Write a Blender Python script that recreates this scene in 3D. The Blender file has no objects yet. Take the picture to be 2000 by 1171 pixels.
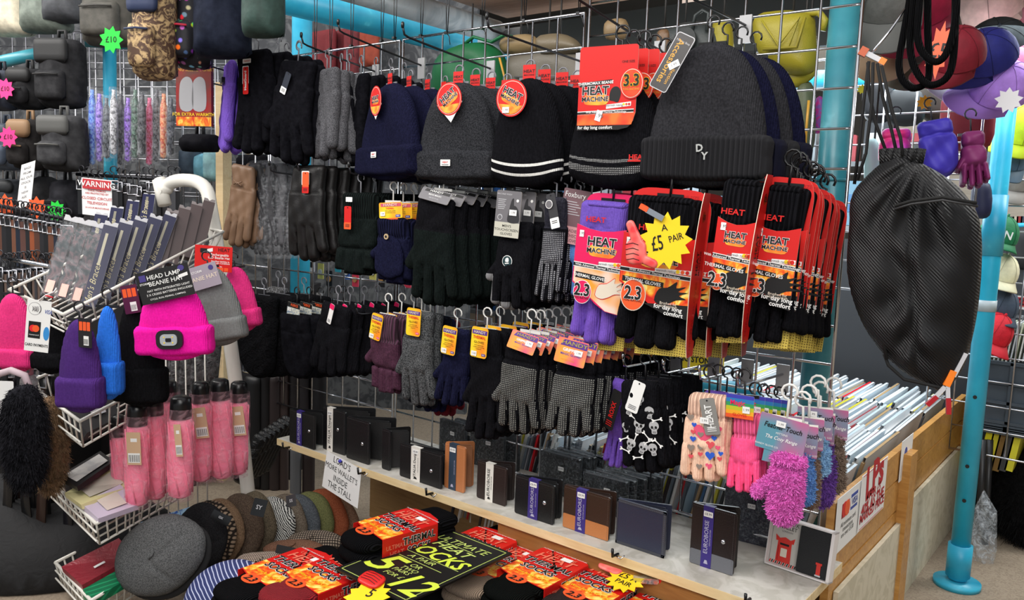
import bpy, math, random
import numpy as np
from mathutils import Vector, Matrix, Euler
random.seed(7); np.random.seed(7)
SC = bpy.context.scene
COL = SC.collection
# ---------------------------------------------------------------- camera
F_PX = 1576.55
YAW, PITCH, ROLL = -.67267, .112961, .037507
CAM = np.array([.4777, -1.6145, .9964])
_cy, _sy, _cp, _sp, _cr, _sr = math.cos(YAW), math.sin(YAW), math.cos(PITCH), math.sin(PITCH), math.cos(ROLL), math.sin(ROLL)
FW = np.array([_sy*_cp, _cy*_cp, -_sp]); RT = np.array([_cy, -_sy, 0.]); UP = np.cross(RT, FW)
RT, UP = _cr*RT + _sr*UP, -_sr*RT + _cr*UP
cd = bpy.data.cameras.new('camera'); cam = bpy.data.objects.new('camera', cd); COL.objects.link(cam)
cd.sensor_fit = 'HORIZONTAL'; cd.sensor_width = 36; cd.lens = 36*F_PX/2000; cd.clip_start = .02; cd.clip_end = 60
cam.matrix_world = Matrix(((RT[0], UP[0], -FW[0], CAM[0]), (RT[1], UP[1], -FW[1], CAM[1]), (RT[2], UP[2], -FW[2], CAM[2]), (0, 0, 0, 1)))
SC.camera = cam
SC.view_settings.view_transform = 'Standard'; SC.view_settings.look = 'None'
SC.view_settings.exposure = 0.0; SC.view_settings.gamma = 1
SC.view_settings.use_curve_mapping = False
# ---------------------------------------------------------------- world, market hall lamps and added fill lights
w = bpy.data.worlds.new('world'); SC.world = w; w.use_nodes = True
w.node_tree.nodes['Background'].inputs[0].default_value = (.86, .93, 1, 1); w.node_tree.nodes['Background'].inputs[1].default_value = .55
def lamp(name, loc, tgt, size, sy, power, col=(1, .97, .93)):
    l = bpy.data.lights.new(name, 'AREA'); l.shape = 'RECTANGLE'; l.size = size; l.size_y = sy; l.energy = power; l.color = col
    o = bpy.data.objects.new(name, l); COL.objects.link(o); o.location = loc
    o.rotation_euler = (Vector(tgt)-Vector(loc)).to_track_quat('-Z', 'Y').to_euler(); return o
lamp('aisle_lamp', (-.5, -1.9, 2.5), (-.6, -.1, .7), 2.6, .8, 50, (1, .96, .92))
lamp('entrance_lamp', (1.6, -2.6, 2.2), (-.3, 0, .6), 1.8, 1.2, 40, (1, .98, .95))
lamp('left_aisle_lamp', (-3.0, -1.6, 2.4), (-3.0, .6, .6), 1.8, .8, 55)
lamp('hall_fill', (-1.0, .8, 2.95), (-1.0, .8, 0), 7, 5, 85, (.97, .98, 1))  # broad soft fill, added to brighten everything from above
l_ = bpy.data.lights.new('stall_fill', 'POINT'); l_.energy = 22; l_.color = (.86, .95, 1); l_.shadow_soft_size = .25; o_ = bpy.data.objects.new('stall_fill', l_); COL.objects.link(o_); o_.location = (-.75, 1.35, 1.2)  # point fill added to lift the roof board, pipes and bag backs
l_ = bpy.data.lights.new('record_fill', 'AREA'); l_.energy = 16; l_.size = .8; l_.color = (.88, .96, 1); o_ = bpy.data.objects.new('record_fill', l_); COL.objects.link(o_); o_.location = (-.1, .9, 1.45)  # area fill added over the records to make them whiter
lamp('right_stall_lamp', (1.3, 1.9, 2.4), (1.0, 2.2, 0), 1.2, .8, 40, (1, .98, .95))

def at(px, py, Y=None, X=None, Z=None, D=None):
    d = FW + RT*((px-1000)/F_PX) - UP*((py-585.5)/F_PX)
    if D is not None: t = D
    elif Y is not None: t = (Y-CAM[1])/d[1]
    elif X is not None: t = (X-CAM[0])/d[0]
    else: t = (Z-CAM[2])/d[2]
    return CAM + t*d
def span(x0, y0, x1, y1, Y=None, D=None, rz=0):
    """centre-top point, width and height of a thing whose front lies in a plane Y (or at depth D)"""
    xm, ym = (x0+x1)/2, (y0+y1)/2
    a, b, t, c = (at(*p, Y=Y, D=D) for p in ((x0, ym), (x1, ym), (xm, y0), (xm, y1)))
    w_ = np.linalg.norm(b-a); h_ = np.linalg.norm(t-c)
    if Y is not None:
        th = math.atan2(CAM[0]-t[0], t[1]-CAM[1]); w_ *= math.cos(th)/max(.35, math.cos(th-rz))
    return t, w_, h_
# ---------------------------------------------------------------- materials
def lin(c): return tuple(((v/255)/12.92 if v/255 <= .04045 else ((v/255+.055)/1.055)**2.4) for v in c)
MC = {}
def nodes(m):
    nt = m.node_tree; return nt, nt.nodes, nt.links, nt.nodes['Principled BSDF']
def mat(name, rgb, rough=.75, metal=0., kind=None, scale=1., rgb2=None, spec=.5, alpha=1., emit=0, bump=1., coat=0):
    key = (name, tuple(rgb), rough, metal, kind, scale, rgb2, alpha, emit, bump)
    if key in MC: return MC[key]
    m = bpy.data.materials.new(name); m.use_nodes = True; MC[key] = m
    nt, N, L, B = nodes(m)
    c = lin(rgb)+(1,); B.inputs['Base Color'].default_value = c
    B.inputs['Roughness'].default_value = rough; B.inputs['Metallic'].default_value = metal
    B.inputs['Specular IOR Level'].default_value = spec; B.inputs['Alpha'].default_value = alpha
    if coat: B.inputs['Coat Weight'].default_value = coat; B.inputs['Coat Roughness'].default_value = .12
    if emit: B.inputs['Emission Color'].default_value = c; B.inputs['Emission Strength'].default_value = emit
    if kind in ('knit', 'rib', 'fleece', 'melange', 'fur') and max(rgb) < 60: B.inputs['Specular IOR Level'].default_value = .04
    if kind is None: return m
    tc = N.new('ShaderNodeTexCoord'); O = tc.outputs['Object']
    def noise(s, det=3, vec=O, dist=0):
        n = N.new('ShaderNodeTexNoise'); n.inputs['Scale'].default_value = s; n.inputs['Detail'].default_value = det
        n.inputs['Distortion'].default_value = dist; L.new(vec, n.inputs['Vector']); return n.outputs['Fac']
    def ramp(fac, stops, interp='LINEAR'):
        r = N.new('ShaderNodeValToRGB'); L.new(fac, r.inputs[0]); r.color_ramp.interpolation = interp
        e = r.color_ramp.elements
        while len(e) < len(stops): e.new(.5)
        for q, (p, cc) in zip(e, stops): q.position = p; q.color = lin(cc)+(1,)
        return r.outputs[0]
    def mp(sx=1, sy=1, sz=1, rot=(0, 0, 0)):
        q = N.new('ShaderNodeMapping'); q.inputs['Scale'].default_value = (sx, sy, sz); q.inputs['Rotation'].default_value = rot
        L.new(O, q.inputs['Vector']); return q.outputs[0]
    def wave(s, vec=O, dirn='X', dist=0, det=0):
        q = N.new('ShaderNodeTexWave'); q.bands_direction = dirn; q.inputs['Scale'].default_value = s
        q.inputs['Distortion'].default_value = dist; q.inputs['Detail'].default_value = det; L.new(vec, q.inputs['Vector']); return q.outputs['Fac']
    def bmp(h, st, d=.002):
        q = N.new('ShaderNodeBump'); q.inputs['Strength'].default_value = min(1, st*bump); q.inputs['Distance'].default_value = d
        L.new(h, q.inputs['Height']); L.new(q.outputs[0], B.inputs['Normal'])
    def colr(s): L.new(s, B.inputs['Base Color'])
    lt = max(rgb) > 90; r2 = rgb2 or tuple(min(255, int(v*(1.08 if lt else 1.3)+5)) for v in rgb)
    if kind == 'knit':      # fine rows of stitches
        colr(ramp(noise(260*scale, 2), [(.35, rgb), (.7, r2)]))
        bmp(wave(95*scale, dirn='X', dist=1.5, det=1), .6, .0012)
    elif kind == 'rib':
        wv = wave(42*scale, dirn='X', dist=.6)
        colr(ramp(wv, [(.1, tuple(int(v*(.88 if lt else .75)) for v in rgb)), (.8, r2)])); bmp(wv, .9, .004)
    elif kind == 'fleece':
        colr(ramp(noise(120*scale, 4), [(.35, rgb), (.75, r2)])); bmp(noise(220*scale, 4), .6, .002)
    elif kind == 'melange':
        colr(ramp(noise(420*scale, 2), [(.38, rgb), (.62, r2)])); bmp(noise(300*scale, 3), .5, .0015)
    elif kind == 'fur':
        colr(ramp(noise(60*scale, 6, dist=1), [(.3, rgb), (.75, r2)])); bmp(noise(90*scale, 8, dist=1.5), 1, .012)
    elif kind == 'leather':
        v = N.new('ShaderNodeTexVoronoi'); v.inputs['Scale'].default_value = 420*scale; L.new(O, v.inputs['Vector'])
        bmp(v.outputs['Distance'], .35, .0008)
    elif kind == 'crinkle':
        bmp(noise(26*scale, 5, dist=2.2), .9, .012)
    elif kind == 'wood':
        v = mp(1, 1, 9) if scale > 0 else mp(1, 9, 9); s = abs(scale)
        colr(ramp(noise(7*s, 5, vec=v, dist=1.2), [(.3, rgb), (.7, r2)])); bmp(noise(9*s, 5, vec=v), .2, .001)
    elif kind == 'woodx':
        v = mp(1, 9, 12)
        colr(ramp(noise(6*scale, 5, vec=v, dist=1.4), [(.3, rgb), (.7, r2)]))
    elif kind == 'stripe':  # narrow light lines
        colr(ramp(wave(scale*22, vec=mp(1, 1, 1, (0, .5, 0)), dist=1.2, det=1), [(0, r2), (.12, r2), (.2, rgb), (1, rgb)]))
        bmp(noise(300, 2), .3, .001)
    elif kind == 'check':
        a = wave(scale*30, dirn='X'); b = wave(scale*30, dirn='Z')
        mx = N.new('ShaderNodeMath'); mx.operation = 'MULTIPLY'; L.new(a, mx.inputs[0]); L.new(b, mx.inputs[1])
        colr(ramp(mx.outputs[0], [(.1, rgb), (.4, r2)])); bmp(noise(300, 2), .3, .001)
    elif kind == 'herring':
        v = mp(1, 1, 1, (0, .7, 0)); colr(ramp(wave(scale*70, vec=v, dist=6, det=2), [(.35, rgb), (.6, r2)])); bmp(noise(300, 2), .3, .001)
    elif kind == 'dots':    # rubber grip dots
        sx = N.new('ShaderNodeSeparateXYZ'); L.new(O, sx.inputs[0]); cb = N.new('ShaderNodeCombineXYZ')
        L.new(sx.outputs[0], cb.inputs[0]); L.new(sx.outputs[2], cb.inputs[1])
        v = N.new('ShaderNodeTexVoronoi'); v.voronoi_dimensions = '2D'; v.inputs['Scale'].default_value = 210*scale; v.inputs['Randomness'].default_value = .12
        L.new(cb.outputs[0], v.inputs['Vector'])
        colr(ramp(v.outputs['Distance'], [(0, r2), (.22, r2), (.3, rgb), (1, rgb)]))
    elif kind == 'flame':   # printed yellow to red flames, rgb2 at the bottom
        gr = N.new('ShaderNodeSeparateXYZ'); L.new(O, gr.inputs[0]); mm = N.new('ShaderNodeMath'); mm.operation = 'MULTIPLY_ADD'
        L.new(noise(38*scale, 3, vec=mp(1, 1, .45), dist=1.5), mm.inputs[0]); mm.inputs[1].default_value = 1.5
        mm.inputs[2].default_value = -.25; colr(ramp(mm.outputs[0], [(.25, rgb), (.48, r2), (.62, (255, 190, 60)), (.75, (255, 236, 130))]))
    elif kind == 'fade':    # printed gradient along X+Z
        colr(ramp(noise(9*scale, 1), [(.35, rgb), (.65, r2)]))
    elif kind == 'pattern': # printed blotches on fabric
        v = N.new('ShaderNodeTexVoronoi'); v.inputs['Scale'].default_value = 60*scale; L.new(O, v.inputs['Vector'])
        hs = N.new('ShaderNodeHueSaturation'); L.new(v.outputs['Color'], hs.inputs['Color']); hs.inputs['Saturation'].default_value = 1.1
        rr = ramp(v.outputs['Distance'], [(.25, (255, 255, 255)), (.4, (0, 0, 0))])
        mx = N.new('ShaderNodeMixRGB'); L.new(rr, mx.inputs[0]); mx.inputs[1].default_value = c; L.new(hs.outputs[0], mx.inputs[2]); colr(mx.outputs[0])
    elif kind == 'blotch':
        colr(ramp(noise(scale*30, 4, dist=2), [(.4, rgb), (.55, r2)]))
    elif kind == 'mesh':    # fine diamond weave
        bmp(wave(85*scale, vec=mp(1, 1, 1, (0, .8, 0)), dist=.4), .6, .0018); colr(ramp(noise(8, 3), [(.3, rgb), (.8, r2)]))
    elif kind == 'speckle':
        colr(ramp(noise(110*scale, 3), [(.4, rgb), (.66, r2), (.8, tuple(min(255, v+60) for v in r2))]))
    return m
def film(name='clear film', tint=(235, 240, 245), op=.12, scale=1.):
    key = (name, tint, op, scale)
    if key in MC: return MC[key]
    m = bpy.data.materials.new(name); m.use_nodes = True; MC[key] = m
    nt, N, L, B = nodes(m)
    B.inputs['Base Color'].default_value = lin(tint)+(1,); B.inputs['Roughness'].default_value = .12
    n = N.new('ShaderNodeTexNoise'); n.inputs['Scale'].default_value = 45*scale; n.inputs['Detail'].default_value = 5; n.inputs['Distortion'].default_value = 2
    tc = N.new('ShaderNodeTexCoord'); L.new(tc.outputs['Object'], n.inputs['Vector'])
    b = N.new('ShaderNodeBump'); b.inputs['Distance'].default_value = .01; b.inputs['Strength'].default_value = .8
    L.new(n.outputs['Fac'], b.inputs['Height']); L.new(b.outputs[0], B.inputs['Normal'])
    tr = N.new('ShaderNodeBsdfTransparent'); mx = N.new('ShaderNodeMixShader')
    rp = N.new('ShaderNodeMapRange'); rp.inputs[1].default_value = .45; rp.inputs[2].default_value = .72; rp.inputs[3].default_value = op*.45; rp.inputs[4].default_value = min(1, op*2.6)
    L.new(n.outputs['Fac'], rp.inputs[0]); L.new(rp.outputs[0], mx.inputs[0]); L.new(tr.outputs[0], mx.inputs[1]); L.new(B.outputs[0], mx.inputs[2])
    L.new(mx.outputs[0], N['Material Output'].inputs[0]); return m
K_ = lambda n, c, **k: mat(n, c, kind='knit', rough=.95, spec=.2, **k)
BLK = K_('black knit', (15, 15, 18)); BLKR = mat('black rib', (17, 17, 20), .95, kind='rib', spec=.2)
GRN = K_('green black knit', (16, 21, 20)); GRNR = mat('green black rib', (16, 21, 20), .95, kind='rib', spec=.2)
NAVY = K_('navy knit', (19, 20, 40)); NAVYR = mat('navy rib', (19, 20, 40), .95, kind='rib', spec=.2)
GREYM = mat('grey wool', (60, 60, 64), .95, kind='melange', rgb2=(98, 98, 102), spec=.2)
CHAR = mat('charcoal wool', (32, 33, 36), .95, kind='melange', rgb2=(56, 57, 61), spec=.2)
BFLE = mat('black fleece', (20, 20, 24), .95, kind='fleece', spec=.2)
PURP = K_('purple knit', (110, 78, 178)); PURR = mat('purple rib', (112, 80, 180), .9, kind='rib')
STEEL = mat('steel', (190, 190, 196), .28, 1.); CHROME = mat('chrome', (205, 207, 212), .16, 1.); BSTEEL = mat('dark wire', (60, 60, 64), .4, .8)
WPL = mat('white plastic', (225, 224, 220), .4); BPL = mat('black plastic', (16, 16, 18), .3); GPL = mat('grey plastic', (120, 120, 126), .35)
RED = mat('red card', (212, 26, 22), .42); RED2 = mat('deep red card', (178, 22, 24), .45); PINKC = mat('hot pink card', (232, 22, 96), .42)
WHT = mat('white paper', (238, 238, 236), .6); CREAM = mat('cream card', (226, 214, 196), .6); INK = mat('black ink', (14, 13, 14), .5)
ORG = mat('orange card', (240, 92, 40), .45); YEL = mat('yellow card', (250, 214, 30), .45); GOLD = mat('gold print', (214, 160, 60), .4)
FLM = mat('flame print', (228, 44, 26), .42, kind='flame', rgb2=(248, 120, 28)); HAN = mat('handy print', (250, 130, 30), .42, kind='fade', rgb2=(252, 214, 40), scale=2.5)
GRIP = mat('grip card print', (226, 40, 130), .42, kind='fade', rgb2=(250, 160, 60), scale=2.5); PURC = mat('purple card', (88, 50, 140), .45)
GREYC = mat('grey card', (112, 110, 114), .5); BEIGEC = mat('beige card', (196, 194, 180), .6); SILV = mat('silver print', (200, 200, 204), .4)
BLUE = mat('blue pipe paint', (38, 160, 196), .38, kind='speckle', scale=.12, rgb2=(60, 178, 208)); TEAL = mat('teal pipe paint', (50, 132, 148), .3, kind='speckle', scale=.12, rgb2=(70, 152, 166))
WMET = mat('white enamel wire', (226, 223, 214), .35); BLEA = mat('black leather', (18, 18, 20), .38, kind='leather', spec=.5)
# ---------------------------------------------------------------- mesh builder
TXT = {}
def text_mesh(s, bold=0., shear=0., res=2):
    k = (s, bold, shear, res)
    if k not in TXT:
        c = bpy.data.curves.new('t', 'FONT'); c.body = s; c.size = 1; c.offset = bold; c.shear = shear; c.resolution_u = res
        c.align_x = 'CENTER'; c.align_y = 'CENTER'
        o = bpy.data.objects.new('t', c); me = bpy.data.meshes.new_from_object(o)
        TXT[k] = (np.array([v.co[:] for v in me.vertices]).reshape(-1, 3), [tuple(p.vertices) for p in me.polygons])
        bpy.data.objects.remove(o); bpy.data.curves.remove(c); bpy.data.meshes.remove(me)
    return TXT[k]
class MB:
    def __init__(s): s.v = []; s.f = []; s.m = []; s.sm = []; s.n = 0; s.mats = []
    def mi(s, m):
        if m not in s.mats: s.mats.append(m)
        return s.mats.index(m)
    def add(s, v, f, m, smooth=False):
        v = np.asarray(v, float).reshape(-1, 3); s.v.append(v)
        n = s.n; s.n += len(v)
        s.f += [tuple(int(i)+n for i in q) for q in f]
        if isinstance(m, list): s.m += [s.mi(x) for x in m]
        else: s.m += [s.mi(m)]*len(f)
        s.sm += [smooth]*len(f); return s
    def box(s, c, d, m, rz=0, rx=0, ry=0):
        v = np.array([(x, y, z) for x in (-.5, .5) for y in (-.5, .5) for z in (-.5, .5)])*np.array(d)
        R = np.array(Euler((rx, ry, rz)).to_matrix()); v = v@R.T+np.array(c)
        return s.add(v, [(0, 1, 3, 2), (4, 6, 7, 5), (0, 4, 5, 1), (2, 3, 7, 6), (0, 2, 6, 4), (1, 5, 7, 3)], m)
    def plate(s, pts, m, y=0, t=.0008, edge=None, plane='xz'):
        """extruded outline in XZ, front face towards -Y"""
        n = len(pts); a = sum(pts[i][0]*pts[(i+1) % n][1]-pts[(i+1) % n][0]*pts[i][1] for i in range(n))
        if a < 0: pts = pts[::-1]
        if plane == 'xz': v = [(x, y-t, z) for x, z in pts]+[(x, y, z) for x, z in pts]
        elif plane == 'yz': v = [(y+t, x, z) for x, z in pts]+[(y, x, z) for x, z in pts]
        else: v = [(x, z, y+t) for x, z in pts]+[(x, z, y) for x, z in pts]
        f = [tuple(range(n)), tuple(range(2*n-1, n-1, -1))]+[(i, i+n, (i+1) % n+n, (i+1) % n) for i in range(n)]
        return s.add(v, f, [m, edge or m]+[edge or m]*n)
    def text(s, t, x, z, size, m, y=-.002, bold=.01, rot=0, sx=1., shear=0, plane='xz', res=2):
        v, f = text_mesh(t, bold, shear, res)
        if not len(v): return s
        c, q = math.cos(rot), math.sin(rot)
        X = v[:, 0]*size*sx; Z = v[:, 1]*size; A = x+X*c-Z*q; Bz = z+X*q+Z*c; Y = np.full_like(A, y)
        if plane == 'xz': P = np.stack([A, Y, Bz], 1)
        elif plane == 'yz': P = np.stack([Y, A, Bz], 1)
        else: P = np.stack([A, Bz, Y], 1)
        return s.add(P, f, m)
    def tube(s, pts, r, m, n=7, cap=True, closed=False):
        pts = [np.array(p, float) for p in pts]; N = len(pts); V = []; prev = None
        rr = r if hasattr(r, '__len__') else [r]*N
        for i, p in enumerate(pts):
            if closed: t = pts[(i+1) % N]-pts[i-1]
            else: t = pts[min(i+1, N-1)]-pts[max(i-1, 0)]
            t = t/(np.linalg.norm(t)+1e-12)
            if prev is None: a = np.cross(t, [0, 0, 1.]) if abs(t[2]) < .9 else np.cross(t, [1., 0, 0])
            else: a = prev-t*np.dot(prev, t)
            a = a/(np.linalg.norm(a)+1e-12); prev = a; b = np.cross(t, a)
            for k in range(n): V.append(p+rr[i]*(math.cos(2*math.pi*k/n)*a+math.sin(2*math.pi*k/n)*b))
        Fc = [(i*n+k, i*n+(k+1) % n, ((i+1) % N)*n+(k+1) % n, ((i+1) % N)*n+k) for i in range(N if closed else N-1) for k in range(n)]
        if cap and not closed: Fc += [tuple(range(n-1, -1, -1)), tuple((N-1)*n+k for k in range(n))]
        return s.add(V, Fc, m, True)
    def cyl(s, a, b, r, m, n=20, r2=None): return s.tube([a, b], [r, r if r2 is None else r2], m, n)
    def lathe(s, prof, m, n=24, c=(0, 0, 0), sx=1, sy=1):
        V = [(c[0]+r*sx*math.cos(2*math.pi*k/n), c[1]+r*sy*math.sin(2*math.pi*k/n), c[2]+z) for r, z in prof for k in range(n)]
        Fc = [(i*n+k, i*n+(k+1) % n, (i+1)*n+(k+1) % n, (i+1)*n+k) for i in range(len(prof)-1) for k in range(n)]
        return s.add(V, Fc, m, True)
    def disc(s, x, z, r, m, y=-.001, n=24, rz=None, plane='xz', t=.0006):
        return s.plate([(x+r*math.cos(2*math.pi*k/n), z+(rz or r)*math.sin(2*math.pi*k/n)) for k in range(n)], m, y, t, plane=plane)
    def pillow(s, sdf, bb, res, T, R, m, y=0, warp=None, back=1., hf=None, mf=None, Tmin=0.0008):
        """inflated outline: sdf(x,z)<0 inside"""
        x0, z0, x1, z1 = bb; nx = max(3, int((x1-x0)/res)+2); nz = max(3, int((z1-z0)/res)+2)
        X, Z = np.meshgrid(np.linspace(x0-res, x1+res, nx), np.linspace(z0-res, z1+res, nz), indexing='ij')
        d = sdf(X, Z); ins = d < 0
        cell = ins[:-1, :-1] | ins[1:, :-1] | ins[:-1, 1:] | ins[1:, 1:]
        used = np.zeros_like(ins); used[:-1, :-1] |= cell; used[1:, :-1] |= cell; used[:-1, 1:] |= cell; used[1:, 1:] |= cell
        e = res*.25; X2, Z2 = X.copy(), Z.copy()
        for _ in range(2):
            gx = (sdf(X2+e, Z2)-sdf(X2-e, Z2))/(2*e); gz = (sdf(X2, Z2+e)-sdf(X2, Z2-e))/(2*e); dd = sdf(X2, Z2)
            o = used & ~ins; X2 = np.where(o, X2-dd*gx, X2); Z2 = np.where(o, Z2-dd*gz, Z2)
        q = np.clip(-d/R, 0, 1); h = T*np.sqrt(np.clip(1-(1-q)**2, 0, 1)); h = np.where(ins, h+Tmin, 0)
        hb = h.copy()
        if hf is not None: h = np.where(ins, np.maximum(h+hf(X2, Z2, d)*np.minimum(1, q*1.5), Tmin), 0)
        idx = -np.ones(X.shape, int); idx[used] = np.arange(used.sum()); nu = int(used.sum())
        fx = np.stack([X2[used], y-h[used], Z2[used]], 1)
        bi = -np.ones(X.shape, int); inn = used & ins; bi[inn] = nu+np.arange(inn.sum()); bi[used & ~ins] = idx[used & ~ins]
        bx = np.stack([X2[inn], y+hb[inn]*back, Z2[inn]], 1)
        V = np.concatenate([fx, bx])
        I, J = np.nonzero(cell)
        Ff = np.stack([idx[I, J], idx[I+1, J], idx[I+1, J+1], idx[I, J+1]], 1)
        Fb = np.stack([bi[I, J], bi[I, J+1], bi[I+1, J+1], bi[I+1, J]], 1)
        ok = ~(ins[I, J] | ins[I+1, J] | ins[I+1, J+1] | ins[I, J+1]) == False
        mats = m
        if mf is not None:
            cx = (X2[I, J]+X2[I+1, J+1])/2; cz = (Z2[I, J]+Z2[I+1, J+1])/2; k = mf(cx, cz).astype(int)
            mats = [m[int(a)] for a in k]; mats = mats+mats
        if warp is not None: V = warp(V)
        return s.add(V, [tuple(a) for a in Ff]+[tuple(a) for a in Fb], mats if mf is not None else m, True)
    def obj(s, name, parent=None, loc=None):
        me = bpy.data.meshes.new(name); V = np.concatenate(s.v) if s.v else np.zeros((0, 3))
        me.from_pydata(V.tolist(), [], s.f)
        for m in s.mats: me.materials.append(m)
        me.polygons.foreach_set('material_index', s.m); me.polygons.foreach_set('use_smooth', s.sm); me.update()
        o = bpy.data.objects.new(name, me); COL.objects.link(o)
        if parent is not None: o.parent = parent
        if loc is not None: o.location = loc
        return o
def sm(a, b, x): t = np.clip((x-a)/(b-a), 0, 1); return t*t*(3-2*t)
def s_box(cx, cz, hx, hz, r=0):
    return lambda X, Z: (lambda qx, qz: np.hypot(np.maximum(qx, 0), np.maximum(qz, 0))+np.minimum(np.maximum(qx, qz), 0)-r)(np.abs(X-cx)-hx+r, np.abs(Z-cz)-hz+r)
def s_cap(ax, az, bx, bz, ra, rb=None):
    rb = ra if rb is None else rb
    def f(X, Z):
        dx, dz = bx-ax, bz-az; t = np.clip(((X-ax)*dx+(Z-az)*dz)/(dx*dx+dz*dz+1e-12), 0, 1)
        return np.hypot(X-ax-t*dx, Z-az-t*dz)-(ra+(rb-ra)*t)
    return f
def s_union(*fs): return lambda X, Z: np.minimum.reduce([f(X, Z) for f in fs])
def s_sub(a, b): return lambda X, Z: np.maximum(a(X, Z), -b(X, Z))
def s_poly(pts):
    P = np.array(pts, float)
    def f(X, Z):
        d = np.full(X.shape, 1e9); s = np.ones(X.shape); n = len(P)
        for i in range(n):
            a, b = P[i], P[i-1]; ex, ez = b-a; wx, wz = X-a[0], Z-a[1]
            t = np.clip((wx*ex+wz*ez)/(ex*ex+ez*ez+1e-12), 0, 1); d = np.minimum(d, (wx-ex*t)**2+(wz-ez*t)**2)
            c1 = Z >= a[1]; c2 = Z < b[1]; c3 = ex*wz > ez*wx
            s = np.where((c1 & c2 & c3) | (~c1 & ~c2 & ~c3), -s, s)
        return s*np.sqrt(d)
    return f
def smooth(pts, n=5):
    out = []; N = len(pts)
    for i in range(N):
        p0, p1, p2, p3 = (np.array(pts[(i+k-1) % N], float) for k in range(4))
        for j in range(n):
            t = j/n; out.append(tuple(.5*((2*p1)+(-p0+p2)*t+(2*p0-5*p1+4*p2-p3)*t*t+(-p0+3*p1-3*p2+p3)*t**3)))
    return out
def rrect(x0, z0, x1, z1, r=.004, n=4):
    o = []
    for cx, cz, a in ((x1-r, z1-r, 0), (x0+r, z1-r, 90), (x0+r, z0+r, 180), (x1-r, z0+r, 270)):
        for k in range(n+1): t = math.radians(a+90*k/n); o.append((cx+r*math.cos(t), cz+r*math.sin(t)))
    return o
def star(cx, cz, r0, r1, n=12, ph=0, asp=1):
    return [(cx+asp*(r0 if k % 2 == 0 else r1)*math.cos(math.pi*k/n+ph), cz+(r0 if k % 2 == 0 else r1)*math.sin(math.pi*k/n+ph)) for k in range(2*n)]
# ---------------------------------------------------------------- things
def V3(p): return Vector((float(p[0]), float(p[1]), float(p[2])))
def tag(o, label, cat, group=None, kind=None):
    o['label'] = label; o['category'] = cat
    if group: o['group'] = group
    if kind: o['kind'] = kind
    return o
def thing(name, label, cat, loc=(0, 0, 0), rz=0, rx=0, ry=0, group=None):
    o = bpy.data.objects.new(name, None); o.empty_display_size = .02; COL.objects.link(o); o.location = V3(loc); o.rotation_euler = (rx, ry, rz)
    return tag(o, label, cat, group)
def lone(mb, name, label, cat, loc=(0, 0, 0), rz=0, rx=0, ry=0, group=None, kind=None):
    o = mb.obj(name, None, V3(loc)); o.rotation_euler = (rx, ry, rz); return tag(o, label, cat, group, kind)
def struct(mb, name):
    o = mb.obj(name); o['kind'] = 'structure'; return o
def dup(o, loc, label, group=None, rz=None, rx=None, parent=None, scale=None, ry=None, skip=()):
    def rec(a, par):
        c = a.copy(); COL.objects.link(c); c.parent = par
        for ch in list(a.children):
            if ch.name.split('.')[0] not in skip: rec(ch, c)
        return c
    r = rec(o, parent); r.location = V3(loc); r['label'] = label
    e = r.rotation_euler.copy()
    if rz is not None: e.z = rz
    if rx is not None: e.x = rx
    if ry is not None: e.y = ry
    r.rotation_euler = e
    if scale is not None: r.scale = (scale, scale, scale) if not hasattr(scale, '__len__') else scale
    if group: r['group'] = group
    return r
def setmat(o, mats, names=None):
    """gives the copy its own colour (slot links on the object)"""
    for i, m in enumerate(mats):
        if i < len(o.material_slots): o.material_slots[i].link = 'OBJECT'; o.material_slots[i].material = m
ORD = ['frontmost', 'second', 'third', 'fourth', 'fifth', 'sixth', 'seventh', 'eighth', 'ninth', 'tenth', 'eleventh', 'twelfth', 'thirteenth', 'fourteenth', 'fifteenth', 'sixteenth', 'seventeenth', 'eighteenth', 'nineteenth', 'twentieth']
# ================================================================= builders
def glove_sdf(w, h, style='full', thumb=-1, spread=1.0, cuff=.3):
    s = 1 if thumb <= 0 else -1
    r = .098*w; fs = []
    cx = .06*w*s if thumb else 0
    pw = .37*w if thumb else .44*w
    if not thumb: r = .118*w
    if style == 'mitten' and thumb: cx = .13*w*s; pw = .34*w
    zc = -cuff*h; zp = -.64*h
    fs.append(s_box(cx, zc/2, .33*w if thumb else .4*w, -zc/2, .012))
    fs.append(s_box(cx, (zc*.75+zp)/2, pw, -(zp-zc*.75)/2, .02))
    if style in ('mitten', 'flap'):
        fs.append(s_cap(cx, -.5*h, cx, -h+pw*.95, pw, pw*.93))
    else:
        L = {'full': (-.955, -1.0, -.985, -.9), 'fingerless': (-.9, -.94, -.93, -.87)}[style]
        for i in range(4):
            x = cx+(i-1.5)*(pw*2-2*r*.9)/3; k = i if s > 0 else 3-i
            bx = x+(i-1.5)*.035*w*spread
            if style == 'fingerless': fs.append(s_box(x, (zp+L[k]*h)/2, r*.97, -(L[k]*h-zp)/2, .003))
            else: fs.append(s_cap(x, zp+.04*h, bx, L[k]*h+r, r*1.0, r*.9))
    if thumb:
        tl = .69 if style != 'fingerless' else .62
        fs.append(s_cap(-.12*w*s, -.4*h, -(.40 if style != 'mitten' else .43)*w*s, -tl*h+r, r*1.15, r*(.95 if style != 'mitten' else 1.15)))
    return s_union(*fs)
GC = {}
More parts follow.
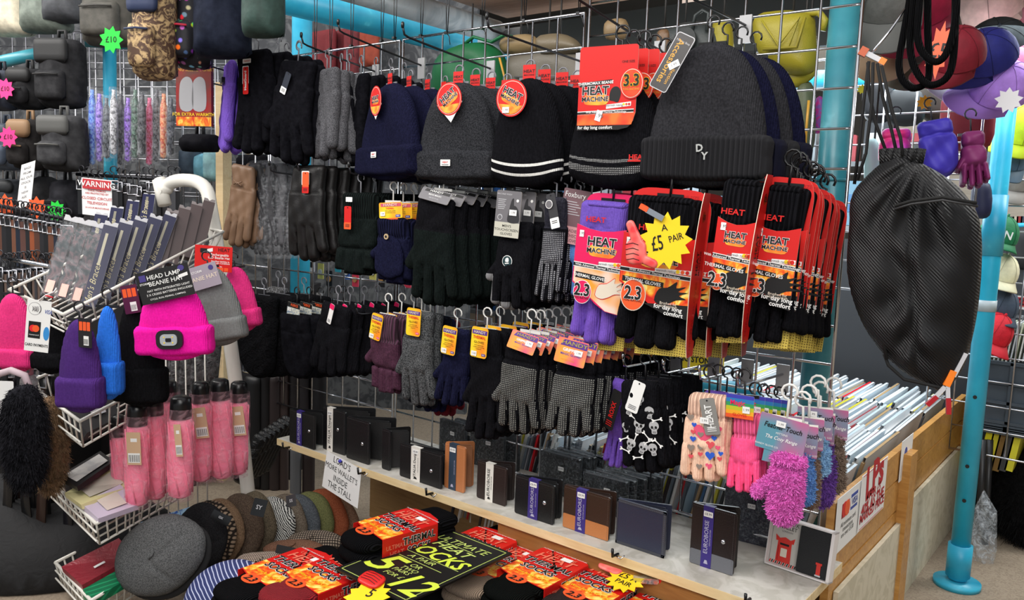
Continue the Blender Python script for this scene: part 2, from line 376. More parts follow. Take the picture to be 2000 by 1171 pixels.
def glove_mesh(w, h, m, style='full', thumb=-1, cuff=.3, T=.011, cm=None, tip=None, dots=None, seed=0, cres=70, folds=.0012):
    """one knitted glove hanging fingers down"""
    f = glove_sdf(w, h, style, thumb, cuff=cuff); mats = [m, cm or m, tip or m, dots or m]
    s = 1 if thumb <= 0 else -1; cx = .06*w*s if thumb else 0
    def mf(x, z):
        k = np.where(z > -cuff*h, 1, 0)
        if tip is not None: k = np.where((z < -.9*h) & ((x-cx)*s < .02*w), 2, k); k = np.where((x*s < -.3*w) & (z < -.6*h), 2, k)
        if dots is not None: k = np.where((z < -(cuff+.02)*h) & (f(x, z) < -.0025), 3, k)
        return k
    ph = seed*1.7
    def hf(x, z, d):
        b = folds*(np.sin(x*150+z*60+ph)+.8*np.sin(z*120-x*90+ph*2))
        b += np.where(z > -cuff*h, -.0018*(np.abs(z+cuff*h) < .006), 0)
        if style == 'flap': b += .003*(sm(-.42*h, -.46*h, z)*(1-sm(-.8*h, -.84*h, z)))
        return b
    b = MB(); b.pillow(f, (-.56*w, -h*1.02, .56*w, .002), h/cres, T, .016, mats, hf=hf, mf=mf,
        warp=lambda V: V+np.stack([.004*np.sin(V[:, 2]*18+ph), .006*np.sin(V[:, 2]*14+ph), 0*V[:, 2]], 1))
    return b
def hook_mb(m, h=.045, r=.0018, w=.011):
    b = MB(); pts = [(0, 0, -.012), (0, 0, h-w*1.6)]
    for k in range(9): a = math.radians(-60+k*34); pts.append((w*math.cos(a)*-1, 0, h-w*.6+w*math.sin(a)))
    b.tube(pts, r, m, 6); b.box((0, 0, -.004), (.05, .003, .006), m); return b
def pair(label, bb, Y=None, D=None, m=BLK, cm=None, style='full', thumb=-1, cuff=.3, T=.011, rz=.1, ry=0, tip=None, dots=None, seed=0, hook=GPL,
         group=None, cat='gloves', name='glove_pair', single=False, hk=.045, T2=.022, wmul=1.0, folds=.0012, rx=0, cres=70):
    loc, w, h = span(*bb, Y=Y, D=D, rz=rz); w *= wmul
    t = thing(name, label, cat, loc, rz, ry=ry, rx=rx, group=group)
    gm = glove_mesh(w, h, m, style, thumb, cuff, T, cm, tip, dots, seed, folds=folds, cres=cres)
    pn = 'mitten' if style == 'mitten' else 'glove'
    a = gm.obj(pn, t)
    if not single:
        b = a.copy(); COL.objects.link(b); b.parent = t; b.location = (.006, T2, -.004); b.rotation_euler = (0, .02, .03)
    if hook is not None: k = hook_mb(hook, hk).obj('hanger_hook', t); k.location = (0, T2*.4, 0)
    t['w'] = w; t['h'] = h
    return t
def part(t, mb, name, loc=(0, 0, 0), rz=0, ry=0, rx=0, label=None):
    o = mb.obj(name, t, loc); o.rotation_euler = (rx, ry, rz)
    if label: o['label'] = label
    return o
def price(b, x, z, w=.016, h=.011, y=-.0022, rot=0):
    c, s = math.cos(rot), math.sin(rot)
    b.plate([(x+a*c-e*s, z+a*s+e*c) for a, e in ((-w/2, -h/2), (w/2, -h/2), (w/2, h/2), (-w/2, h/2))], WHT, y, .0003)
    return b.text('1.99', x, z, h*.55, GREYC, y-.0006, 0, rot)
# ---- swing cards: each centred on x=0 with its top at z=0
def c_handy(w=.07, h=.045, tall=False, size='MENS', pr=True):
    b = MB()
    if tall:
        b.plate(rrect(-w/2, -h, w/2, 0, .006), HAN, 0, .0008, YEL); b.plate([(-w/2+.002, -h*.24), (w/2-.002, -h*.24), (w/2-.002, -h*.1), (-w/2+.002, -h*.1)], PURC, -.0009, .0004)
        b.text('HANDY', 0, -h*.17, h*.13, CREAM, -.0018, .01, sx=1.0); b.text('THERMAL', 0, -h*.34, h*.13, mat('orange red ink', (222, 60, 20)), -.0014, .03, sx=.85)
        b.text('GLOVES', 0, -h*.5, h*.10, INK, -.0014, .005, sx=1.1); b.text('WITH BRUSHED', 0, -h*.6, h*.05, INK, -.0014, 0); b.text('LINING FOR EXTRA', 0, -h*.66, h*.05, INK, -.0014, 0)
        b.text('WARMTH', 0, -h*.72, h*.05, INK, -.0014, 0)
        b.plate([(w*.2, -h*.93), (w*.44, -h*.93), (w*.44, -h*.85), (w*.2, -h*.85)], PINKC if size == 'LADIES' else PURC, -.0009, .0004)
        b.text(size, w*.32, -h*.89, h*.05, WHT, -.0018, .01, sx=.8)
        if pr: price(b, -w*.25, -h*.88, .014, .011)
    else:
        b.plate(rrect(-w/2, -h, w/2, 0, .004), HAN, 0, .0008, YEL); b.plate([(-w*.42, -h*.26), (w*.46, -h*.26), (w*.46, -h*.06), (-w*.42, -h*.06)], mat('handy band', (206, 84, 110)), -.0009, .0004)
        b.text('HANDY', 0, -h*.16, h*.24, CREAM, -.0018, .01, sx=1.4); b.text('THERMAL', -.002, -h*.38, h*.16, ORG, -.0014, .03); b.text('MITT-OVER COMBO', 0, -h*.55, h*.1, INK, -.0014, 0)
        b.text('WITH BRUSHED LINING', 0, -h*.66, h*.08, INK, -.0014, 0); b.plate([(w*.22, -h*.94), (w*.42, -h*.94), (w*.42, -h*.78), (w*.22, -h*.78)], mat('size blue', (60, 70, 170)), -.0009, .0004)
        b.text('MENS', w*.32, -h*.86, h*.12, WHT, -.0018, .005, sx=.8); price(b, -w*.33, -h*.72, .015, .01)
        b.plate([(-w*.42, -h*1.3), (w*.3, -h*1.3), (w*.3, -h), (-w*.42, -h)], ORG, 0, .0007)
    return b
def c_grip(w=.07, h=.05):
    b = MB(); b.plate(rrect(-w/2, -h, w/2, 0, .003), GRIP, 0, .0008, CREAM); b.plate([(-w*.4, -h*.3), (w*.48, -h*.3), (w*.48, -h*.05), (-w*.3, -h*.05)], PURC, -.0009, .0004)
    b.text('HANDY', .004, -h*.17, h*.22, mat('dull yellow', (170, 160, 70)), -.0018, .01, sx=1.5); b.text('GRIPPER', -.002, -h*.45, h*.17, WHT, -.0014, .03, sx=1.1)
    b.text('MAGIC GLOVES', 0, -h*.62, h*.13, mat('size blue', (60, 70, 170)), -.0014, .01); b.text('ONE SIZE FITS ALL', -.004, -h*.85, h*.08, GOLD, -.0014, 0); price(b, w*.25, -h*.48, .017, .011); return b
def c_grey(w=.075, h=.095, foot=True):
    b = MB(); b.plate(rrect(-w/2, -h, w/2, 0, .004), GREYC, 0, .0008, CREAM)
    b.plate([(-w/2, -h), (w/2, -h), (w/2, -h*.68), (-w/2, -h*.68)], BEIGEC, -.0008, .0004)
    for i, t in enumerate(("MEN'S", 'TOUCHSCREEN', 'GLOVES')): b.text(t, 0, -h*(.76+.085*i), h*.075, INK, -.0014, .004, sx=1.15)
    b.text('MACHINE WASH', -w*.18, -h*.08, h*.05, SILV, -.0014, .004)
    for i in range(6): b.plate([(-w*.42, -h*(.2+.04*i)), (-w*(.1+.03*(i % 3)), -h*(.2+.04*i)), (-w*(.1+.03*(i % 3)), -h*(.188+.04*i)), (-w*.42, -h*(.188+.04*i))], SILV, -.0009, .0003)
    b.disc(-w*.3, -h*.58, w*.1, SILV, -.0009); b.disc(-w*.3, -h*.58, w*.075, GREYC, -.0014); b.disc(w*.36, -h*.2, w*.05, WHT, -.0009)
    b.plate(smooth([(w*.02, -h*.66), (w*.05, -h*.4), (w*.12, -h*.2), (w*.2, -h*.16), (w*.22, -h*.3), (w*.3, -h*.32), (w*.42, -h*.42), (w*.44, -h*.66)]), mat('dark print', (44, 44, 48)), -.0009, .0004)
    price(b, w*.22, -h*.46, .018, .012); return b
def c_tag(w, h, main, top=WHT, foot=None, txt=None, tc=WHT, rot=0, backw=0, lines=3):
    b = MB()
    if backw: b.plate(rrect(-w/2-.004, -h*.62, w/2, .003, .003), WHT, .0012, .0006)
    b.plate(rrect(-w/2, -h, w/2, 0, min(.004, w*.2)), main, 0, .0007)
    if foot is not None: b.plate(rrect(-w/2, -h, w/2, -h*.7, .002), foot, -.0008, .0004)
    if txt: b.text(txt, 0, -h*.5, w*.62 if rot else w*.3, tc, -.0014, .02, rot, sx=.8)
    for i in range(lines): z = -h*(.8+.05*i); b.plate([(-w*.3, z), (w*.3, z), (w*.3, z+.0012), (-w*.3, z+.0012)], tc if foot is None else INK, -.0014, .0002)
    b.disc(0, -h*.06, .0016, INK, -.0009, 8); return b
def c_header(w, h, main, t1, t2=None, c1=WHT, c2=WHT, band=None):
    b = MB(); b.plate(rrect(-w/2, -h, w/2, 0, .003), main, 0, .0008, CREAM)
    if band: b.plate([(-w/2, -h*.32), (w/2, -h*.32), (w/2, -h*.04), (-w/2, -h*.04)], band, -.0009, .0003)
    b.text(t1, 0, -h*.2, h*.2, c1, -.0016, .01)
    if t2: b.text(t2, 0, -h*.55, h*.15, c2, -.0016, .005)
    for i in range(3): z = -h*(.7+.08*i); b.plate([(-w*.35, z), (w*.3, z), (w*.3, z+.001), (-w*.35, z+.001)], c2, -.0012, .0002)
    return b
def hm_logo(b, x, z, s, y=-.001, rot=0, flame=True):
    """HEAT MACHINE lettering with its flame"""
    c, q = math.cos(rot), math.sin(rot)
    pt = lambda u, v: (x+u*c-v*q, z+u*q+v*c)
    if flame: b.plate([pt(*p) for p in smooth([(-1.0*s, -.25*s), (-.9*s, -.75*s), (0, -.85*s), (1.0*s, -.8*s), (1.3*s, -.2*s), (1.05*s, -.3*s), (.9*s, .1*s), (0, -.05*s), (-.8*s, .05*s)], 3)], mat('flame yellow', (252, 196, 70), .4, kind='fade', rgb2=(255, 120, 40), scale=4), y, .0003)
    a = pt(0, .28*s); e = pt(0, -.38*s)
    for m, bo, yy in ((WHT, .06, -.0007), (INK, .022, -.0012)):
        b.text('HEAT', a[0], a[1], .95*s, m, y+yy, bo, rot, sx=1.02); b.text('MACHINE', e[0], e[1], .52*s, m, y+yy, bo, rot, sx=1.05)
# ---------------------------------------------------------------- beanies
def beanie_sdf(w, h, top=.30):
    hw = w/2; pts = [(-hw*.93, -h+.004), (-hw, -h*.9), (-hw*.99, -h*.75), (-hw*.93, -h*.55), (-hw*.80, -h*.33), (-hw*.60, -h*.15), (-hw*.34, -h*.04), (0, 0)]
    pts = pts+[(-x, z) for x, z in pts[-2::-1]]
    return s_poly(smooth([(-hw*.5, -h-.002)]+pts+[(hw*.5, -h-.002), (0, -h-.004)], 3))
def beanie(label, bb, Y=None, D=None, m=BLK, cuff=.24, rz=.1, ry=0, group=None, cm=None, T=.02, bands=(), patch=None, wob=.002, hook=GPL, rx=0, cuffribs=0, hk=.03, cs=1.03):
    loc, w, h = span(*bb, Y=Y, D=D, rz=rz)
    t = thing('beanie_hat', label, 'beanie hat', loc, rz, rx, ry, group); t['w'] = w; t['h'] = h
    b = MB(); sd = beanie_sdf(w, h)
    mf = None; mats = m
    if bands: mats = [m]+[x[2] for x in bands]; mf = lambda x, z: sum((np.where((z < -x0*h) & (z > -x1*h), i+1, 0) for i, (x0, x1, _) in enumerate(bands)), np.zeros_like(x, int))
    b.pillow(sd, (-w/2, -h-.005, w/2, .001), .0045 if not bands else .0025, T, .05, mats, mf=mf, warp=lambda V: V-np.stack([0*V[:, 0], 0*V[:, 0], .016*(1-(V[:, 0]/(.5*w))**2)*sm(-.3*h, -h, V[:, 2])], 1), hf=lambda x, z, d: wob*(np.sin(x*70+z*25)+.7*np.sin(z*60+x*20)))
    part(t, b, 'crown')
    if cuff:
        c = MB(); ch = cuff*h; cw = w*cs
        pts = smooth([(-cw*.49, -h-.004), (-cw*.505, -h+ch*.5), (-cw*.49, -h+ch), (-cw*.25, -h+ch+.004), (0, -h+ch+.005), (cw*.25, -h+ch+.004), (cw*.49, -h+ch), (cw*.505, -h+ch*.5), (cw*.49, -h-.004), (cw*.25, -h-.008), (0, -h-.01), (-cw*.25, -h-.008)], 3)
        if cuffribs: hf = lambda x, z, d: .0048*np.sin(x/cuffribs*2*math.pi)
        else: hf = lambda x, z, d: .0012*np.sin(x*60+z*40)
        c.pillow(s_poly(pts), (-cw*.52, -h-.014, cw*.52, -h+ch+.01), .0022 if cuffribs else .0045, T+.006, .012, cm or m, hf=hf)
        part(t, c, 'cuff')
    if patch: p = MB(); p.plate(rrect(-.013, -.007, .013, .007, .001), WHT, 0, .0012); p.text('HEAT', 0, .001, .006, RED, -.0016, .02); p.plate([(-.009, -.005), (.009, -.005), (.009, -.0038), (-.009, -.0038)], INK, -.0014, .0002); part(t, p, 'woven_label', (patch[0]*w, -T-.0085, patch[1]*h))
    if hook is not None: part(t, hook_mb(hook, hk), 'hanger_hook', (0, 0, .002))
    return t
def hm_disc(r=.036, rot=0, rz_=1.0, white=True, pr=None, sc=.92):
    b = MB()
    if white: b.plate([(-r*1.0, -r*.3), (0, r), (r*1.0, -r*.3), (0, -r*1.55)], WHT, .0008, .0006)
    b.disc(0, 0, r, RED, 0, 36, rz=r*rz_); b.disc(0, 0, r*.92, CREAM, -.0007, 36, rz=r*rz_*.92, t=.0002); b.disc(0, 0, r*.89, RED, -.001, 36, rz=r*rz_*.89, t=.0002)
    b.plate([(r*.86*math.cos(a), r*rz_*.86*math.sin(a)) for a in np.linspace(math.radians(205), math.radians(335), 14)], mat('flame fade', (240, 120, 40), .4, kind='fade', rgb2=(250, 190, 70), scale=6), -.0013, .0002)
    hm_logo(b, 0, r*.1, r*.60*sc, -.0014, rot)
    if pr: price(b, pr[0]*r, pr[1]*r, .016, .012, -.003, .1)
    return b
def hm_tab(w=.028, h=.028):
    b = MB(); b.plate(rrect(-w/2, 0, w/2, h, .001), RED, 0, .0008, BPL); b.text('HEAT', 0, h*.55, h*.3, INK, -.0013, .02, sx=1.2); b.text('MACHINE', 0, h*.3, h*.17, INK, -.0013, .01, sx=1.1); return b
# ---------------------------------------------------------------- red packed thermal gloves
def hm_pack(label, bb, Y, card=RED, gm=BLK, gr=BLKR, rz=.15, ry=0, group=None, side=True, upper=.27, simple=False, hand='dark', badge=RED):
    loc, w, h = span(*bb, Y=Y, rz=rz)
    t = thing('packed_glove_pair', label, 'gloves', loc, rz, 0, ry, group); t['w'] = w; t['h'] = h
    # backing card with round shouldered header
    b = MB(); cw = w*.5
    top = smooth([(-cw*.98, -h*.2), (-cw*.95, -h*.08), (-cw*.7, -h*.008), (0, 0), (cw*.7, -h*.008), (cw*.95, -h*.08), (cw*.98, -h*.2), (cw*.95, -h*.5), (cw*.93, -h*.78), (cw*.5, -h*.8), (-cw*.5, -h*.78), (-cw*.93, -h*.7), (-cw*.97, -h*.45)], 4)
    b.plate(top, card, .016, .001, CREAM); b.text('ONE SIZE', w*.22, -h*.045, .009, RED2, .0145, .01)
    part(t, b, 'backing_card')
    fc = MB(); fc.plate([(-cw*.5, -h*1.03), (cw*.8, -h*1.0), (cw*.8, -h*.86), (-cw*.5, -h*.86)], mat('dotted yellow card', (226, 200, 90), .5, kind='dots', rgb2=(120, 96, 30), scale=1), .019, .0008)
    part(t, fc, 'lower_card')
    # gloves: folded cuff above, fingers below the sleeve
    for k, dy in enumerate((0, .012)):
        g = glove_mesh(w*1.0, h*.94, gm, 'full', 0, .3, .014, gr, seed=3+k, cres=64)
        o = part(t, g, 'glove', (-w*.02+k*.004, dy, -h*(.05+.005*k)))
    cu = MB(); cu.pillow(s_box(0, -h*(.05+upper/2), cw*.72, h*upper/2, .018), (-cw*.8, -h*(upper+.1), cw*.8, 0), .003, .016, .014, gr, hf=lambda x, z, d: .0022*np.sin(x/.0062*2*math.pi))
    cu.pillow(s_box(0, -h*(.045+.03), cw*.69, h*.028, .012), (-cw*.8, -h*.14, cw*.8, 0), .003, .02, .012, gr, hf=lambda x, z, d: .002*np.sin(x/.0062*2*math.pi))
    cu.text('HEAT', -w*.12, -h*(upper-.03), .014, RED, -.022, .02, sx=1.2)
    part(t, cu, 'cuff', (0, -.004, 0))
    # printed sleeve
    s = MB(); z0 = -h*(.05+upper-.04); z1 = -h*.74; yy = -.026; x0, x1 = -cw*.84, cw*.90
    H = z0-z1
    arc = smooth([(x0, z0-.004), (0, z0-.012), (x1, z0-.006)], 1)
    s.plate([(x0, z0+.002), (-cw*.4, z0-.006), (0, z0-.009), (cw*.4, z0-.007), (x1, z0+.0), (x1, z1-.004), (cw*.35, z1), (0, z1+.012), (-cw*.3, z1+.028), (x0, z1+.05)], card, yy, .001, CREAM)
    if hand == 'dark':
        s.plate([(x0+.002, z0-H*.50), (x1-.001, z0-H*.46), (x1-.001, z1+.02), (cw*.2, z1+.022), (-cw*.3, z1+.034), (x0+.002, z1+.052)], FLM, yy-.0011, .0003)
        s.plate([(-cw*.2, z1+.016), (x1, z1+.022), (x1, z1-.004), (cw*.35, z1), (0, z1+.0105)], INK, yy-.0011, .0004)
    else:
        s.plate([(x0+.002, z0-H*.50), (x1-.001, z0-H*.46), (x1-.001, z1-.003), (cw*.35, z1+.001), (-cw*.3, z1+.029), (x0+.002, z1+.052)], mat('pale flame print', (250, 160, 50), .45, kind='fade', rgb2=(240, 214, 196), scale=3), yy-.0011, .0003)
    hm_logo(s, w*.02, z0-H*.23, w*.20, yy-.0012)
    s.plate([(w*.0, z0-H*.415), (x1-.001, z0-H*.40), (x1-.001, z0-H*.455), (w*.0, z0-H*.465)], WHT, yy-.0012, .0004)
    s.text('warmth rating', w*.13, z0-H*.437, .0065, GREYC, yy-.0022, .004)
    for i, mm in enumerate((YEL, ORG, RED)): s.disc(w*.27+i*w*.055, z0-H*.43, .0035, mm, yy-.0016, 12)
    s.plate([(x0, z0-H*.44), (x1, z0-H*.475), (x1, z0-H*.535), (x0, z0-H*.50)], WHT, yy-.0012, .0003); s.plate([(x0, z0-H*.45), (x1, z0-H*.485), (x1, z0-H*.525), (x0, z0-H*.49)], INK, yy-.0016, .0004)
    s.text('With Advanced Thermal Technology', 0, z0-H*.487, .0065, WHT, yy-.0026, .012, -.05)
    s.plate([(x0+.006, z0-H*.56), (w*.12, z0-H*.59), (w*.12, z0-H*.655), (x0+.006, z0-H*.63)], INK, yy-.0016, .0004); s.text('THERMAL GLOVES', -w*.13, z0-H*.61, .0085, WHT, yy-.0026, .015, -.07)
    s.disc(-w*.23, z0-H*.80, w*.155, WHT if hand != 'dark' else CREAM, yy-.0016, 28, rz=w*.185); s.disc(-w*.23, z0-H*.80, w*.145, ORG if badge is RED else badge, yy-.002, 28, rz=w*.175)
    s.text('2.3', -w*.23, z0-H*.78, .033, WHT, yy-.003, .06, sx=.85); s.text('2.3', -w*.23, z0-H*.78, .033, INK, yy-.0036, .025, sx=.85); s.text('TOG RATING', -w*.23, z0-H*.875, .006, INK, yy-.003, .01)
    hx, hz = w*.2, z0-H*.74; hm = INK if hand == 'dark' else CREAM
    for hm, e, q in (((RED if hand != 'dark' else INK), .0015, 0), (hm, 0, .0004)):
        s.plate(smooth([(hx-.026-e, hz-.012), (hx-.02, hz+.008+e), (hx-.004, hz+.012+e), (hx+.012, hz+.024+e), (hx+.012, hz+.014), (hx+.028+e, hz+.018), (hx+.016, hz+.008), (hx+.032+e, hz+.008), (hx+.018, hz+.001), (hx+.03+e, hz-.004), (hx+.014, hz-.006-e), (hx+.0, hz-.014-e), (hx-.014, hz-.018-e)], 3), hm, yy-.0016-q, .0004)
    if hand == 'dark':
        s.text('Brushed for', w*.2, z0-H*.85, .0068, CREAM, yy-.003, .004); s.text('extra warmth', w*.19, z0-H*.885, .0068, CREAM, yy-.003, .004)
        s.text('for day long', w*.2, z1+.013, .011, WHT, yy-.003, .02, -.05); s.text('comfort', w*.27, z1+.003, .011, WHT, yy-.003, .02, -.05)
    price(s, x0+.012, z0-H*.1, .009, .013, yy-.002)
    part(t, s, 'printed_sleeve')
    if side:
        p = MB(); n = 14; pr = []
        
        pts = [(-.020-.026*math.sin(math.pi*(k/n))**.7, -h*(.01+.97*k/n)) for k in range(n+1)]+[(.014, -h*(.01+.97*k/n)) for k in range(n, -1, -1)]
        p.plate(pts, card, x1+.001, .0012, CREAM, plane='yz')
        p.text('THERMAL GLOVES', -.012, -h*.75, .015, RED2, x1+.0026, .01, math.pi/2, plane='yz', sx=1.1)
        p.text('HEAT', -.020, -h*.42, .017, INK, x1+.0026, .03, math.pi/2, plane='yz'); p.text('MACHINE', -.006, -h*.42, .010, INK, x1+.0026, .02, math.pi/2, plane='yz')
        p.disc(-.010, -h*.15, .010, ORG, x1+.0014, 18, plane='yz', t=.0008); p.text('2.3', -.010, -h*.15, .012, INK, x1+.0032, .02, plane='yz')
        part(t, p, 'side_panel')
    k = hook_mb(BPL, .05, .0025, .014); part(t, k, 'hanger_hook', (0, .014, -.008))
    return t
# ================================================================= the setting
G = .0762
b = MB(); b.box((-.5, 2, -.02), (14, 14, .04), mat('worn concrete', (128, 114, 98), .8, kind='blotch', scale=2.5, rgb2=(146, 132, 114))); struct(b, 'floor')
b = MB(); b.box((-.5, 7.0, 1.5), (14, .1, 3.2), mat('dim back wall', (120, 118, 112), .9)); struct(b, 'wall_back')
b = MB(); b.box((-6.6, 2, 1.5), (.1, 14, 3.2), mat('dim side wall', (96, 98, 102), .9)); struct(b, 'wall_left')
b = MB(); b.box((6, 2, 1.5), (.1, 14, 3.2), mat('dim back wall', (120, 118, 112), .9)); struct(b, 'wall_right')
b = MB(); b.box((-.5, 2, 3.05), (14, 14, .06), mat('hall ceiling', (150, 150, 150), .9)); struct(b, 'ceiling')
J = at(978, 62, Y=.75)
b = MB(); b.box((J[0]+1.0, J[1]/2+.02, J[2]+.075), (2.06, J[1]+.1, .018), mat('plywood', (160, 122, 100), .7, kind='woodx', rgb2=(186, 148, 124), scale=1.4))
lone(b, 'plywood_roof_board', 'brown grained plywood board roofing the stall above the hats', 'roof board')
def pipe(name, label, a, c, r, m, extra=None, cat='pipe'):
    a, c = np.array(a, float), np.array(c, float); t = thing(name, label, cat, a)
    b = MB(); b.cyl((0, 0, 0), c-a, r, m, 28); part(t, b, 'tube')
    if extra:
        for (u, rr, hh, mm, nm) in extra:
            p = (c-a)*u; d = (c-a)/np.linalg.norm(c-a); q = MB(); q.cyl(p-d*hh/2, p+d*hh/2, rr, mm, 28); part(t, q, nm)
    return t
SILVP = mat('dusty grey pipe', (186, 198, 204), .4, kind='blotch', scale=.3, rgb2=(214, 222, 226))
pipe('roof_pipe', 'pale grey roof pipe running away beside the plywood board', (J[0]-.02, -.55, J[2]), (J[0]-.02, J[1], J[2]), .042, SILVP)
pipe('roof_pipe', 'pale grey roof pipe crossing behind the grid under the plywood board', (J[0]-.1, J[1]+.03, J[2]-.03), (J[0]+2.3, J[1]+.03, J[2]-.03), .045, SILVP)
p0 = at(600, 12, Y=.1); 
pipe('scaffold_pipe', 'bright blue roof pipe sloping behind the top left of the grid', (p0[0], -.1, p0[2]+.0), (p0[0]+.1, 2.2, p0[2]+.0), .045, BLUE)
p0 = at(590, 60, Y=.25); pipe('scaffold_pipe', 'blue upright pipe behind the top of the black gloves, dark red garments beside it', (p0[0], .25, 0), (p0[0], .25, 1.75), .036, BLUE)
p0 = at(1645, 100, Y=.13); pipe('scaffold_pipe', 'thick teal upright pipe behind the right end of the grid', (p0[0], .13, 0), (p0[0], .13, 1.8), .031, TEAL, [(.60, .034, .006, TEAL, 'joint_ring')])
p0 = at(1908, 760, Y=.86); pipe('scaffold_pipe', 'bright blue upright pole with punched holes at the right, caps clipped on', (p0[0], .86, .02), (p0[0], .86, 1.8), .0245, mat('sky blue pole', (36, 170, 206), .35, kind='speckle', scale=.1, rgb2=(50, 186, 220)),
     [(.03, .031, .09, BLUE, 'foot_sleeve'), (.43, .0262, .03, mat('grey tape', (176, 190, 196), .4), 'tape_band'), (.55, .0275, .16, BLUE, 'upper_sleeve')])
pol = [o for o in bpy.data.objects if o.get('label', '').startswith('bright blue upright pole')][0]
for k, (hx, hy) in enumerate([(1904, 775), (1889, 910), (1883, 977)]):
    q = at(hx, hy, Y=.836); b = MB(); b.disc(0, 0, .005, INK, 0, 14, t=.003); part(pol, b, 'bolt_hole', V3(q)-pol.location, math.radians(15))
b = MB(); b.cyl((0, 0, 0), (0, 0, .014), .06, BLUE, 24); part(pol, b, 'base_plate', (0, 0, -.02))
pipe('scaffold_pipe', 'blue horizontal pipe behind the right hand caps, running past the pole', at(1540, 158, Y=.9), at(2080, 150, Y=.9), .03, BLUE)
pipe('scaffold_pipe', 'blue horizontal pipe low behind the hanging children gloves', at(1240, 742, Y=.3), at(1480, 770, Y=.3), .026, BLUE)
def grid_panel(label, x1, ncol, ztop, nrow, y=0, m=CHROME, r=.0026, x_right=True, ang=0, org=None):
    t = thing('wire_grid_panel', label, 'wire grid', org if org is not None else (x1, y, ztop), ang); W, H = ncol*G, nrow*G
    f = MB()
    for a, c in (((0, 0, 0), (-W, 0, 0)), ((0, 0, -H), (-W, 0, -H)), ((0, 0, 0), (0, 0, -H)), ((-W, 0, 0), (-W, 0, -H))): f.cyl(a, c, r*1.35, m, 8)
    part(t, f, 'frame'); q = MB()
    for i in range(1, ncol): q.cyl((-i*G, 0, 0), (-i*G, 0, -H), r, m, 7)
    for j in range(1, nrow): q.cyl((0, r*1.6, -j*G), (-W, r*1.6, -j*G), r, m, 7)
    part(t, q, 'wire_mesh'); return t
grid_panel('chrome wire grid panel at the right end, behind the ribbed grey beanie', 0, 8, 1.4+2*G, 16)
grid_panel('chrome wire grid panel in the middle, behind the black and grey beanies', -8*G-.0132, 8, 1.455, 15)
grid_panel('chrome wire grid panel left of middle, behind the navy beanies', -16*G-.0255, 8, 1.452, 15)
grid_panel('chrome wire grid panel at the left end, behind the black leather gloves', -24*G-.037, 4, 1.452, 14)
TT = .0026
def hook(label, x, z, L, slope=.0, m=BSTEEL, tip=True, brk=True, r=.0026, group=None, y0=0):
    t = thing('display_hook', label, 'display hook', (x, y0-.003, z), group=group)
    b = MB(); pts = [(0, 0, 0), (0, -L*.5, slope*L*.5), (0, -L+.02, slope*L)]
    if tip: pts += [(0, -L+.006, slope*L+.004), (0, -L, slope*L+.022)]
    b.tube(pts, r, m, 7); rod = part(t, b, 'rod')
    if tip: c = MB(); c.lathe([(0, .008), (.0034, .006), (.004, 0), (.0034, -.006), (0, -.008)], BPL if m is BSTEEL else CHROME, 10, (0, -L, slope*L+.024)); part(rod, c, 'end_tip')
    if brk: c = MB(); c.box((0, 0, -.008), (.026, .004, .056), mat('hook plate', (176, 176, 178), .4, .3)); part(t, c, 'bracket')
    return t
hk = [(-.419, 1.352, .33, .11, 'over the red carded thermal beanies'), (-.627, 1.345, .34, .03, 'over the white striped black beanies'), (-.904, 1.349, .31, .08, 'over the charcoal beanies'),
      (-1.155, 1.377, .29, .12, 'over the front navy beanie'), (-1.342, 1.374, .26, .12, 'left of the navy beanies'), (-.225, 1.384, .25, .0, 'over the ribbed grey beanies'), (-1.62, 1.38, .28, .1, 'over the grey wool gloves'), (-1.80, 1.36, .3, .1, 'over the black glove with the red swing tag'), (-1.95, 1.35, .3, .06, 'over the purple gloves at the left')]
for x, z, L, s, l in hk: hook('steel display hook with upturned tip '+l, x, z, L, s)
for i, (px, py) in enumerate([(1030, 372), (1185, 352), (1300, 358), (1450, 318), (930, 372), (800, 358), (645, 352), (700, 352)]):
    q = at(px, py, Y=-.05); hook('steel display hook of the middle row '+['over the dotted dark gloves', 'over the purple packed gloves', 'over the packed gloves with the price burst', 'over the raised red glove packs', 'over the black magic gloves', 'over the navy mitt combos', 'over the black leather gloves', 'over the fingerless black gloves'][i], q[0], q[2], .26, .05)
for i, (px, py) in enumerate([(800, 600), (745, 615), (930, 630), (1050, 640), (1130, 655), (600, 580)]):
    q = at(px, py, Y=-.05); hook('steel display hook of the third row '+['over the grey flecked gloves', 'over the maroon fingerless gloves', 'over the navy and black gloves', 'over the first grip gloves', 'over the second grip gloves', 'over the fleece mittens'][i], q[0], q[2]-.01, .24, .02)
for x, l in ((-.335, 'over the skull gloves'), (-.245, 'over the heart gloves'), (-.17, 'over the neon pink gloves'), (-.095, 'over the fluffy lilac mitten')): hook('short chrome hook of the lowest row '+l, x, .682, .23, .03, CHROME)
for i, (px, py) in enumerate([(1248, 712), (1335, 735)]):
    pass
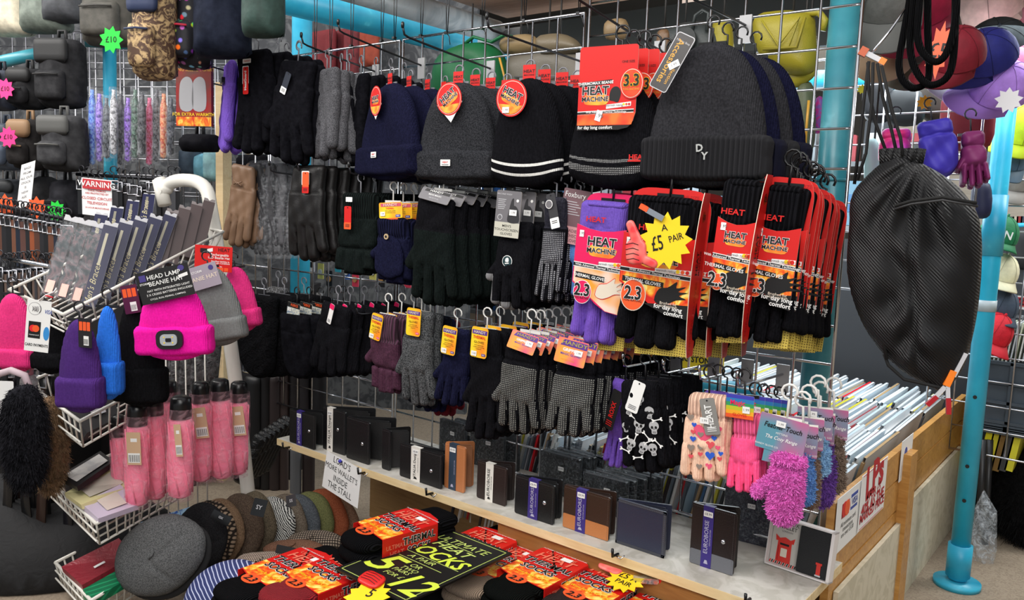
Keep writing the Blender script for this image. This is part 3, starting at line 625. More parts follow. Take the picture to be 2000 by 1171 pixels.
# cable ties and cords hanging the grid from the roof
def tie(label, px, py0, py1, Y=.0, n=2):
    t0 = at(px, py1, Y=Y); b = MB(); 
    for k in range(n): b.tube([(0, .004*k, 0), (.006*(k-.5), .004*k, .07), (.012*(k-.5), .004*k, .30)], .0013, BPL, 5)
    b.box((0, 0, 0), (.009, .01, .006), BPL); b.tube([(0, 0, 0), (.014, -.004, -.012), (.02, -.006, -.034)], .0012, BPL, 5); lone(b, 'cable_tie', label, 'cable tie', t0)
for px, py, l in [(615, 98, 'leftmost tie'), (645, 96, 'second tie from the left'), (686, 90, 'third tie from the left'), (745, 80, 'fourth tie from the left'), (770, 74, 'fifth tie from the left'), (822, 70, 'sixth from the left'), (872, 64, 'seventh from the left, above grey beanies'), (942, 55, 'left of the striped beanie hook'), (1024, 40, 'tie above the striped black beanie'), (1130, 26, 'tie beside the two panel joint')]:
    tie('black cable tie on the grid top bar, '+l, px, 0, py)
# small bright lamp deep in the stall
q = at(815, 124, Y=1.6); t = thing('tube_lamp', 'bright white strip lamp shining behind the grid', 'lamp', q)
b = MB(); b.cyl((-.11, 0, 0), (.11, 0, 0), .022, mat('lit tube', (236, 248, 255), .4, emit=14)); part(t, b, 'lit_tube'); b = MB(); b.box((0, 0, .03), (.3, .06, .02), WPL); part(t, b, 'holder')
l = bpy.data.lights.new('strip_lamp_light', 'POINT'); l.energy = 9; l.color = (.85, .94, 1); l.shadow_soft_size = .08; o = bpy.data.objects.new('strip_lamp_light', l); COL.objects.link(o); o.location = V3(q)+Vector((0, -.05, -.05))
# ================================================================= top row: gloves and beanies
def row(proto, n, dy, labels, group=None, dx=0, dz=0, jit=.03, skip=(), flip=False):
    """copies hung behind the front one on the same hook"""
    out = []; base = proto.location.copy(); e = proto.rotation_euler
    for k in range(1, n+1):
        o = dup(proto, base+Vector((dx*k+random.uniform(-.004, .004), dy*k, dz*k+random.uniform(-.003, .003))), labels(k) if callable(labels) else labels[k-1], group, rz=e.z+random.uniform(-jit, jit), skip=skip)
        out.append(o)
    if group: proto['group'] = group
    return out
def add_card(t, mb, dx=0, z=0, y=-.02, ry=0, name='label_card', rz=0, rx=0): return part(t, mb, name, (dx, y, z), rz, ry, rx)
o_n = lambda k: ORD[k]
# ribbed grey beanie with the long black swing tag
t = beanie('ribbed dark grey beanie with metal letters and long black swing tag, nearest the front', (1275, 83, 1508, 345), Y=-.25, m=K_('slate knit', (38, 38, 41)), cuff=.30, rz=.12, cm=mat('slate rib', (38, 38, 41), .95, spec=.2), T=.024, cuffribs=.0088, hk=.04, hook=BPL, cs=1.06)
W_, H_ = t['w'], t['h']
b = MB(); mm = mat('silver badge', (210, 210, 205), .3, .6); b.text('D', -.004, .006, .018, mm, 0, .03, .1); b.text('Y', .006, -.008, .018, mm, 0, .03, .0); part(t, b, 'metal_badge', (W_*.02, -.036, -H_*.82))
b = MB(); tw, th = .036, .105; b.plate(rrect(-tw/2, -th, tw/2, 0, .005), SILV, 0, .0008); b.plate(rrect(-tw/2+.0015, -th+.0015, tw/2-.0015, -.0015, .004), mat('gunmetal card', (64, 62, 62), .35), -.0009, .0003)
b.text('Accessories', -.004, -.052, .017, GOLD, -.0016, .01, -math.pi/2); b.text('Collection', .009, -.07, .010, GOLD, -.0016, .004, -math.pi/2); b.text('The Hat Shop', 0, -.014, .005, SILV, -.0016, 0); price(b, .006, -.055, .02, .012, -.002, .9)
part(t, b, 'swing_tag', (-.032, -.04, .008), 0, .46, -.12)
row(t, 3, .052, ['navy ribbed beanie directly behind the dark grey ribbed one', 'charcoal ribbed beanie third on the right hand beanie hook', 'dark navy ribbed beanie rearmost on the right hand beanie hook'], 'ribbed beanies on the right hand hook', dx=.006, dz=.0, skip=('swing_tag', 'metal_badge'))
NB = K_('dark navy knit', (18, 19, 38)); NBR = mat('navy cuff', (17, 18, 36), .95, spec=.2); CB = K_('charcoal knit', (44, 44, 47))
for o in bpy.data.objects:
    l = o.get('label', '')
    if l.startswith('navy ribbed beanie') or l.startswith('dark navy ribbed'):
        for c in o.children:
            if c.name.startswith('crown'): setmat(c, [NB])
            if c.name.startswith('cuff'): setmat(c, [NBR])
# thermomax beanie
t = beanie('black beanie under a large red thermal card, grey flecked hem, front of its hook', (1118, 150, 1300, 348), Y=-.26, m=BLK, cuff=0, rz=.16, bands=((.76, .785, mat('speckled hem', (30, 30, 32), .9, kind='dots', rgb2=(190, 190, 190), scale=1.6)), (.83, .9, mat('speckled band', (40, 40, 42), .9, kind='dots', rgb2=(170, 170, 170), scale=1.2))), T=.026, hook=None)
W_, H_ = t['w'], t['h']
def thermo_card():
    b = MB(); w, h = .118, .155
    b.plate(rrect(-w/2, -h*.42, w/2, 0, .006), RED, 0, .0012, CREAM); b.text('ONE SIZE', w*.34, -h*.2, .006, INK, -.002, .004)
    b.plate([(-w/2, -h), (w*.22, -h), (w*.38, -h*.97), (w*.46, -h*.9), (w/2, -h*.8), (w/2, -h*.36), (-w/2, -h*.36)], RED, -.0005, .0012, CREAM)
    b.plate([(-w/2, -h), (w*.22, -h), (w*.38, -h*.975), (w*.42, -h*.945), (-w/2, -h*.945)], INK, -.0018, .0004); b.text('for day long comfort', -w*.18, -h*.972, .0085, WHT, -.003, .02)
    b.plate([(-w/2, -h*.94), (w*.44, -h*.94), (w*.49, -h*.82), (w/2, -h*.80), (-w/2, -h*.80)], mat('orange fade print', (236, 60, 34), .4, kind='fade', rgb2=(250, 120, 50), scale=4), -.0018, .0003)
    b.plate([(-w*.48, -h*.48), (w*.08, -h*.45), (w*.08, -h*.40), (-w*.48, -h*.43)], INK, -.0018, .0004); b.text('THERMOMAX BEANIE', -w*.2, -h*.44, .0075, WHT, -.0028, .02, .03)
    hm_logo(b, -w*.2, -h*.575, .023, -.0018); b.plate(smooth([(w*.05, -h*.64), (w*.06, -h*.54), (w*.12, -h*.49), (w*.2, -h*.5), (w*.24, -h*.57), (w*.2, -h*.67), (w*.12, -h*.66)]), INK, -.0018, .0004)
    b.plate([(w*.0, -h*.75), (w*.42, -h*.72), (w*.42, -h*.67), (w*.0, -h*.70)], WHT, -.0018, .0004); b.text('warmth rating', w*.14, -h*.708, .006, GREYC, -.003, .004)
    for i, m_ in enumerate((YEL, ORG, RED)): b.disc(w*(.3+.045*i), -h*.70, .0022, m_, -.0024, 10)
    b.plate([(-w/2, -h*.82), (w*.47, -h*.80), (w*.47, -h*.755), (-w/2, -h*.775)], WHT, -.0018, .0003); b.plate([(-w/2, -h*.81), (w*.47, -h*.79), (w*.47, -h*.765), (-w/2, -h*.785)], INK, -.0022, .0004); b.text('With Advanced Thermal Technology', 0, -h*.788, .0055, WHT, -.0032, .01)
    b.disc(w*.42, -h*.46, w*.2, RED, -.003, 32, rz=w*.24, t=.001); b.disc(w*.42, -h*.46, w*.185, CREAM, -.0042, 32, rz=w*.222, t=.0002); b.disc(w*.42, -h*.46, w*.175, mat('badge red', (218, 50, 32), .4, kind='fade', rgb2=(236, 80, 40), scale=4), -.0046, 32, rz=w*.212, t=.0002)
    b.text('3.3', w*.42, -h*.43, .03, YEL, -.0056, .05, sx=.9); b.text('3.3', w*.42, -h*.43, .03, INK, -.0062, .025, sx=.9); b.text('TOG RATING', w*.42, -h*.53, .0055, GOLD, -.0056, .01); price(b, -w*.12, -h*.83, .012, .02, -.003, -.3)
    return b
part(t, thermo_card(), 'printed_card', (-.008, -.034, .052)); k = hook_mb(BPL, .055, .0022, .014); part(t, k, 'hanger_hook', (.012, -.02, .03))
b = MB(); b.text('HEAT', 0, 0, .013, RED, 0, .03, sx=1.1); b.plate([(-.02, -.008), (.02, -.008), (.018, -.005), (-.018, -.005)], RED, 0, .0005); part(t, b, 'embroidered_name', (W_*.3, -.030, -H_*.8))
row(t, 5, .034, lambda k: 'black beanie with red thermal card, %s on the red card hook' % o_n(k), 'red carded thermal beanies', dx=.004)
# black beanie with the two white bands
WS = K_('white stripe knit', (214, 214, 210))
t = beanie('black beanie with white hem bands and a round red tag, front of its hook', (966, 152, 1105, 348), Y=-.26, m=BLK, cuff=0, rz=.16, bands=((.80, .825, WS), (.885, .91, WS)), T=.024)
part(t, hm_disc(.036, -.35, 1.05, False, (-.25, -.7)), 'round_tag', (-.022, -.036, -.045), 0, .1)
part(t, hm_tab(.03, .03), 'header_tab', (0, -.004, -.004))
row(t, 4, .048, lambda k: 'black beanie with white hem bands, %s on the striped beanie hook' % o_n(k), 'white banded black beanies', dx=.006, skip=('round_tag',) if 0 else ())
t = beanie('charcoal turn-up beanie with a round red tag and white corner, front of its hook', (822, 160, 972, 345), Y=-.26, m=CHAR, cuff=.27, rz=.16, patch=(-.05, -.86), T=.022)
part(t, hm_disc(.033, .55, 1.08, True), 'round_tag', (.0, -.038, -.042), 0, -.12); part(t, hm_tab(.026, .026), 'header_tab', (0, -.004, -.004))
row(t, 3, .048, lambda k: 'charcoal turn-up beanie, %s on the charcoal beanie hook' % o_n(k), 'charcoal turn-up beanies', dx=.006, skip=('woven_label',))
t = beanie('dark navy turn-up beanie with an oval red tag and white corner, front of its hook', (712, 162, 818, 338), Y=-.26, m=NB, cuff=.30, rz=-.25, patch=(-.1, -.80), T=.022)
part(t, hm_disc(.028, .05, 1.25, True, None, .8), 'round_tag', (-.01, -.036, -.045)); part(t, hm_tab(.022, .026), 'header_tab', (0, -.004, -.004))
row(t, 4, .05, lambda k: 'dark navy turn-up beanie, %s on the navy beanie hook' % o_n(k), 'navy turn-up beanies', dx=.012, skip=('woven_label',))
# top row gloves, left
BF = mat('black fleece glove', (14, 14, 18), .95, kind='fleece', spec=.2, scale=.8)
t = pair('purple knit glove pair seen edge on at the left end of the top row', (424, 122, 466, 300), Y=-.22, m=PURP, style='full', thumb=0, rz=-.45, seed=1, T=.013, T2=.03)
b = MB(); b.box((0, 0, 0), (.05, .06, .016), BPL); part(t, b, 'wrist_band', (0, .01, -.055))
t = pair('wide black fleece glove pair with a red and white swing tag at the left', (460, 98, 534, 302), Y=-.26, m=BF, style='full', thumb=0, rz=.05, seed=2, T=.016, T2=.034)
part(t, c_tag(.024, .075, RED, txt='HeatGuard', rot=math.pi/2, backw=1, lines=0), 'swing_tag', (-.012, -.02, -.048)); b = MB(); b.plate(rrect(-.018, -.006, .018, .006, .002), WHT, 0, .001); b.text('HeatGuard', .002, 0, .006, RED, -.0016, .01); part(t, b, 'sewn_label', (-.008, -.019, -.032))
row(t, 2, .06, lambda k: 'wide black fleece glove pair, %s on the hook behind the red swing tag' % o_n(k), 'black fleece gloves behind the red tag', dx=.01, skip=('swing_tag', 'sewn_label'))
t = pair('light grey cuffed glove pair with an orange tag between two black pairs', (536, 118, 574, 290), Y=-.20, m=BF, cm=mat('light grey rib', (120, 120, 124), .95, kind='rib'), style='full', thumb=0, rz=.05, seed=3, cuff=.2)
part(t, c_tag(.018, .06, ORG), 'swing_tag', (-.006, -.03, -.045))
t = pair('black glove pair with navy and white swing tag, leaning left in the top row', (532, 118, 622, 322), Y=-.27, m=BF, style='full', thumb=-1, rz=.1, ry=.1, seed=4, T=.013, wmul=1.1)
part(t, c_tag(.022, .058, mat('navy tag', (38, 44, 58)), foot=WHT, txt='', tc=WHT), 'swing_tag', (.004, -.022, -.035), 0, .35)
t = pair('mid grey wool glove pair beside the leaning black gloves', (606, 134, 660, 312), Y=-.24, m=GREYM, style='full', thumb=0, rz=-.2, seed=5, T=.014)
t = pair('slim black glove pair between two grey wool pairs', (648, 142, 672, 310), Y=-.215, m=BF, style='full', thumb=0, rz=-.4, seed=6)
t = pair('second mid grey wool glove pair, behind the slim black pair', (658, 142, 694, 322), Y=-.19, m=GREYM, style='full', thumb=0, rz=-.3, seed=7, T=.014)
t = pair('black fleece glove pair right of the grey wool gloves', (680, 145, 718, 326), Y=-.18, m=BF, style='full', thumb=0, rz=-.3, seed=8, T=.014)
row(t, 3, .04, lambda k: 'black fleece glove pair, %s in the bunch left of the navy beanies' % o_n(k), 'black gloves left of the navy beanies', dx=.012)
# ================================================================= second row
BRL = mat('brown leather', (120, 92, 70), .5, kind='leather'); 
t = pair('long brown leather glove pair with a stitched bow, left end of the second row', (448, 322, 500, 486), Y=-.2, m=BRL, style='full', thumb=0, rz=.0, seed=9, ry=.12, hook=None, T=.01)
b = MB(); b.tube([(-.02, 0, -.006), (0, -.002, .002), (.02, 0, -.006)], .0022, BRL, 6); b.tube([(-.02, 0, .006), (0, -.002, -.002), (.02, 0, .006)], .0022, BRL, 6); part(t, b, 'bow', (0, -.013, -.055))
row(t, 2, .035, lambda k: 'long brown leather glove pair, %s in the leather bunch' % o_n(k), 'brown leather gloves', dx=.02, skip=('bow',))
fm = film('glove film', (220, 224, 230), .09)
for k, (x0, x1, c) in enumerate(((488, 520, (38, 38, 42)), (506, 540, (52, 52, 56)), (524, 560, (80, 80, 84)), (545, 575, (40, 40, 44)), (560, 580, (100, 20, 34)))):
    t = pair('long %s glove pair in clear film, %s of the filmed gloves from the left' % (('black', 'dark grey', 'grey', 'charcoal', 'wine red')[k], ('first', 'second', 'third', 'fourth', 'fifth')[k]), (x0, 318, x1, 498), Y=-.17+.012*k, m=mat('filmed glove', c, .6, kind='leather'), style='full', thumb=0, rz=-.1, seed=10+k, hook=None, T=.008, T2=.016)
    b = MB(); w_, h_ = t['w'], t['h']; b.pillow(s_box(0, -h_/2, w_*.62, h_*.53, .01), (-w_*.66, -h_*1.08, w_*.66, h_*.06), .008, .013, .02, fm, hf=lambda x, z, d: .004*np.sin(z*110+x*200)); part(t, b, 'film_sleeve', (0, .006, 0))
t = pair('black leather glove pair with an orange tag, hung in the second row', (568, 322, 642, 512), Y=-.24, m=mat('glove leather', (18, 16, 16), .46, kind='leather', spec=.35), style='full', thumb=0, rz=.05, seed=15, T=.014, T2=.03, folds=.0009)
part(t, c_tag(.026, .056, ORG, foot=RED, backw=1), 'swing_tag', (.01, -.022, -.02))
row(t, 4, .032, lambda k: 'black leather glove pair, %s on the leather glove hook' % o_n(k), 'black leather gloves in the second row', dx=.012, skip=('swing_tag',))
t = pair('green black fingerless glove pair with a red orange tag', (658, 376, 742, 546), Y=-.25, m=GRN, cm=GRNR, style='fingerless', thumb=0, rz=.1, seed=16, T=.013)
part(t, c_tag(.024, .058, RED, foot=ORG), 'swing_tag', (-.014, -.022, -.035)); b = MB(); b.plate(rrect(-.011, -.006, .011, .006, .001), WHT, 0, .001); part(t, b, 'woven_label', (-.012, -.020, -.018))
row(t, 3, .045, lambda k: 'green black fingerless glove pair, %s on its hook' % o_n(k), 'green black fingerless gloves', dx=.006, skip=('swing_tag', 'woven_label'))
t = pair('navy convertible mitt pair with a wooden button under a yellow header card', (722, 424, 808, 562), Y=-.25, m=NAVY, cm=NAVYR, style='fingerless', thumb=-1, rz=.1, seed=17, hook=None, T=.013)
w_, h_ = t['w'], t['h']; b = MB(); b.pillow(s_union(s_box(0, -h_*.62, w_*.32, h_*.2, .02), s_cap(0, -h_*.5, 0, -h_*.6, w_*.3, w_*.32)), (-w_*.4, -h_*.9, w_*.4, -h_*.2), .003, .006, .02, NAVY); part(t, b, 'fold_back_flap', (.006, -.013, 0))
b = MB(); b.disc(0, 0, .007, mat('horn button', (190, 166, 130), .4), 0, 18, t=.002); b.disc(0, 0, .0032, INK, -.0022, 10); part(t, b, 'button', (.004, -.022, -h_*.27))
part(t, c_handy(.074, .038), 'label_card', (.006, -.012, .036), 0, -.06); part(t, hook_mb(WPL, .04), 'hanger_hook', (.004, 0, .042))
row(t, 5, .032, lambda k: 'navy convertible mitt pair, %s under the yellow header cards' % o_n(k), 'navy convertible mitts', dx=.004, skip=('fold_back_flap', 'button'))
t = pair('loose black magic glove pair under a grey header card, thumb swung left', (800, 386, 905, 600), Y=-.27, m=GRN, cm=BLK, style='full', thumb=-1, rz=.12, ry=.07, seed=18, hook=None, T=.012)
def c_low(w=.085, h=.03): b = MB(); b.plate(rrect(-w/2, -h, w/2, 0, .004), GREYC, 0, .0008, CREAM); b.plate([(-w*.4, -h*.3), (w*.44, -h*.3), (w*.44, -h*.08), (-w*.36, -h*.08)], INK, -.0009, .0003); b.text('HANDY', 0, -h*.19, h*.22, WHT, -.0016, .01, sx=1.6); b.text('MENS MAGIC', 0, -h*.5, h*.16, WHT, -.0014, .01, sx=1.3); b.text('ONE SIZE FITS ALL', 0, -h*.75, h*.11, SILV, -.0014, .004); return b
part(t, c_low(), 'label_card', (.014, -.014, .018), 0, .12, -.5); part(t, hook_mb(WPL, .04), 'hanger_hook', (.01, .01, .024))
row(t, 7, .03, lambda k: 'black magic glove pair with grey card, %s on the magic glove hook' % o_n(k), 'black magic gloves in the second row', dx=.010)
t = pair("black touchscreen glove pair with pale finger tips and a grey men's card", (957, 432, 1050, 606), Y=-.26, m=BLK, style='full', thumb=-1, rz=.12, seed=19, tip=K_('pale finger tip', (120, 120, 122)), hook=None, cuff=.2)
part(t, c_grey(.062, .098), 'label_card', (.0, -.02, .064), 0, .06); part(t, hook_mb(BPL, .05), 'hanger_hook', (.0, .0, .068)); b = MB(); b.disc(0, 0, .0125, WHT, 0, 24); b.disc(0, 0, .011, mat('dark teal print', (18, 52, 58)), -.0008, 24); b.plate(smooth([(-.003, .006), (.003, .007), (.004, -.001), (-.004, -.001)]), WHT, -.0014, .0003); b.plate([(-.005, -.006), (.005, -.005), (.005, -.003), (-.005, -.004)], WHT, -.0014, .0003); part(t, b, 'round_sticker', (-.004, -.014, -.085))
row(t, 4, .038, lambda k: 'black touchscreen glove pair with grey card, %s on its hook' % o_n(k), 'black touchscreen gloves', dx=.006, skip=('round_sticker',))
t = pair('navy black grip glove pair covered in white dots, long oval tag', (1056, 384, 1108, 592), Y=-.25, m=BLK, cm=K_('slate cuff knit', (38, 38, 46)), style='full', thumb=0, rz=.0, seed=20, dots=mat('white grip dots', (24, 24, 32), .8, kind='dots', rgb2=(180, 180, 186), scale=1.2))
part(t, c_tag(.022, .072, mat('dark grey tag', (52, 52, 56)), foot=WHT, lines=2), 'swing_tag', (.008, -.024, .006), 0, -.25); b = MB(); b.disc(0, 0, .009, WHT, 0, 20, t=.0005); b.disc(0, 0, .0075, GREYC, -.0006, 20, t=.0003); part(t, b, 'tag_ring', (.008, -.027, -.016))
row(t, 4, .03, lambda k: 'navy black dotted grip glove pair, %s on its hook' % o_n(k), 'dotted gloves in the second row', dx=.008, skip=('swing_tag', 'tag_ring'))
t = pair('light blue glove pair with grey finger tips under a pink brown card', (1095, 400, 1152, 580), Y=-.22, m=K_('light blue knit', (98, 142, 214)), style='full', thumb=-1, rz=.12, seed=21, tip=K_('pale tip', (150, 156, 168)), hook=BPL, wmul=1.3, cuff=.2, ry=.08)
b = MB(); cw, chh = .062, .112; b.plate(rrect(-cw/2, -chh, cw/2, 0, .003), mat('mauve card', (122, 92, 98)), 0, .0008); b.plate([(-cw/2, -chh), (cw/2, -chh), (cw/2, -chh*.68), (-cw/2, -chh*.68)], mat('blush card', (216, 160, 162)), -.0009, .0003)
b.text('Foxbury', -.003, -.012, .016, WHT, -.0016, .0, sx=.9)
for i, s_ in enumerate(('LADIES', 'TOUCHSCREEN', 'GLOVES')): b.text(s_, .004, -chh*(.76+.09*i), .009, mat('mauve ink', (110, 70, 76)), -.0016, .002)
for i in range(6): z = -chh*(.24+.045*i); b.plate([(-cw*.4, z), (cw*(.05+.08*(i % 3)), z), (cw*(.05+.08*(i % 3)), z+.0014), (-cw*.4, z+.0014)], SILV, -.0009, .0003)
b.disc(-cw*.3, -chh*.58, .006, SILV, -.0012, 16); part(t, b, 'label_card', (.012, -.018, .032), 0, .06)
# purple packed thermal gloves
PK = mat('magenta card', (228, 20, 92), .42)
t = hm_pack('purple glove pair packed in a hot pink sleeve, front of its hook', (1135, 378, 1252, 684), -.27, card=PK, gm=PURP, gr=mat('purple cuff knit', (100, 72, 172), .9, kind='knit'), hand='light', side=False, badge=PK, rz=.15, ry=.05, group='pink carded thermal gloves', upper=.2)
row(t, 2, .045, lambda k: 'hot pink carded thermal glove pair, %s on its hook' % o_n(k), 'pink carded thermal gloves', dx=.01, jit=.02)
t = hm_pack('black glove pair in a red sleeve behind the yellow price burst', (1224, 368, 1388, 694), -.29, rz=.15, ry=.05, group='red carded thermal gloves beside the price burst', hand='dark')
FP = t
row(t, 3, .05, lambda k: 'black glove pair in a red sleeve, %s on the price burst hook' % o_n(k), None, dx=.012, dz=-.004, jit=.03)
t = hm_pack('raised black glove pair in a red sleeve, turned with its spine to the right', (1418, 334, 1508, 672), -.27, rz=.1, ry=.08, group='red carded thermal gloves at the right end')
t = hm_pack('wide black glove pair in a red sleeve right of the turned pack', (1486, 346, 1592, 682), -.24, rz=.1, ry=.07, group='red carded thermal gloves at the right end', side=False)
row(t, 8, .026, lambda k: 'black glove pair in a red sleeve, %s of the packs receding at the right end' % o_n(k), None, dx=-.001, dz=-.004, jit=.015)
# price burst clipped to the packs
q = at(1300, 470, Y=-.36); t = thing('price_burst', 'yellow starburst price card with a red thumbs-up, clipped before the red packs', 'price card', q, .2)
b = MB(); b.plate(star(0, 0, .050, .037, 13, .1, .95), YEL, 0, .001); INKm = INK
b.text('£5', -.014, -.006, .036, INKm, -.0016, .01, .25, sx=.6); b.text('A', -.003, .022, .016, INKm, -.0016, .01, .2); b.text('PAIR', .018, .006, .016, INKm, -.0016, .01, .35, sx=.8); part(t, b, 'burst')
b = MB(); TH = mat('thumb red', (232, 60, 66), .4, kind='fade', rgb2=(240, 130, 120), scale=5)
f = s_union(s_box(0, -.008, .019, .022, .014), s_cap(.002, .012, -.008, .04, .010, .008), s_cap(.018, -.024, .03, -.03, .008)); b.pillow(f, (-.04, -.05, .05, .055), .002, .003, .008, TH)
for i in range(4): b.tube([(-.018, -.0035, .006-.009*i), (-.004, -.0045, .008-.009*i), (.006, -.004, .004-.009*i)], .0006, INK, 5)
part(t, b, 'thumbs_up', (-.052, -.002, -.014), 0, -.1)
b = MB(); b.box((0, 0, 0), (.034, .006, .010), CHROME, ry=.45); b.box((-.020, 0, .010), (.016, .008, .009), ORG, ry=.45); part(t, b, 'clip', (-.02, -.004, .045))
# ================================================================= third row
t = pair('shaggy black wool glove pair at the left end of the third row', (470, 575, 545, 738), Y=-.2, m=mat('shaggy black', (18, 18, 20), .95, kind='fur'), style='mitten', thumb=0, rz=.1, seed=30, T=.02, T2=.04)
row(t, 2, .05, lambda k: 'shaggy black wool glove pair, %s in the left bunch' % o_n(k), 'shaggy black gloves', dx=.03)
t = pair('grey and black looped knit hat hanging at the left of the third row', (518, 560, 560, 640), Y=-.12, m=mat('looped knit', (30, 30, 32), .95, kind='speckle', rgb2=(120, 120, 122), scale=2), style='mitten', thumb=0, seed=31, single=True, name='knit_hat', cat='hat', T=.02)
t = pair('black fleece mitten pair under a landscape header card', (548, 612, 612, 740), Y=-.24, m=BF, style='mitten', thumb=0, rz=.1, seed=32, hook=None, T=.014)
def c_fleece(w=.05, h=.036): b = MB(); b.plate(rrect(-w/2, -h, w/2, 0, .002), INK, 0, .0008, CREAM); b.plate([(-w/2, -h), (w/2, -h), (w/2, -h*.38), (-w/2, -h*.38)], mat('snow print', (130, 150, 170), .5, kind='blotch', rgb2=(206, 206, 190), scale=2), -.0009, .0003); b.text('FLEECE', w*.06, -h*.18, h*.26, ORG, -.0016, .02, sx=.95); price(b, -w*.3, -h*.56, .013, .009); return b
part(t, c_fleece(), 'label_card', (0, -.01, .03), 0, .12); part(t, hook_mb(BPL, .04), 'hanger_hook', (0, 0, .03))
row(t, 4, .032, lambda k: 'black fleece mitten pair with landscape card, %s on its hook' % o_n(k), 'black fleece mittens', dx=.010)
t = pair('black glove pair with a long white tag tipped magenta, thin fingers', (620, 594, 688, 738), Y=-.25, m=BLK, style='full', thumb=0, rz=.0, ry=.1, seed=34, T=.010)
part(t, c_tag(.017, .056, WHT, top=PINKC, tc=GREYC), 'swing_tag', (.012, -.016, .004), 0, .22); b = MB(); b.plate(rrect(-.0085, -.014, .0085, 0, .003), PINKC, 0, .0005); part(t, b, 'tag_top', (.0125, -.0176, .004), 0, .22)
row(t, 5, .032, lambda k: 'plain black glove pair, %s on the white tag hook' % o_n(k), 'plain black gloves in the third row', dx=.014)
t = pair('maroon fingerless glove pair with a yellow swing card', (716, 612, 790, 778), Y=-.26, m=K_('maroon knit', (62, 34, 50)), cm=mat('maroon rib', (66, 36, 54), .9, kind='rib'), style='fingerless', thumb=-1, rz=.12, seed=36, hook=WPL, cuff=.32, ry=.04)
part(t, c_handy(.036, .066, True, 'LADIES'), 'label_card', (-.006, -.02, .0), 0, .14)
row(t, 3, .035, lambda k: ('navy', 'black', 'maroon')[k-1]+' fingerless glove pair, %s on the maroon glove hook' % o_n(k), 'fingerless gloves with yellow cards', dx=.008)
t = pair('dark grey flecked glove pair with a broad yellow swing card', (780, 606, 858, 794), Y=-.26, m=mat('flecked wool', (40, 42, 44), .95, kind='melange', rgb2=(96, 98, 100)), style='full', thumb=-1, rz=.12, seed=37, hook=WPL, T=.013)
part(t, c_handy(.042, .066, True, 'LADIES', False), 'label_card', (.004, -.024, .008), 0, .04)
for k, (c, nm) in enumerate((((20, 22, 30), 'black'), ((24, 26, 50), 'navy'), ((96, 18, 30), 'dark red'))):
    t2 = pair('%s glove pair, %s behind the grey flecked gloves' % (nm, o_n(k+1)), (806+14*k, 612+4*k, 866+14*k, 800+8*k), Y=-.21+.04*k, m=K_(nm+' plain knit', c), style='full', thumb=0, rz=.05, seed=38+k, hook=WPL)
t = pair('navy magic glove pair with a yellow swing card', (856, 640, 920, 796), Y=-.25, m=NAVY, style='full', thumb=-1, rz=.15, seed=42, hook=WPL, wmul=1.15, hk=.04, ry=.06)
part(t, c_handy(.040, .066, True, 'MENS'), 'label_card', (.002, -.02, .006), 0, .04)
t = pair('long black magic glove pair with a yellow swing card', (902, 640, 992, 862), Y=-.27, m=BLK, style='full', thumb=-1, rz=.12, seed=43, hook=WPL, hk=.04, cuff=.25)
part(t, c_handy(.043, .068, True, 'MENS'), 'label_card', (.002, -.02, .004), 0, .06)
row(t, 4, .04, lambda k: 'long black magic glove pair, %s under the yellow cards' % o_n(k), 'long black magic gloves', dx=.006)
DOT = mat('grip dots', (20, 20, 22), .8, kind='dots', rgb2=(150, 150, 144), scale=1.15)
t = pair('black grip glove pair with dotted palm, left of the two grip bunches', (972, 672, 1068, 850), Y=-.27, m=BLK, style='full', thumb=-1, rz=.12, ry=.05, seed=44, dots=DOT, hook=None, cuff=.2)
part(t, c_grip(.066, .04), 'label_card', (.016, -.014, .028), 0, .14, -.35); part(t, hook_mb(WPL, .04), 'hanger_hook', (.012, .01, .032))
row(t, 6, .026, lambda k: 'black dotted grip glove pair, %s in the left grip bunch' % o_n(k), 'grip gloves of the left bunch', dx=.004)
t = pair('black grip glove pair with dotted palm, right of the two grip bunches', (1076, 700, 1170, 856), Y=-.28, m=BLK, style='full', thumb=0, rz=.12, seed=45, dots=DOT, hook=None, cuff=.2, wmul=1.0)
part(t, c_grip(.068, .05), 'label_card', (.004, -.014, .040), 0, .12, -.2); part(t, hook_mb(WPL, .04), 'hanger_hook', (.004, .01, .044))
row(t, 9, .022, lambda k: 'black dotted grip glove pair, %s in the right grip bunch' % o_n(k), 'grip gloves of the right bunch', dx=.005)
# ================================================================= lowest row, children
t = pair('purple gloves with a black folded card, left of the skull gloves', (1192, 740, 1240, 920), Y=-.22, m=PURP, style='full', thumb=0, rz=-.1, seed=50, hook=BPL, ry=.06)
part(t, c_tag(.024, .085, INK, txt='ROXX', rot=math.pi/2, tc=RED), 'swing_tag', (.014, -.03, -.016), 0, .2)
def skull(b, x, z, s, y, m=mat('skull print', (176, 176, 178), .7), rot=0):
    c, q = math.cos(rot), math.sin(rot); pt = lambda u, v: (x+(u*c-v*q)*s, z+(u*q+v*c)*s)
    b.plate([pt(*p) for p in smooth([(-.5, .1), (-.42, .52), (0, .7), (.42, .52), (.5, .1), (.28, -.18), (.25, -.55), (-.25, -.55), (-.28, -.18)], 3)], m, y, .0004)
    for e in (-.2, .2): b.plate([pt(e+.13*math.cos(a), .08+.15*math.sin(a)) for a in np.linspace(0, 2*math.pi, 9)[:-1]], INK, y-.0005, .0003)
    b.plate([pt(-.05, -.12), pt(.05, -.12), pt(0, .02)], INK, y-.0005, .0003)
    for k in range(3): b.plate([pt(-.13+.12*k, -.5), pt(-.09+.12*k, -.5), pt(-.09+.12*k, -.3), pt(-.13+.12*k, -.3)], INK, y-.0005, .0003)
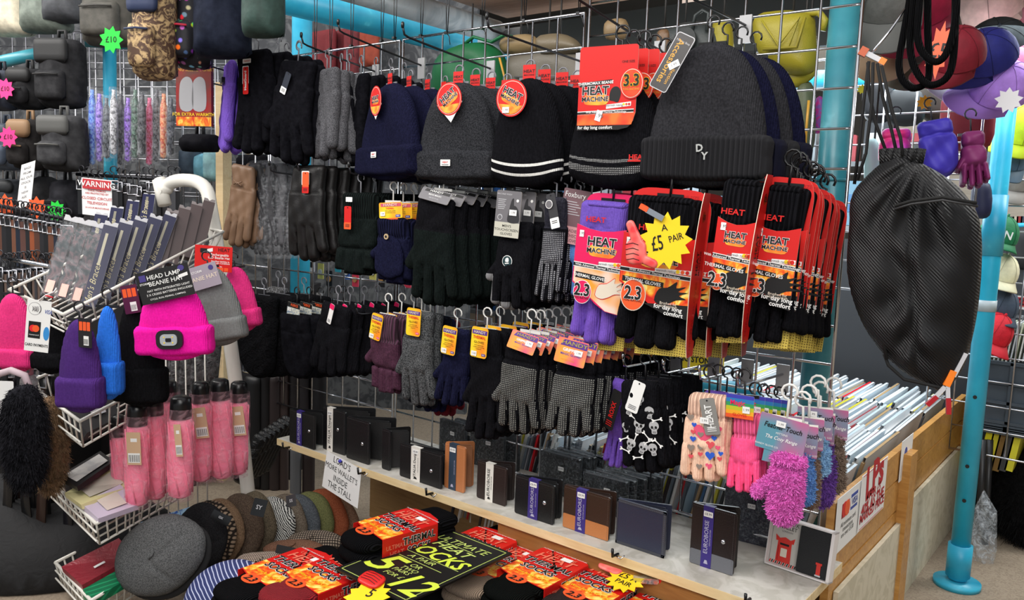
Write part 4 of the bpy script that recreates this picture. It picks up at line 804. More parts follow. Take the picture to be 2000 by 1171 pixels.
def bone(b, x, z, s, y, rot):
    c, q = math.cos(rot), math.sin(rot); pt = lambda u, v: (x+(u*c-v*q)*s, z+(u*q+v*c)*s)
    b.plate([pt(*p) for p in smooth([(-.5, .0), (-.6, .16), (-.42, .18), (-.3, .06), (.3, .06), (.42, .18), (.6, .16), (.5, 0), (.6, -.16), (.42, -.18), (.3, -.06), (-.3, -.06), (-.42, -.18), (-.6, -.16)], 2)], WHT, y, .0004)
t = pair('black glove pair printed with white skulls and bones, white tag', (1212, 742, 1302, 926), Y=-.27, m=BLK, style='full', thumb=0, rz=.1, ry=-.06, seed=51, hook=BPL, T=.012)
w_, h_ = t['w'], t['h']; b = MB(); rs = random.Random(3)
for i, (u, v, s_) in enumerate([(-.22, -.30, .9), (.2, -.32, .85), (-.02, -.47, 1), (.3, -.47, .9), (-.3, -.5, .7), (-.2, -.68, .85), (.06, -.7, .85), (.28, -.7, .85), (.0, -.2, .7)]): skull(b, u*w_, v*h_, .0215*s_, 0, rot=rs.uniform(-.4, .4))
for i, (u, v, r_) in enumerate([(.02, -.36, .6), (-.12, -.39, -.6), (.36, -.38, .3), (.14, -.56, -.8), (-.34, -.62, .4), (-.1, -.60, 1.2), (.18, -.62, .5), (-.32, -.74, -.3), (.38, -.62, -.7), (-.04, -.8, .2)]): bone(b, u*w_, v*h_, .019, 0, r_)
part(t, b, 'skull_print', (0, -.0172, 0)); part(t, c_tag(.026, .062, WHT, tc=GREYC), 'swing_tag', (.002, -.02, .0), 0, .32)
row(t, 3, .036, lambda k: 'black skull printed glove pair, %s on its hook' % o_n(k), 'skull printed gloves', dx=.008, skip=('swing_tag',))
t = pair('peach glove pair printed with pink and blue hearts, grey tag', (1336, 768, 1428, 942), Y=-.27, m=K_('peach knit', (240, 196, 170)), cm=mat('peach rib', (236, 190, 166), .9, kind='rib'), style='full', thumb=0, rz=.1, ry=-.05, seed=52, hook=BPL, cuff=.28, T=.012)
w_, h_ = t['w'], t['h']; b = MB()
def heart(b, x, z, s, m, y=0): b.plate([(x+s*.06*16*math.sin(a)**3, z+s*.06*(13*math.cos(a)-5*math.cos(2*a)-2*math.cos(3*a)-math.cos(4*a))) for a in np.linspace(0, 2*math.pi, 22)[:-1]], m, y, .0004)
HC = [mat('pink print', (232, 84, 120), .6), mat('blue print', (40, 90, 200), .6), mat('glitter print', (176, 160, 150), .3, .5), mat('red print', (222, 80, 90), .6)]
heart(b, .0, -.42*h_, .020, HC[0])
for i, (u, v, c_, s_) in enumerate([(.2, -.32, 1, 1), (.3, -.36, 0, 1.2), (-.28, -.26, 2, 1.2), (-.2, -.34, 1, .8), (-.22, -.42, 3, .8), (.22, -.46, 1, .9), (.28, -.42, 2, 1), (-.22, -.5, 1, 1), (.14, -.54, 3, 1.4), (-.26, -.6, 2, 1.2), (-.06, -.58, 2, 1), (.14, -.66, 1, 1.5), (-.06, -.66, 3, .8), (.36, -.62, 1, .8), (.3, -.56, 0, .8), (-.26, -.7, 3, .8), (.12, -.78, 0, 1.1), (.34, -.68, 3, .8), (-.08, -.8, 2, 1), (-.06, -.44, 2, 1)]): heart(b, u*w_, v*h_, .0062*s_, HC[c_], -.0005)
part(t, b, 'heart_print', (0, -.0172, 0)); part(t, c_tag(.028, .066, mat('warm grey tag', (132, 130, 126)), txt='HEART', rot=math.pi/2, tc=WHT), 'swing_tag', (.006, -.022, -.004), 0, -.2)
b = MB(); price(b, 0, 0); part(t, b, 'price_sticker', (.004, -.024, -.044))
for k, (c, nm) in enumerate((((90, 66, 150), 'purple'), ((214, 208, 196), 'cream'), ((226, 220, 210), 'white'))):
    pair('%s knit glove pair, %s behind the heart gloves' % (nm, o_n(k+1)), (1362+18*k, 764+2*k, 1434+18*k, 932+4*k), Y=-.22+.045*k, m=K_(nm+' soft knit', c), style='full', thumb=0, rz=.1, seed=53+k, hook=BPL)
def c_rain(w=.05, h=.042):
    b = MB(); b.plate(rrect(-w/2, -h, w/2, 0, .002), GREYC, 0, .0008, CREAM)
    for i, c_ in enumerate(((60, 60, 170), (40, 120, 180), (50, 150, 90), (190, 190, 40), (240, 170, 40), (236, 90, 40))): b.plate([(-w/2, -h*(i+1)/6), (w/2, -h*(i+1)/6), (w/2, -h*i/6), (-w/2, -h*i/6)], mat('rainbow print', c_, .45), -.0009, .0003)
    b.text('Magic', -.004, -h*.35, .012, PINKC, -.0016, .02); b.text('GLOVES', 0, -h*.85, .007, RED, -.0016, .01); price(b, w*.24, -h*.6, .013, .012); return b
NP = K_('neon pink knit', (255, 84, 138))
t = pair('neon pink glove pair under a rainbow card', (1422, 806, 1490, 962), Y=-.26, m=NP, cm=mat('neon pink rib', (255, 88, 140), .9, kind='rib'), style='full', thumb=0, rz=.05, ry=-.09, seed=56, hook=None, cuff=.3)
part(t, c_rain(), 'label_card', (-.004, -.012, .034), 0, .06); part(t, hook_mb(BPL, .04), 'hanger_hook', (0, 0, .034))
for k, (c, nm) in enumerate((((214, 200, 190), 'cream'), ((224, 214, 206), 'off white'), ((24, 24, 28), 'black'), ((200, 30, 40), 'red'))):
    t2 = pair('%s glove pair with rainbow card, %s behind the neon pink pair' % (nm, o_n(k+1)), (1440+16*k, 800+2*k, 1500+16*k, 950+6*k), Y=-.215+.035*k, m=K_(nm+' thin knit', c), style='full', thumb=0, rz=.1, seed=57+k, hook=BPL)
    part(t2, c_rain(), 'label_card', (0, -.014, .03))
# fluffy mittens
def fluffy(label, bb, Y, c, rz=.1, ry=0, seed=0, thumb=-1, grp=None, wmul=1., hairs=9000, hl=.0042):
    loc, w, h = span(*bb, Y=Y, rz=rz); w *= wmul; t = thing('fluffy_mitten', label, 'mitten', loc, rz, 0, ry, grp); m = mat('fluffy pile', c, .95, kind='fleece', rgb2=tuple(min(255, int(v*1.12+8)) for v in c))
    f = glove_sdf(w, h, 'mitten', thumb, cuff=.2); b = MB(); rg = np.random.RandomState(seed)
    b.pillow(f, (-.56*w, -h*1.02, .56*w, .002), .0032, .018, .022, m, y=0, hf=lambda x, z, d: .0014*np.sin(x*900+z*500)*np.cos(z*800))
    V = np.concatenate(b.v); Fc = np.array(b.f); pick = rg.randint(0, len(Fc), hairs); c0 = V[Fc[pick]].mean(1); e1 = V[Fc[pick, 1]]-V[Fc[pick, 0]]; e2 = V[Fc[pick, 3]]-V[Fc[pick, 0]]
    nrm = np.cross(e1, e2); nrm /= np.linalg.norm(nrm, axis=1)[:, None]+1e-9; c0 = c0+rg.uniform(-.5, .5, (hairs, 1))*e1+rg.uniform(-.5, .5, (hairs, 1))*e2
    tip = c0+nrm*hl*.7+rg.normal(0, hl*.5, (hairs, 3)); s_ = rg.normal(0, 1, (hairs, 3)); s_ /= np.linalg.norm(s_, axis=1)[:, None]; wd = .0011
    vv = np.stack([c0-s_*wd, c0+s_*wd, tip+s_*wd*.5, tip-s_*wd*.5], 1).reshape(-1, 3); b.add(vv, [(4*i, 4*i+1, 4*i+2, 4*i+3) for i in range(hairs)], m)
    part(t, b, 'mitten'); t['w'] = w; t['h'] = h; return t
def c_feather(w=.078, h=.062):
    b = MB(); g = mat('pink teal fade', (206, 80, 140), .4, kind='fade', rgb2=(92, 150, 168), scale=1.6)
    b.plate(rrect(-w/2, -h, w/2, 0, .002), g, 0, .0008, CREAM); b.text('Feather Touch', 0, -h*.3, .0125, INK, -.0016, .015, 0, sx=.85, shear=.2); b.text('MITTENS', 0, -h*.48, .005, WHT, -.0014, 0); b.text('The Cosy Range', 0, -h*.62, .009, WHT, -.0014, .008, sx=.9, shear=.3)
    b.text('HANDY GLOVE CO.', -w*.26, -h*.88, .0045, WHT, -.0014, .004); b.text('ONE SIZE', w*.34, -h*.92, .0045, WHT, -.0014, .004); price(b, -.004, -h*.2, .016, .01, -.003)
    b.plate([(-w*.3, -h*1.35), (w*.3, -h*1.3), (w*.3, -h), (-w*.3, -h)], g, .001, .0007); return b
t = fluffy('fluffy lilac pink mitten, front of the cosy mittens', (1482, 882, 1578, 1024), -.28, (222, 110, 196), .12, .03, 1, hairs=16000)
part(t, c_feather(.08, .062), 'label_card', (-.002, -.004, .060), 0, .09); part(t, hook_mb(WPL, .05, .0024, .013), 'hanger_hook', (0, .0, .062))
for k, (bbx, Y, c, nm) in enumerate([((1546, 885, 1592, 985), -.24, (96, 140, 196), 'sky blue'), ((1560, 870, 1602, 992), -.21, (128, 104, 90), 'taupe brown'), ((1575, 850, 1622, 930), -.18, (140, 180, 214), 'pale blue'), ((1574, 860, 1632, 990), -.15, (98, 58, 140), 'deep purple'), ((1606, 850, 1652, 962), -.11, (122, 104, 90), 'brown')]):
    t2 = fluffy('fluffy %s mitten, %s of the cosy mittens' % (nm, o_n(k+1)), bbx, Y, c, .12, -.08, 5+k, thumb=0, grp='cosy mittens behind the lilac one', hairs=5000)
    part(t2, c_feather(.06, .055), 'label_card', (-.004, -.004, .05), 0, .05); part(t2, hook_mb(WPL, .05, .0024, .013), 'hanger_hook', (0, 0, .052))
# ================================================================= shelf with wallets
SZ = .31
b = MB(); b.box((-.71, -.105, SZ-.0095), (1.50, .29, .019), mat('shelf front edge', (214, 186, 136), .6, kind='wood', rgb2=(236, 214, 168), scale=-1)); b.box((-.71, -.105, SZ-.0003), (1.498, .288, .0012), mat('worn grey shelf top', (178, 174, 164), .55, kind='blotch', rgb2=(198, 194, 186), scale=.5))
SHELF = lone(b, 'wallet_shelf', 'long pale board shelf carrying the standing wallets', 'shelf')
OAK = mat('varnished pine', (176, 122, 58), .4, kind='wood', rgb2=(206, 154, 84), scale=-1); OAKD = mat('dark varnished pine', (126, 84, 40), .45, kind='wood', rgb2=(150, 104, 54), scale=-1)
PLY = mat('plywood side', (150, 116, 72), .6, kind='woodx', rgb2=(172, 138, 92))
b = MB(); b.box((-1.0, .055, .15), (.78, .016, .28), PLY); lone(b, 'plywood_panel', 'bare plywood panel under the left half of the wallet shelf', 'panel')
b = MB(); b.box((-.27, -.235, .262), (.72, .018, .052), OAKD); lone(b, 'shelf_rail', 'dark brown wooden rail fixed under the front of the wallet shelf', 'rail')
for x, l in ((-.66, 'left of two posts'), (-.56, 'right of two posts')):
    b = MB(); b.box((x, .03, .145), (.04, .04, .29), OAKD if x > -.6 else PLY); lone(b, 'wooden_post', 'short wooden post under the wallet shelf, '+l, 'post')
for i, (px, py) in enumerate([(707, 915), (840, 955), (1203, 1073), (1462, 1160), (560, 866)]):
    q = at(px, py, Y=-.26); b = MB(); b.tube([(0, .01, -.012), (0, -.012, -.010), (0, -.014, .006)], .003, BPL, 7); b.tube([(0, 0, -.012), (.012, 0, -.016), (.018, .004, -.008)], .0016, CHROME, 6)
    lone(b, 'hook_end', 'black capped hook end under the shelf edge, %s from the left' % ('second', 'third', 'fourth', 'fifth', 'first')[i], 'hook', q)
WV = [0]
def wallet(label, bl, xr, yt, col=(20, 20, 22), band=None, snap=None, foot=None, ang=22, back=.95, rz=0, txt='EUROBORSE', band_x=(.3, .5), stk=True, edge=None, hgt=None, rx=0, grp=None, bend=0, stitch=True, pages=True):
    L = at(bl[0], bl[1], Z=SZ); Rr = at(xr, bl[1]+(xr-bl[0])*.33, Y=L[1]); w = abs(Rr[0]-L[0]); w *= 1/ math.cos(rz) if abs(rz) < 1 else 1
    h = at(bl[0], yt, Y=L[1])[2]-SZ
    t = thing('wallet', label, 'wallet', (L[0], L[1], SZ+.001), rz, rx, 0, grp); lea = mat('wallet leather', col, .34, kind='leather', spec=.5)
    T_ = .0045
    b = MB(); b.plate(rrect(0, 0, w, h, .005), lea, 0, T_)
    if foot: b.plate(rrect(.0005, .0005, w-.0005, h*foot[1], .003), mat('wallet trim', foot[0], .4, kind='leather'), -T_, .0006)
    if edge: 
        E_ = mat('wallet edge', edge, .4, kind='leather')
        for a in ((0, 0, w, .006), (0, h-.006, w, h), (w-.007, 0, w, h), (0, 0, .003, h)): b.plate(rrect(*a, .001), E_, -T_, .0007)
    if stitch:
        SM = mat('stitching', tuple(min(255, v+60) for v in col), .7)
        for k in range(int(h/.004)): b.box((w-.004, -T_-.0008, .003+k*.004), (.0005, .0004, .0022), SM)
        for k in range(int(w/.004)): b.box((.003+k*.004, -T_-.0008, h-.004), (.0022, .0004, .0005), SM)
    fcv = part(t, b, 'front_cover'); pb = fcv
    a = math.radians(ang); b = MB(); b.plate(rrect(0, 0, w*back, h, .005), lea, 0, T_); o = part(t, b, 'back_cover', (.001, .003, 0), a)
    if pages:
        b = MB(); b.plate(rrect(.004, .004, w*back*.95, h*.93, .003), mat('wallet inside', tuple(int(v*.7+8) for v in col), .5, kind='leather'), 0, .003); b.plate(rrect(.004, .004, w*back*.9, h*.96, .003), mat('wallet inside', tuple(int(v*.7+8) for v in col), .5, kind='leather'), .004, .002); part(t, b, 'card_pockets', (.002, -.001, 0), a*.72)
    b = MB(); b.box((.0015, .003, h/2), (.004, .010, h*.995), lea); part(t, b, 'spine')
    if band:
        b = MB(); x0, x1 = band_x[0]*w, band_x[1]*w; bm = mat('paper band', band, .5); b.plate([(x0, -.001), (x1, -.001), (x1, h+.001), (x0, h+.001)], bm, -T_-.0006, .0005)
        b.plate([(x0, h), (x1, h), (x1, h+.001), (x0, h+.001)], bm, .006, .012)
        tc = INK if sum(band) > 450 else mat('silver print', (176, 172, 196), .4)
        fs = min((x1-x0)*.55, h*.13)
        b.text(txt, (x0+x1)/2-(x1-x0)*.08, h*.5, fs, tc, -T_-.0016, .008, math.pi/2, sx=1.0); b.text('PURE ITALIAN LEATHER' if 'ITALIA' in txt else 'GENUINE LEATHER', (x0+x1)/2+(x1-x0)*.28, h*.5, fs*.32, tc, -T_-.0016, 0, math.pi/2)
        b.plate([(x0+(x1-x0)*.3, h*.06), (x0+(x1-x0)*.7, h*.06), (x0+(x1-x0)*.6, h*.12), (x0+(x1-x0)*.4, h*.12)], tc, -T_-.0012, .0003); pb = part(t, b, 'paper_band')
    if snap: b = MB(); b.lathe([(0, .003), (.0035, .0025), (.005, 0), (.005, -.001)], CHROME, 16); part(fcv, b, 'snap_button', (snap[0]*w, -T_-.0005, snap[1]*h), 0, 0, math.pi/2)
    if stk:
        b = MB(); sx = (band_x[0]+band_x[1])/2*w if band else w*.6; b.plate(rrect(-.0095, -.0055, .0095, .0055, .001), WHT, 0, .0003); b.text('£8.99', 0, 0, .007, GREYC, -.0008, .005); part(pb, b, 'price_sticker', (sx, -T_-.002, h*.88))
    return t
PB = (54, 40, 120); WB = (226, 222, 214)
wallet('black wallet with a purple band and snap, first on the shelf from the left', (568, 862), 617, 797, band=PB, snap=(.78, .5), ang=30)
wallet('tall black wallet with a long white band and snap, second on the shelf', (633, 875), 676, 792, band=WB, txt='ITALIA Design', snap=(.68, .55), band_x=(.2, .46), ang=35, back=1.5)
wallet('plain black wallet with a snap and tiny pink logo, third on the shelf', (679, 893), 723, 812, snap=(.7, .45), ang=38, stk=False, back=1.4)
wallet('black wallet standing wide open with pockets showing, fourth on the shelf', (748, 914), 764, 836, ang=62, stk=False, back=2.2)
wallet("glossy black wallet with a white band reading ITALIA Design", (783, 928), 864, 864, band=WB, txt='ITALIA Design', snap=(.76, .45), band_x=(.28, .5), ang=14)
wallet('tan leather wallet with a dark blue band, standing on the shelf', (870, 950), 909, 862, (178, 112, 68), band=(44, 60, 78), txt='', band_x=(.22, .58), ang=50, back=1.0, stk=True)
wallet('dark brown wallet with a white paper band and closed flap', (933, 970), 990, 897, (40, 28, 26), band=WB, txt='EUROBORSE', band_x=(.3, .56), ang=32, stk=False)
wallet('black wallet with a purple band and snap, in the middle of the shelf', (1007, 1000), 1083, 925, band=PB, band_x=(.35, .60), snap=(.76, .5), ang=24)
wallet('brown wallet with a tan lower third and purple band', (1101, 1027), 1190, 945, (52, 34, 26), band=PB, band_x=(.28, .5), foot=((184, 116, 66), .34), ang=20)
wallet('navy blue wallet with a grey trimmed edge and no band', (1204, 1058), 1299, 971, (42, 46, 66), edge=(58, 60, 68), ang=22, stk=False)
wallet('black brown wallet with grey foot, purple band and snap, towards the right', (1348, 1096), 1433, 978, (32, 24, 24), band=PB, band_x=(.26, .50), foot=((104, 106, 112), .25), snap=(.74, .5), ang=24)
def wrapped(label, x, y, w, h, rz=0, col=(22, 22, 24), foot=None, grp=None, stk=True):
    t = thing('wrapped_wallet', label, 'wallet', (x, y, SZ+.001), rz, 0, 0, grp); b = MB(); b.plate(rrect(-w/2, 0, w/2, h, .004), mat('wallet leather', col, .34, kind='leather', spec=.5), .005, .01)
    if foot: b.plate(rrect(-w/2+.001, .001, w/2-.001, h*.3, .003), mat('wallet trim', foot, .4, kind='leather'), -.005, .0006)
    part(t, b, 'wallet_body'); b = MB(); b.pillow(s_box(0, h*.53, w*.54, h*.55, .004), (-w*.56, -.002, w*.56, h*1.12), .007, .010, .006, film('wallet film', (224, 234, 242), .09, 2.2), hf=lambda X, Z, d: .003*np.sin(Z*140+X*90)*sm(h*.8, h, Z)); part(t, b, 'film_bag', (0, 0, 0))
    if stk: b = MB(); b.plate(rrect(-.008, -.005, .008, .005, .001), WHT, 0, .0003); b.text('£9.99', 0, 0, .006, GREYC, -.0008, 0); part(t, b, 'price_sticker', (w*.1, -.014, h*.7))
    return t
spots = [(-.985, -.01, .10, .10), (-.955, .02, .10, .10), (-.86, -.01, .11, .10), (-.83, .02, .11, .10), (-.60, -.045, .115, .10), (-.59, -.022, .115, .10), (-.585, .0, .115, .10), (-.575, .018, .115, .10), (-.455, -.07, .11, .085), (-.445, -.045, .11, .085), (-.435, -.02, .11, .085), (-.425, .005, .11, .085), (-.415, .025, .11, .085)]
for i, (x, y, w_, h_) in enumerate(spots):
    g = 0 if i < 2 else 1 if i < 4 else 2 if i < 8 else 3; k = i-(0, 2, 4, 8)[g]
    wrapped('black wallet in clear film, %s of the row %s' % (ORD[k], ('left of the tan wallet', 'right behind the tan wallet', 'behind the purple banded black wallet', 'behind the brown and tan wallet')[g]), x, y-.005, w_, h_, .06*((i*7) % 3-1), grp='film wrapped wallets along the grid')
q = at(1458, 1064, Z=SZ); wrapped('black wallet with brown foot in film beside the boxed wallet', q[0], q[1]+.03, .07, .11, .2, foot=(120, 78, 48)); 
q = at(1428, 1010, Z=SZ+.06); wrapped('dark wallet in glossy film leaning by the grid, right of the navy wallet', q[0]+.02, .0, .10, .12, .1, col=(26, 26, 44))
# boxed postbox wallet
BLc, BRc, TLc = at(1493, 1100, Z=SZ), at(1618, 1143, Z=SZ), at(1512, 1018, Y=-.17); dv = BRc-BLc; wB = float(np.linalg.norm(dv)); rzB = math.atan2(dv[1], dv[0]); hB = .098
t = thing('boxed_wallet', 'black wallet in an open white gift box printed with a red postbox', 'boxed wallet', (BLc[0], BLc[1], SZ+.002), rzB, -.16)
b = MB(); b.plate([(0, 0), (wB, 0), (wB, hB), (0, hB)], WHT, .02, .002)
for a in ((0, 0, wB, .003), (0, hB-.003, wB, hB), (0, 0, .002, hB), (wB-.006, 0, wB, hB)): b.plate([(a[0], a[1]), (a[2], a[1]), (a[2], a[3]), (a[0], a[3])], mat('box card', (228, 222, 220), .5), .019, .021)
part(t, b, 'gift_box')
b = MB(); cw = wB*.45; b.plate([(.003, .003), (cw, .003), (cw, hB-.003), (.003, hB-.003)], mat('stone print', (196, 192, 184), .5), .014, .001)
b.text('POST BOX', cw*.52, hB*.88, .010, INK, .0122, .002); b.text('WALLET', cw*.56, hB*.79, .010, INK, .0122, .002); b.text('LONDON', cw*.56, hB*.71, .005, GREYC, .0122, 0)
for i in range(14): x = .003+i*(cw-.003)/14; b.plate([(x, .003), (x+.0022, .003), (x+.004, .009), (x+.0018, .009)], INK if i % 2 else RED, .0128, .0003)
PR = mat('postbox red', (214, 50, 40), .45); x0 = cw*.26; 
b.plate([(x0, .009), (x0+cw*.52, .009), (x0+cw*.50, hB*.52), (x0+cw*.02, hB*.52)], PR, .0128, .0004); b.plate([(x0-cw*.05, hB*.5), (x0+cw*.57, hB*.5), (x0+cw*.60, hB*.62), (x0+cw*.45, hB*.56), (x0+cw*.26, hB*.60), (x0+cw*.07, hB*.56), (x0-cw*.08, hB*.62)], PR, .0126, .0006)
b.plate([(x0+cw*.1, hB*.43), (x0+cw*.42, hB*.43), (x0+cw*.42, hB*.47), (x0+cw*.1, hB*.47)], INK, .0122, .0003); b.plate(rrect(x0+cw*.15, hB*.2, x0+cw*.37, hB*.37, .001), CREAM, .0122, .0003); b.plate([(x0+cw*.05, .012), (x0+cw*.08, .012), (x0+cw*.08, hB*.42), (x0+cw*.05, hB*.42)], RED2, .0122, .0003)
part(t, b, 'printed_insert'); b = MB(); b.plate(rrect(cw+.003, .004, wB-.008, hB-.004, .004), BLEA, .016, .012); b.box((cw+(wB-cw)*.66, .0035, hB*.2), (.008, .001, .022), PR); b.box((cw+(wB-cw)*.66, .0032, hB*.31), (.012, .001, .004), PR); b.box((cw+(wB-cw)*.66, .0028, hB*.08), (.011, .001, .003), SILV); part(t, b, 'wallet_body')
# handwritten note pinned to the shelf edge
q = at(668, 893, Y=-.253); a1, a2, a3 = at(641, 879, Y=-.253), at(709, 915, Y=-.253), at(624, 942, Y=-.253); nw = float(np.linalg.norm(a2-a1)); nh = float(np.linalg.norm(a3-a1)); na = math.atan2(a2[2]-a1[2], a2[0]-a1[0])
t = thing('handwritten_note', "white paper note reading LOAD'S MORE WALLET'S INSIDE THE STALL, pinned to shelf", 'note', a1-np.array([0, .004, 0]), 0, 0, -na)
b = MB(); b.plate([(0, 0), (nw, 0), (nw*1.0, -nh*1.05), (-.006, -nh)], WHT, 0, .0004)
for i, (s_, z, sz) in enumerate((("LOAD'S", .14, .026), ("MORE WALLET'S", .38, .022), ('INSIDE', .62, .024), ('THE STALL', .85, .025))): b.text(s_, nw*.46, -nh*z, sz, INK, -.0008, -.002 if 0 else .0, -.06, sx=.82)
part(t, b, 'paper'); b = MB(); b.lathe([(0, .006), (.004, .005), (.005, 0), (.002, -.003)], mat('pin blue', (60, 60, 190), .3), 12); part(t, b, 'push_pin', (nw*.42, -.002, -nh*.07), 0, 0, math.pi/2)
# ================================================================= table with socks, sign and caps
TZ = .195
tb = thing('display_table', 'low table under the sock packs and the black price sign', 'table', (-.44, -.6, 0)); b = MB(); b.box((0, 0, TZ-.02), (.9, .60, .03), mat('dark table cloth', (24, 24, 26), .8)); part(tb, b, 'table_top')
for sx in (-1, 1):
    for sy in (-1, 1): b = MB(); b.box((sx*.42, sy*.27, (TZ-.035)/2), (.04, .04, TZ-.035), BSTEEL); part(tb, b, 'leg')
S1, S2, S3 = at(865, 1030, Z=.285), at(1000, 1083, Z=.285), at(678, 1123, Z=.285); sw = float(np.linalg.norm(S2-S1)); sh = float(np.linalg.norm(S3-S1)); sa = math.atan2(S2[1]-S1[1], S2[0]-S1[0])
t = thing('price_sign', 'black board sign lettered in lime, ULTIMATE HEAT SOCKS, lying on the packs', 'sign', S1, sa, -math.pi/2)
LIME = mat('lime chalk', (214, 232, 70), .6); LIM2 = mat('pale lime chalk', (196, 214, 110), .6)
b = MB(); b.plate([(0, 0), (sw, 0), (sw, -sh), (0, -sh)], mat('sign black', (18, 19, 18), .45), 0, .004)
for a in ((.008, -.008, sw-.008, -.0095), (.008, -sh+.008, sw-.008, -sh+.0095), (.008, -sh+.008, .0095, -.008), (sw-.0095, -sh+.008, sw-.008, -.008)): b.plate([(a[0], a[1]), (a[2], a[1]), (a[2], a[3]), (a[0], a[3])], LIM2, -.004, .0004)
part(t, b, 'board'); b = MB()
for s_, x, z, sz, bo, sx, mt in (('ULTIMATE', .5, .15, .030, .0, 1.0, LIM2), ('HEAT', .5, .255, .034, .012, 1.25, LIM2), ('SOCKS', .48, .40, .056, .02, .92, LIME), ('A PAIR', .46, .52, .020, .0, 1.2, LIM2), ('5', .22, .72, .105, .012, 1.15, LIME), ('OR', .53, .62, .02, 0, 1, LIM2), ('TWO', .53, .68, .018, 0, 1, LIM2), ('PAIRS', .5, .73, .018, 0, 1, LIM2), ('FOR £', .5, .80, .018, 0, 1, LIM2), ('12', .76, .82, .10, .014, .9, LIME)):
    b.text(s_, sw*x, -sh*z, sz, mt, -.0048, bo, -.06 if bo else .02, sx=sx, shear=.25)
for x0, z0, x1, z1 in ((.3, .2, .72, .2), (.1, .475, .9, .475), (.2, .565, .8, .565)): b.plate([(sw*x0, -sh*z0), (sw*x1, -sh*z1), (sw*x1, -sh*z1+.0012), (sw*x0, -sh*z0+.0012)], LIM2, -.004, .0005)
part(t, b, 'chalk_lettering')
def sock_pack(label, px, py, z, rz=None, col=(17, 17, 19), L=.15, W=.115, H=.045, front=.07, rear=.06, grp='thermal sock packs', arch=True, side=True, ribs=True, stk=True):
    """px,py: middle of the printed top"""
    q = at(px, py, Z=z); rz = sa if rz is None else rz; t = thing('sock_pack', label, 'socks', (q[0], q[1], z-H), rz, 0, 0, grp)
    sk = mat('sock knit', col, .95, kind='rib' if ribs else 'knit', scale=2.4)
    for k in range(2):
        b = MB(); f = s_union(s_box(0, 0, W*.46, L*.5+.02, .02), s_cap(-W*.1, -L*.5-front+.045, W*.1, -L*.5-front+.045, W*.38), s_box(0, L*.5+rear*.5, W*.43, rear*.5, .02))
        b.pillow(f, (-W*.5, -L*.5-front-.02, W*.5, L*.5+rear+.01), .005, H*.25, .016, sk, hf=lambda X, Z, d: .0014*np.sin(X*60+Z*50), warp=lambda V: np.stack([V[:, 0], V[:, 2], -V[:, 1]], 1))
        part(t, b, 'sock', (.002*k, .004*k, H*(.27+.45*k)))
    b = MB(); bw = W*.53; FL = FLM
    # top print built in local XY, facing up
    def up(pts, m, zz, th=.0008): b.plate([(x, y) for x, y in pts], m, zz, th, plane='xy')
    fp = [(-bw, -L*.5+.012), (-bw*.55, -L*.5+.004), (-bw*.4, -L*.5-.006), (-bw*.1, -L*.5-.012), (bw*.2, -L*.5-.006), (bw*.3, -L*.5+.004), (bw, -L*.5)]
    bp = [(bw, L*.5), (bw*.7, L*.5+.014), (0, L*.5+.022), (-bw*.7, L*.5+.014), (-bw, L*.5)] if arch else [(bw, L*.5), (-bw, L*.5)]
    up(fp+bp, RED, H); 
    up([(-bw*.98, -L*.5+.014), (-bw*.5, -L*.5+.006), (bw*.3, -L*.5+.006), (bw*.98, -L*.5+.002), (bw*.98, -L*.12), (-bw*.98, -L*.05)], FLM, H+.0008, .0003)
    b.box((bw+.0004, 0, H/2), (.0012, L, H), RED); b.box((-bw-.0004, 0, H/2), (.0012, L*.96, H), RED)
    def tx(s_, x, y, sz, m, bo=.02, sx=1., zz=H+.0025): b.text(s_, x, y, sz, m, zz, bo, 0, sx=sx, shear=.1, plane='xy')
    tx('ULTIMATE', 0, L*.42, .014, mat('salmon ink', (236, 120, 96), .5), .01, 1.2); tx('HEAT', 0, L*.28, .034, mat('salmon ink', (236, 120, 96), .5), .02, 1.1); 
    for m, bo, zz in ((WHT, .055, H+.0022), (INK, .016, H+.003)): tx('THERMAL', .004, L*.08, .028, m, bo, .95, zz); tx('SOCKS', 0, -L*.12, .028, m, bo, .95, zz)
    tx('You Wont Forget To Cold!', 0, -L*.31, .0115, YEL, .015, .85); tx('INCREDIBLY WARM FOR EXTREME WEATHER', 0, L*.5+.002, .0055, WHT, .004)
    b.plate([(-bw*.1+.024*math.cos(a), -L*.5-.002+.017*math.sin(a)) for a in np.linspace(0, 2*math.pi, 22)[:-1]], ORG, H+.0012, .0006, plane='xy'); tx('2.3', -bw*.1, -L*.5-.004, .024, INK, .03)
    if stk: b.plate([(bw*.1, L*.44), (bw*.5, L*.44), (bw*.5, L*.34), (bw*.1, L*.34)] if arch else [(0, 0), (.02, 0), (.02, .012), (0, .012)], WHT, H+.0026, .0003, plane='xy')
    if side:
        for m, bo, e in ((WHT, .06, .0016), (INK, .025, .0022)): b.text('THERMAL', L*.15, H*.68, .021, m, bw+e, bo, 0, plane='yz', sx=.9); b.text('SOCKS', L*.15, H*.28, .021, m, bw+e, bo, 0, plane='yz', sx=.9)
        b.text('ULTIMATE', -L*.25, H*.6, .013, mat('salmon ink', (236, 120, 96), .5), bw+.0016, .02, plane='yz', sx=.9); b.text('HEAT', -L*.25, H*.3, .016, mat('salmon ink', (236, 120, 96), .5), bw+.0016, .02, plane='yz', sx=.9)
    part(t, b, 'printed_sleeve'); return t
sock_pack('red thermal sock pack with red ribbed socks, left of the black sign', 645, 1116, .262, col=(150, 16, 30), front=.08)
sock_pack('red thermal sock pack with black socks, behind the striped cap tag', 560, 1108, .258, col=(17, 17, 19), front=.08)
sock_pack('raised black sock pack turned lengthways on another pack', 772, 1022, .325, rz=sa-.12, col=(15, 15, 17), front=.06, rear=.07, L=.14, W=.105, H=.052)
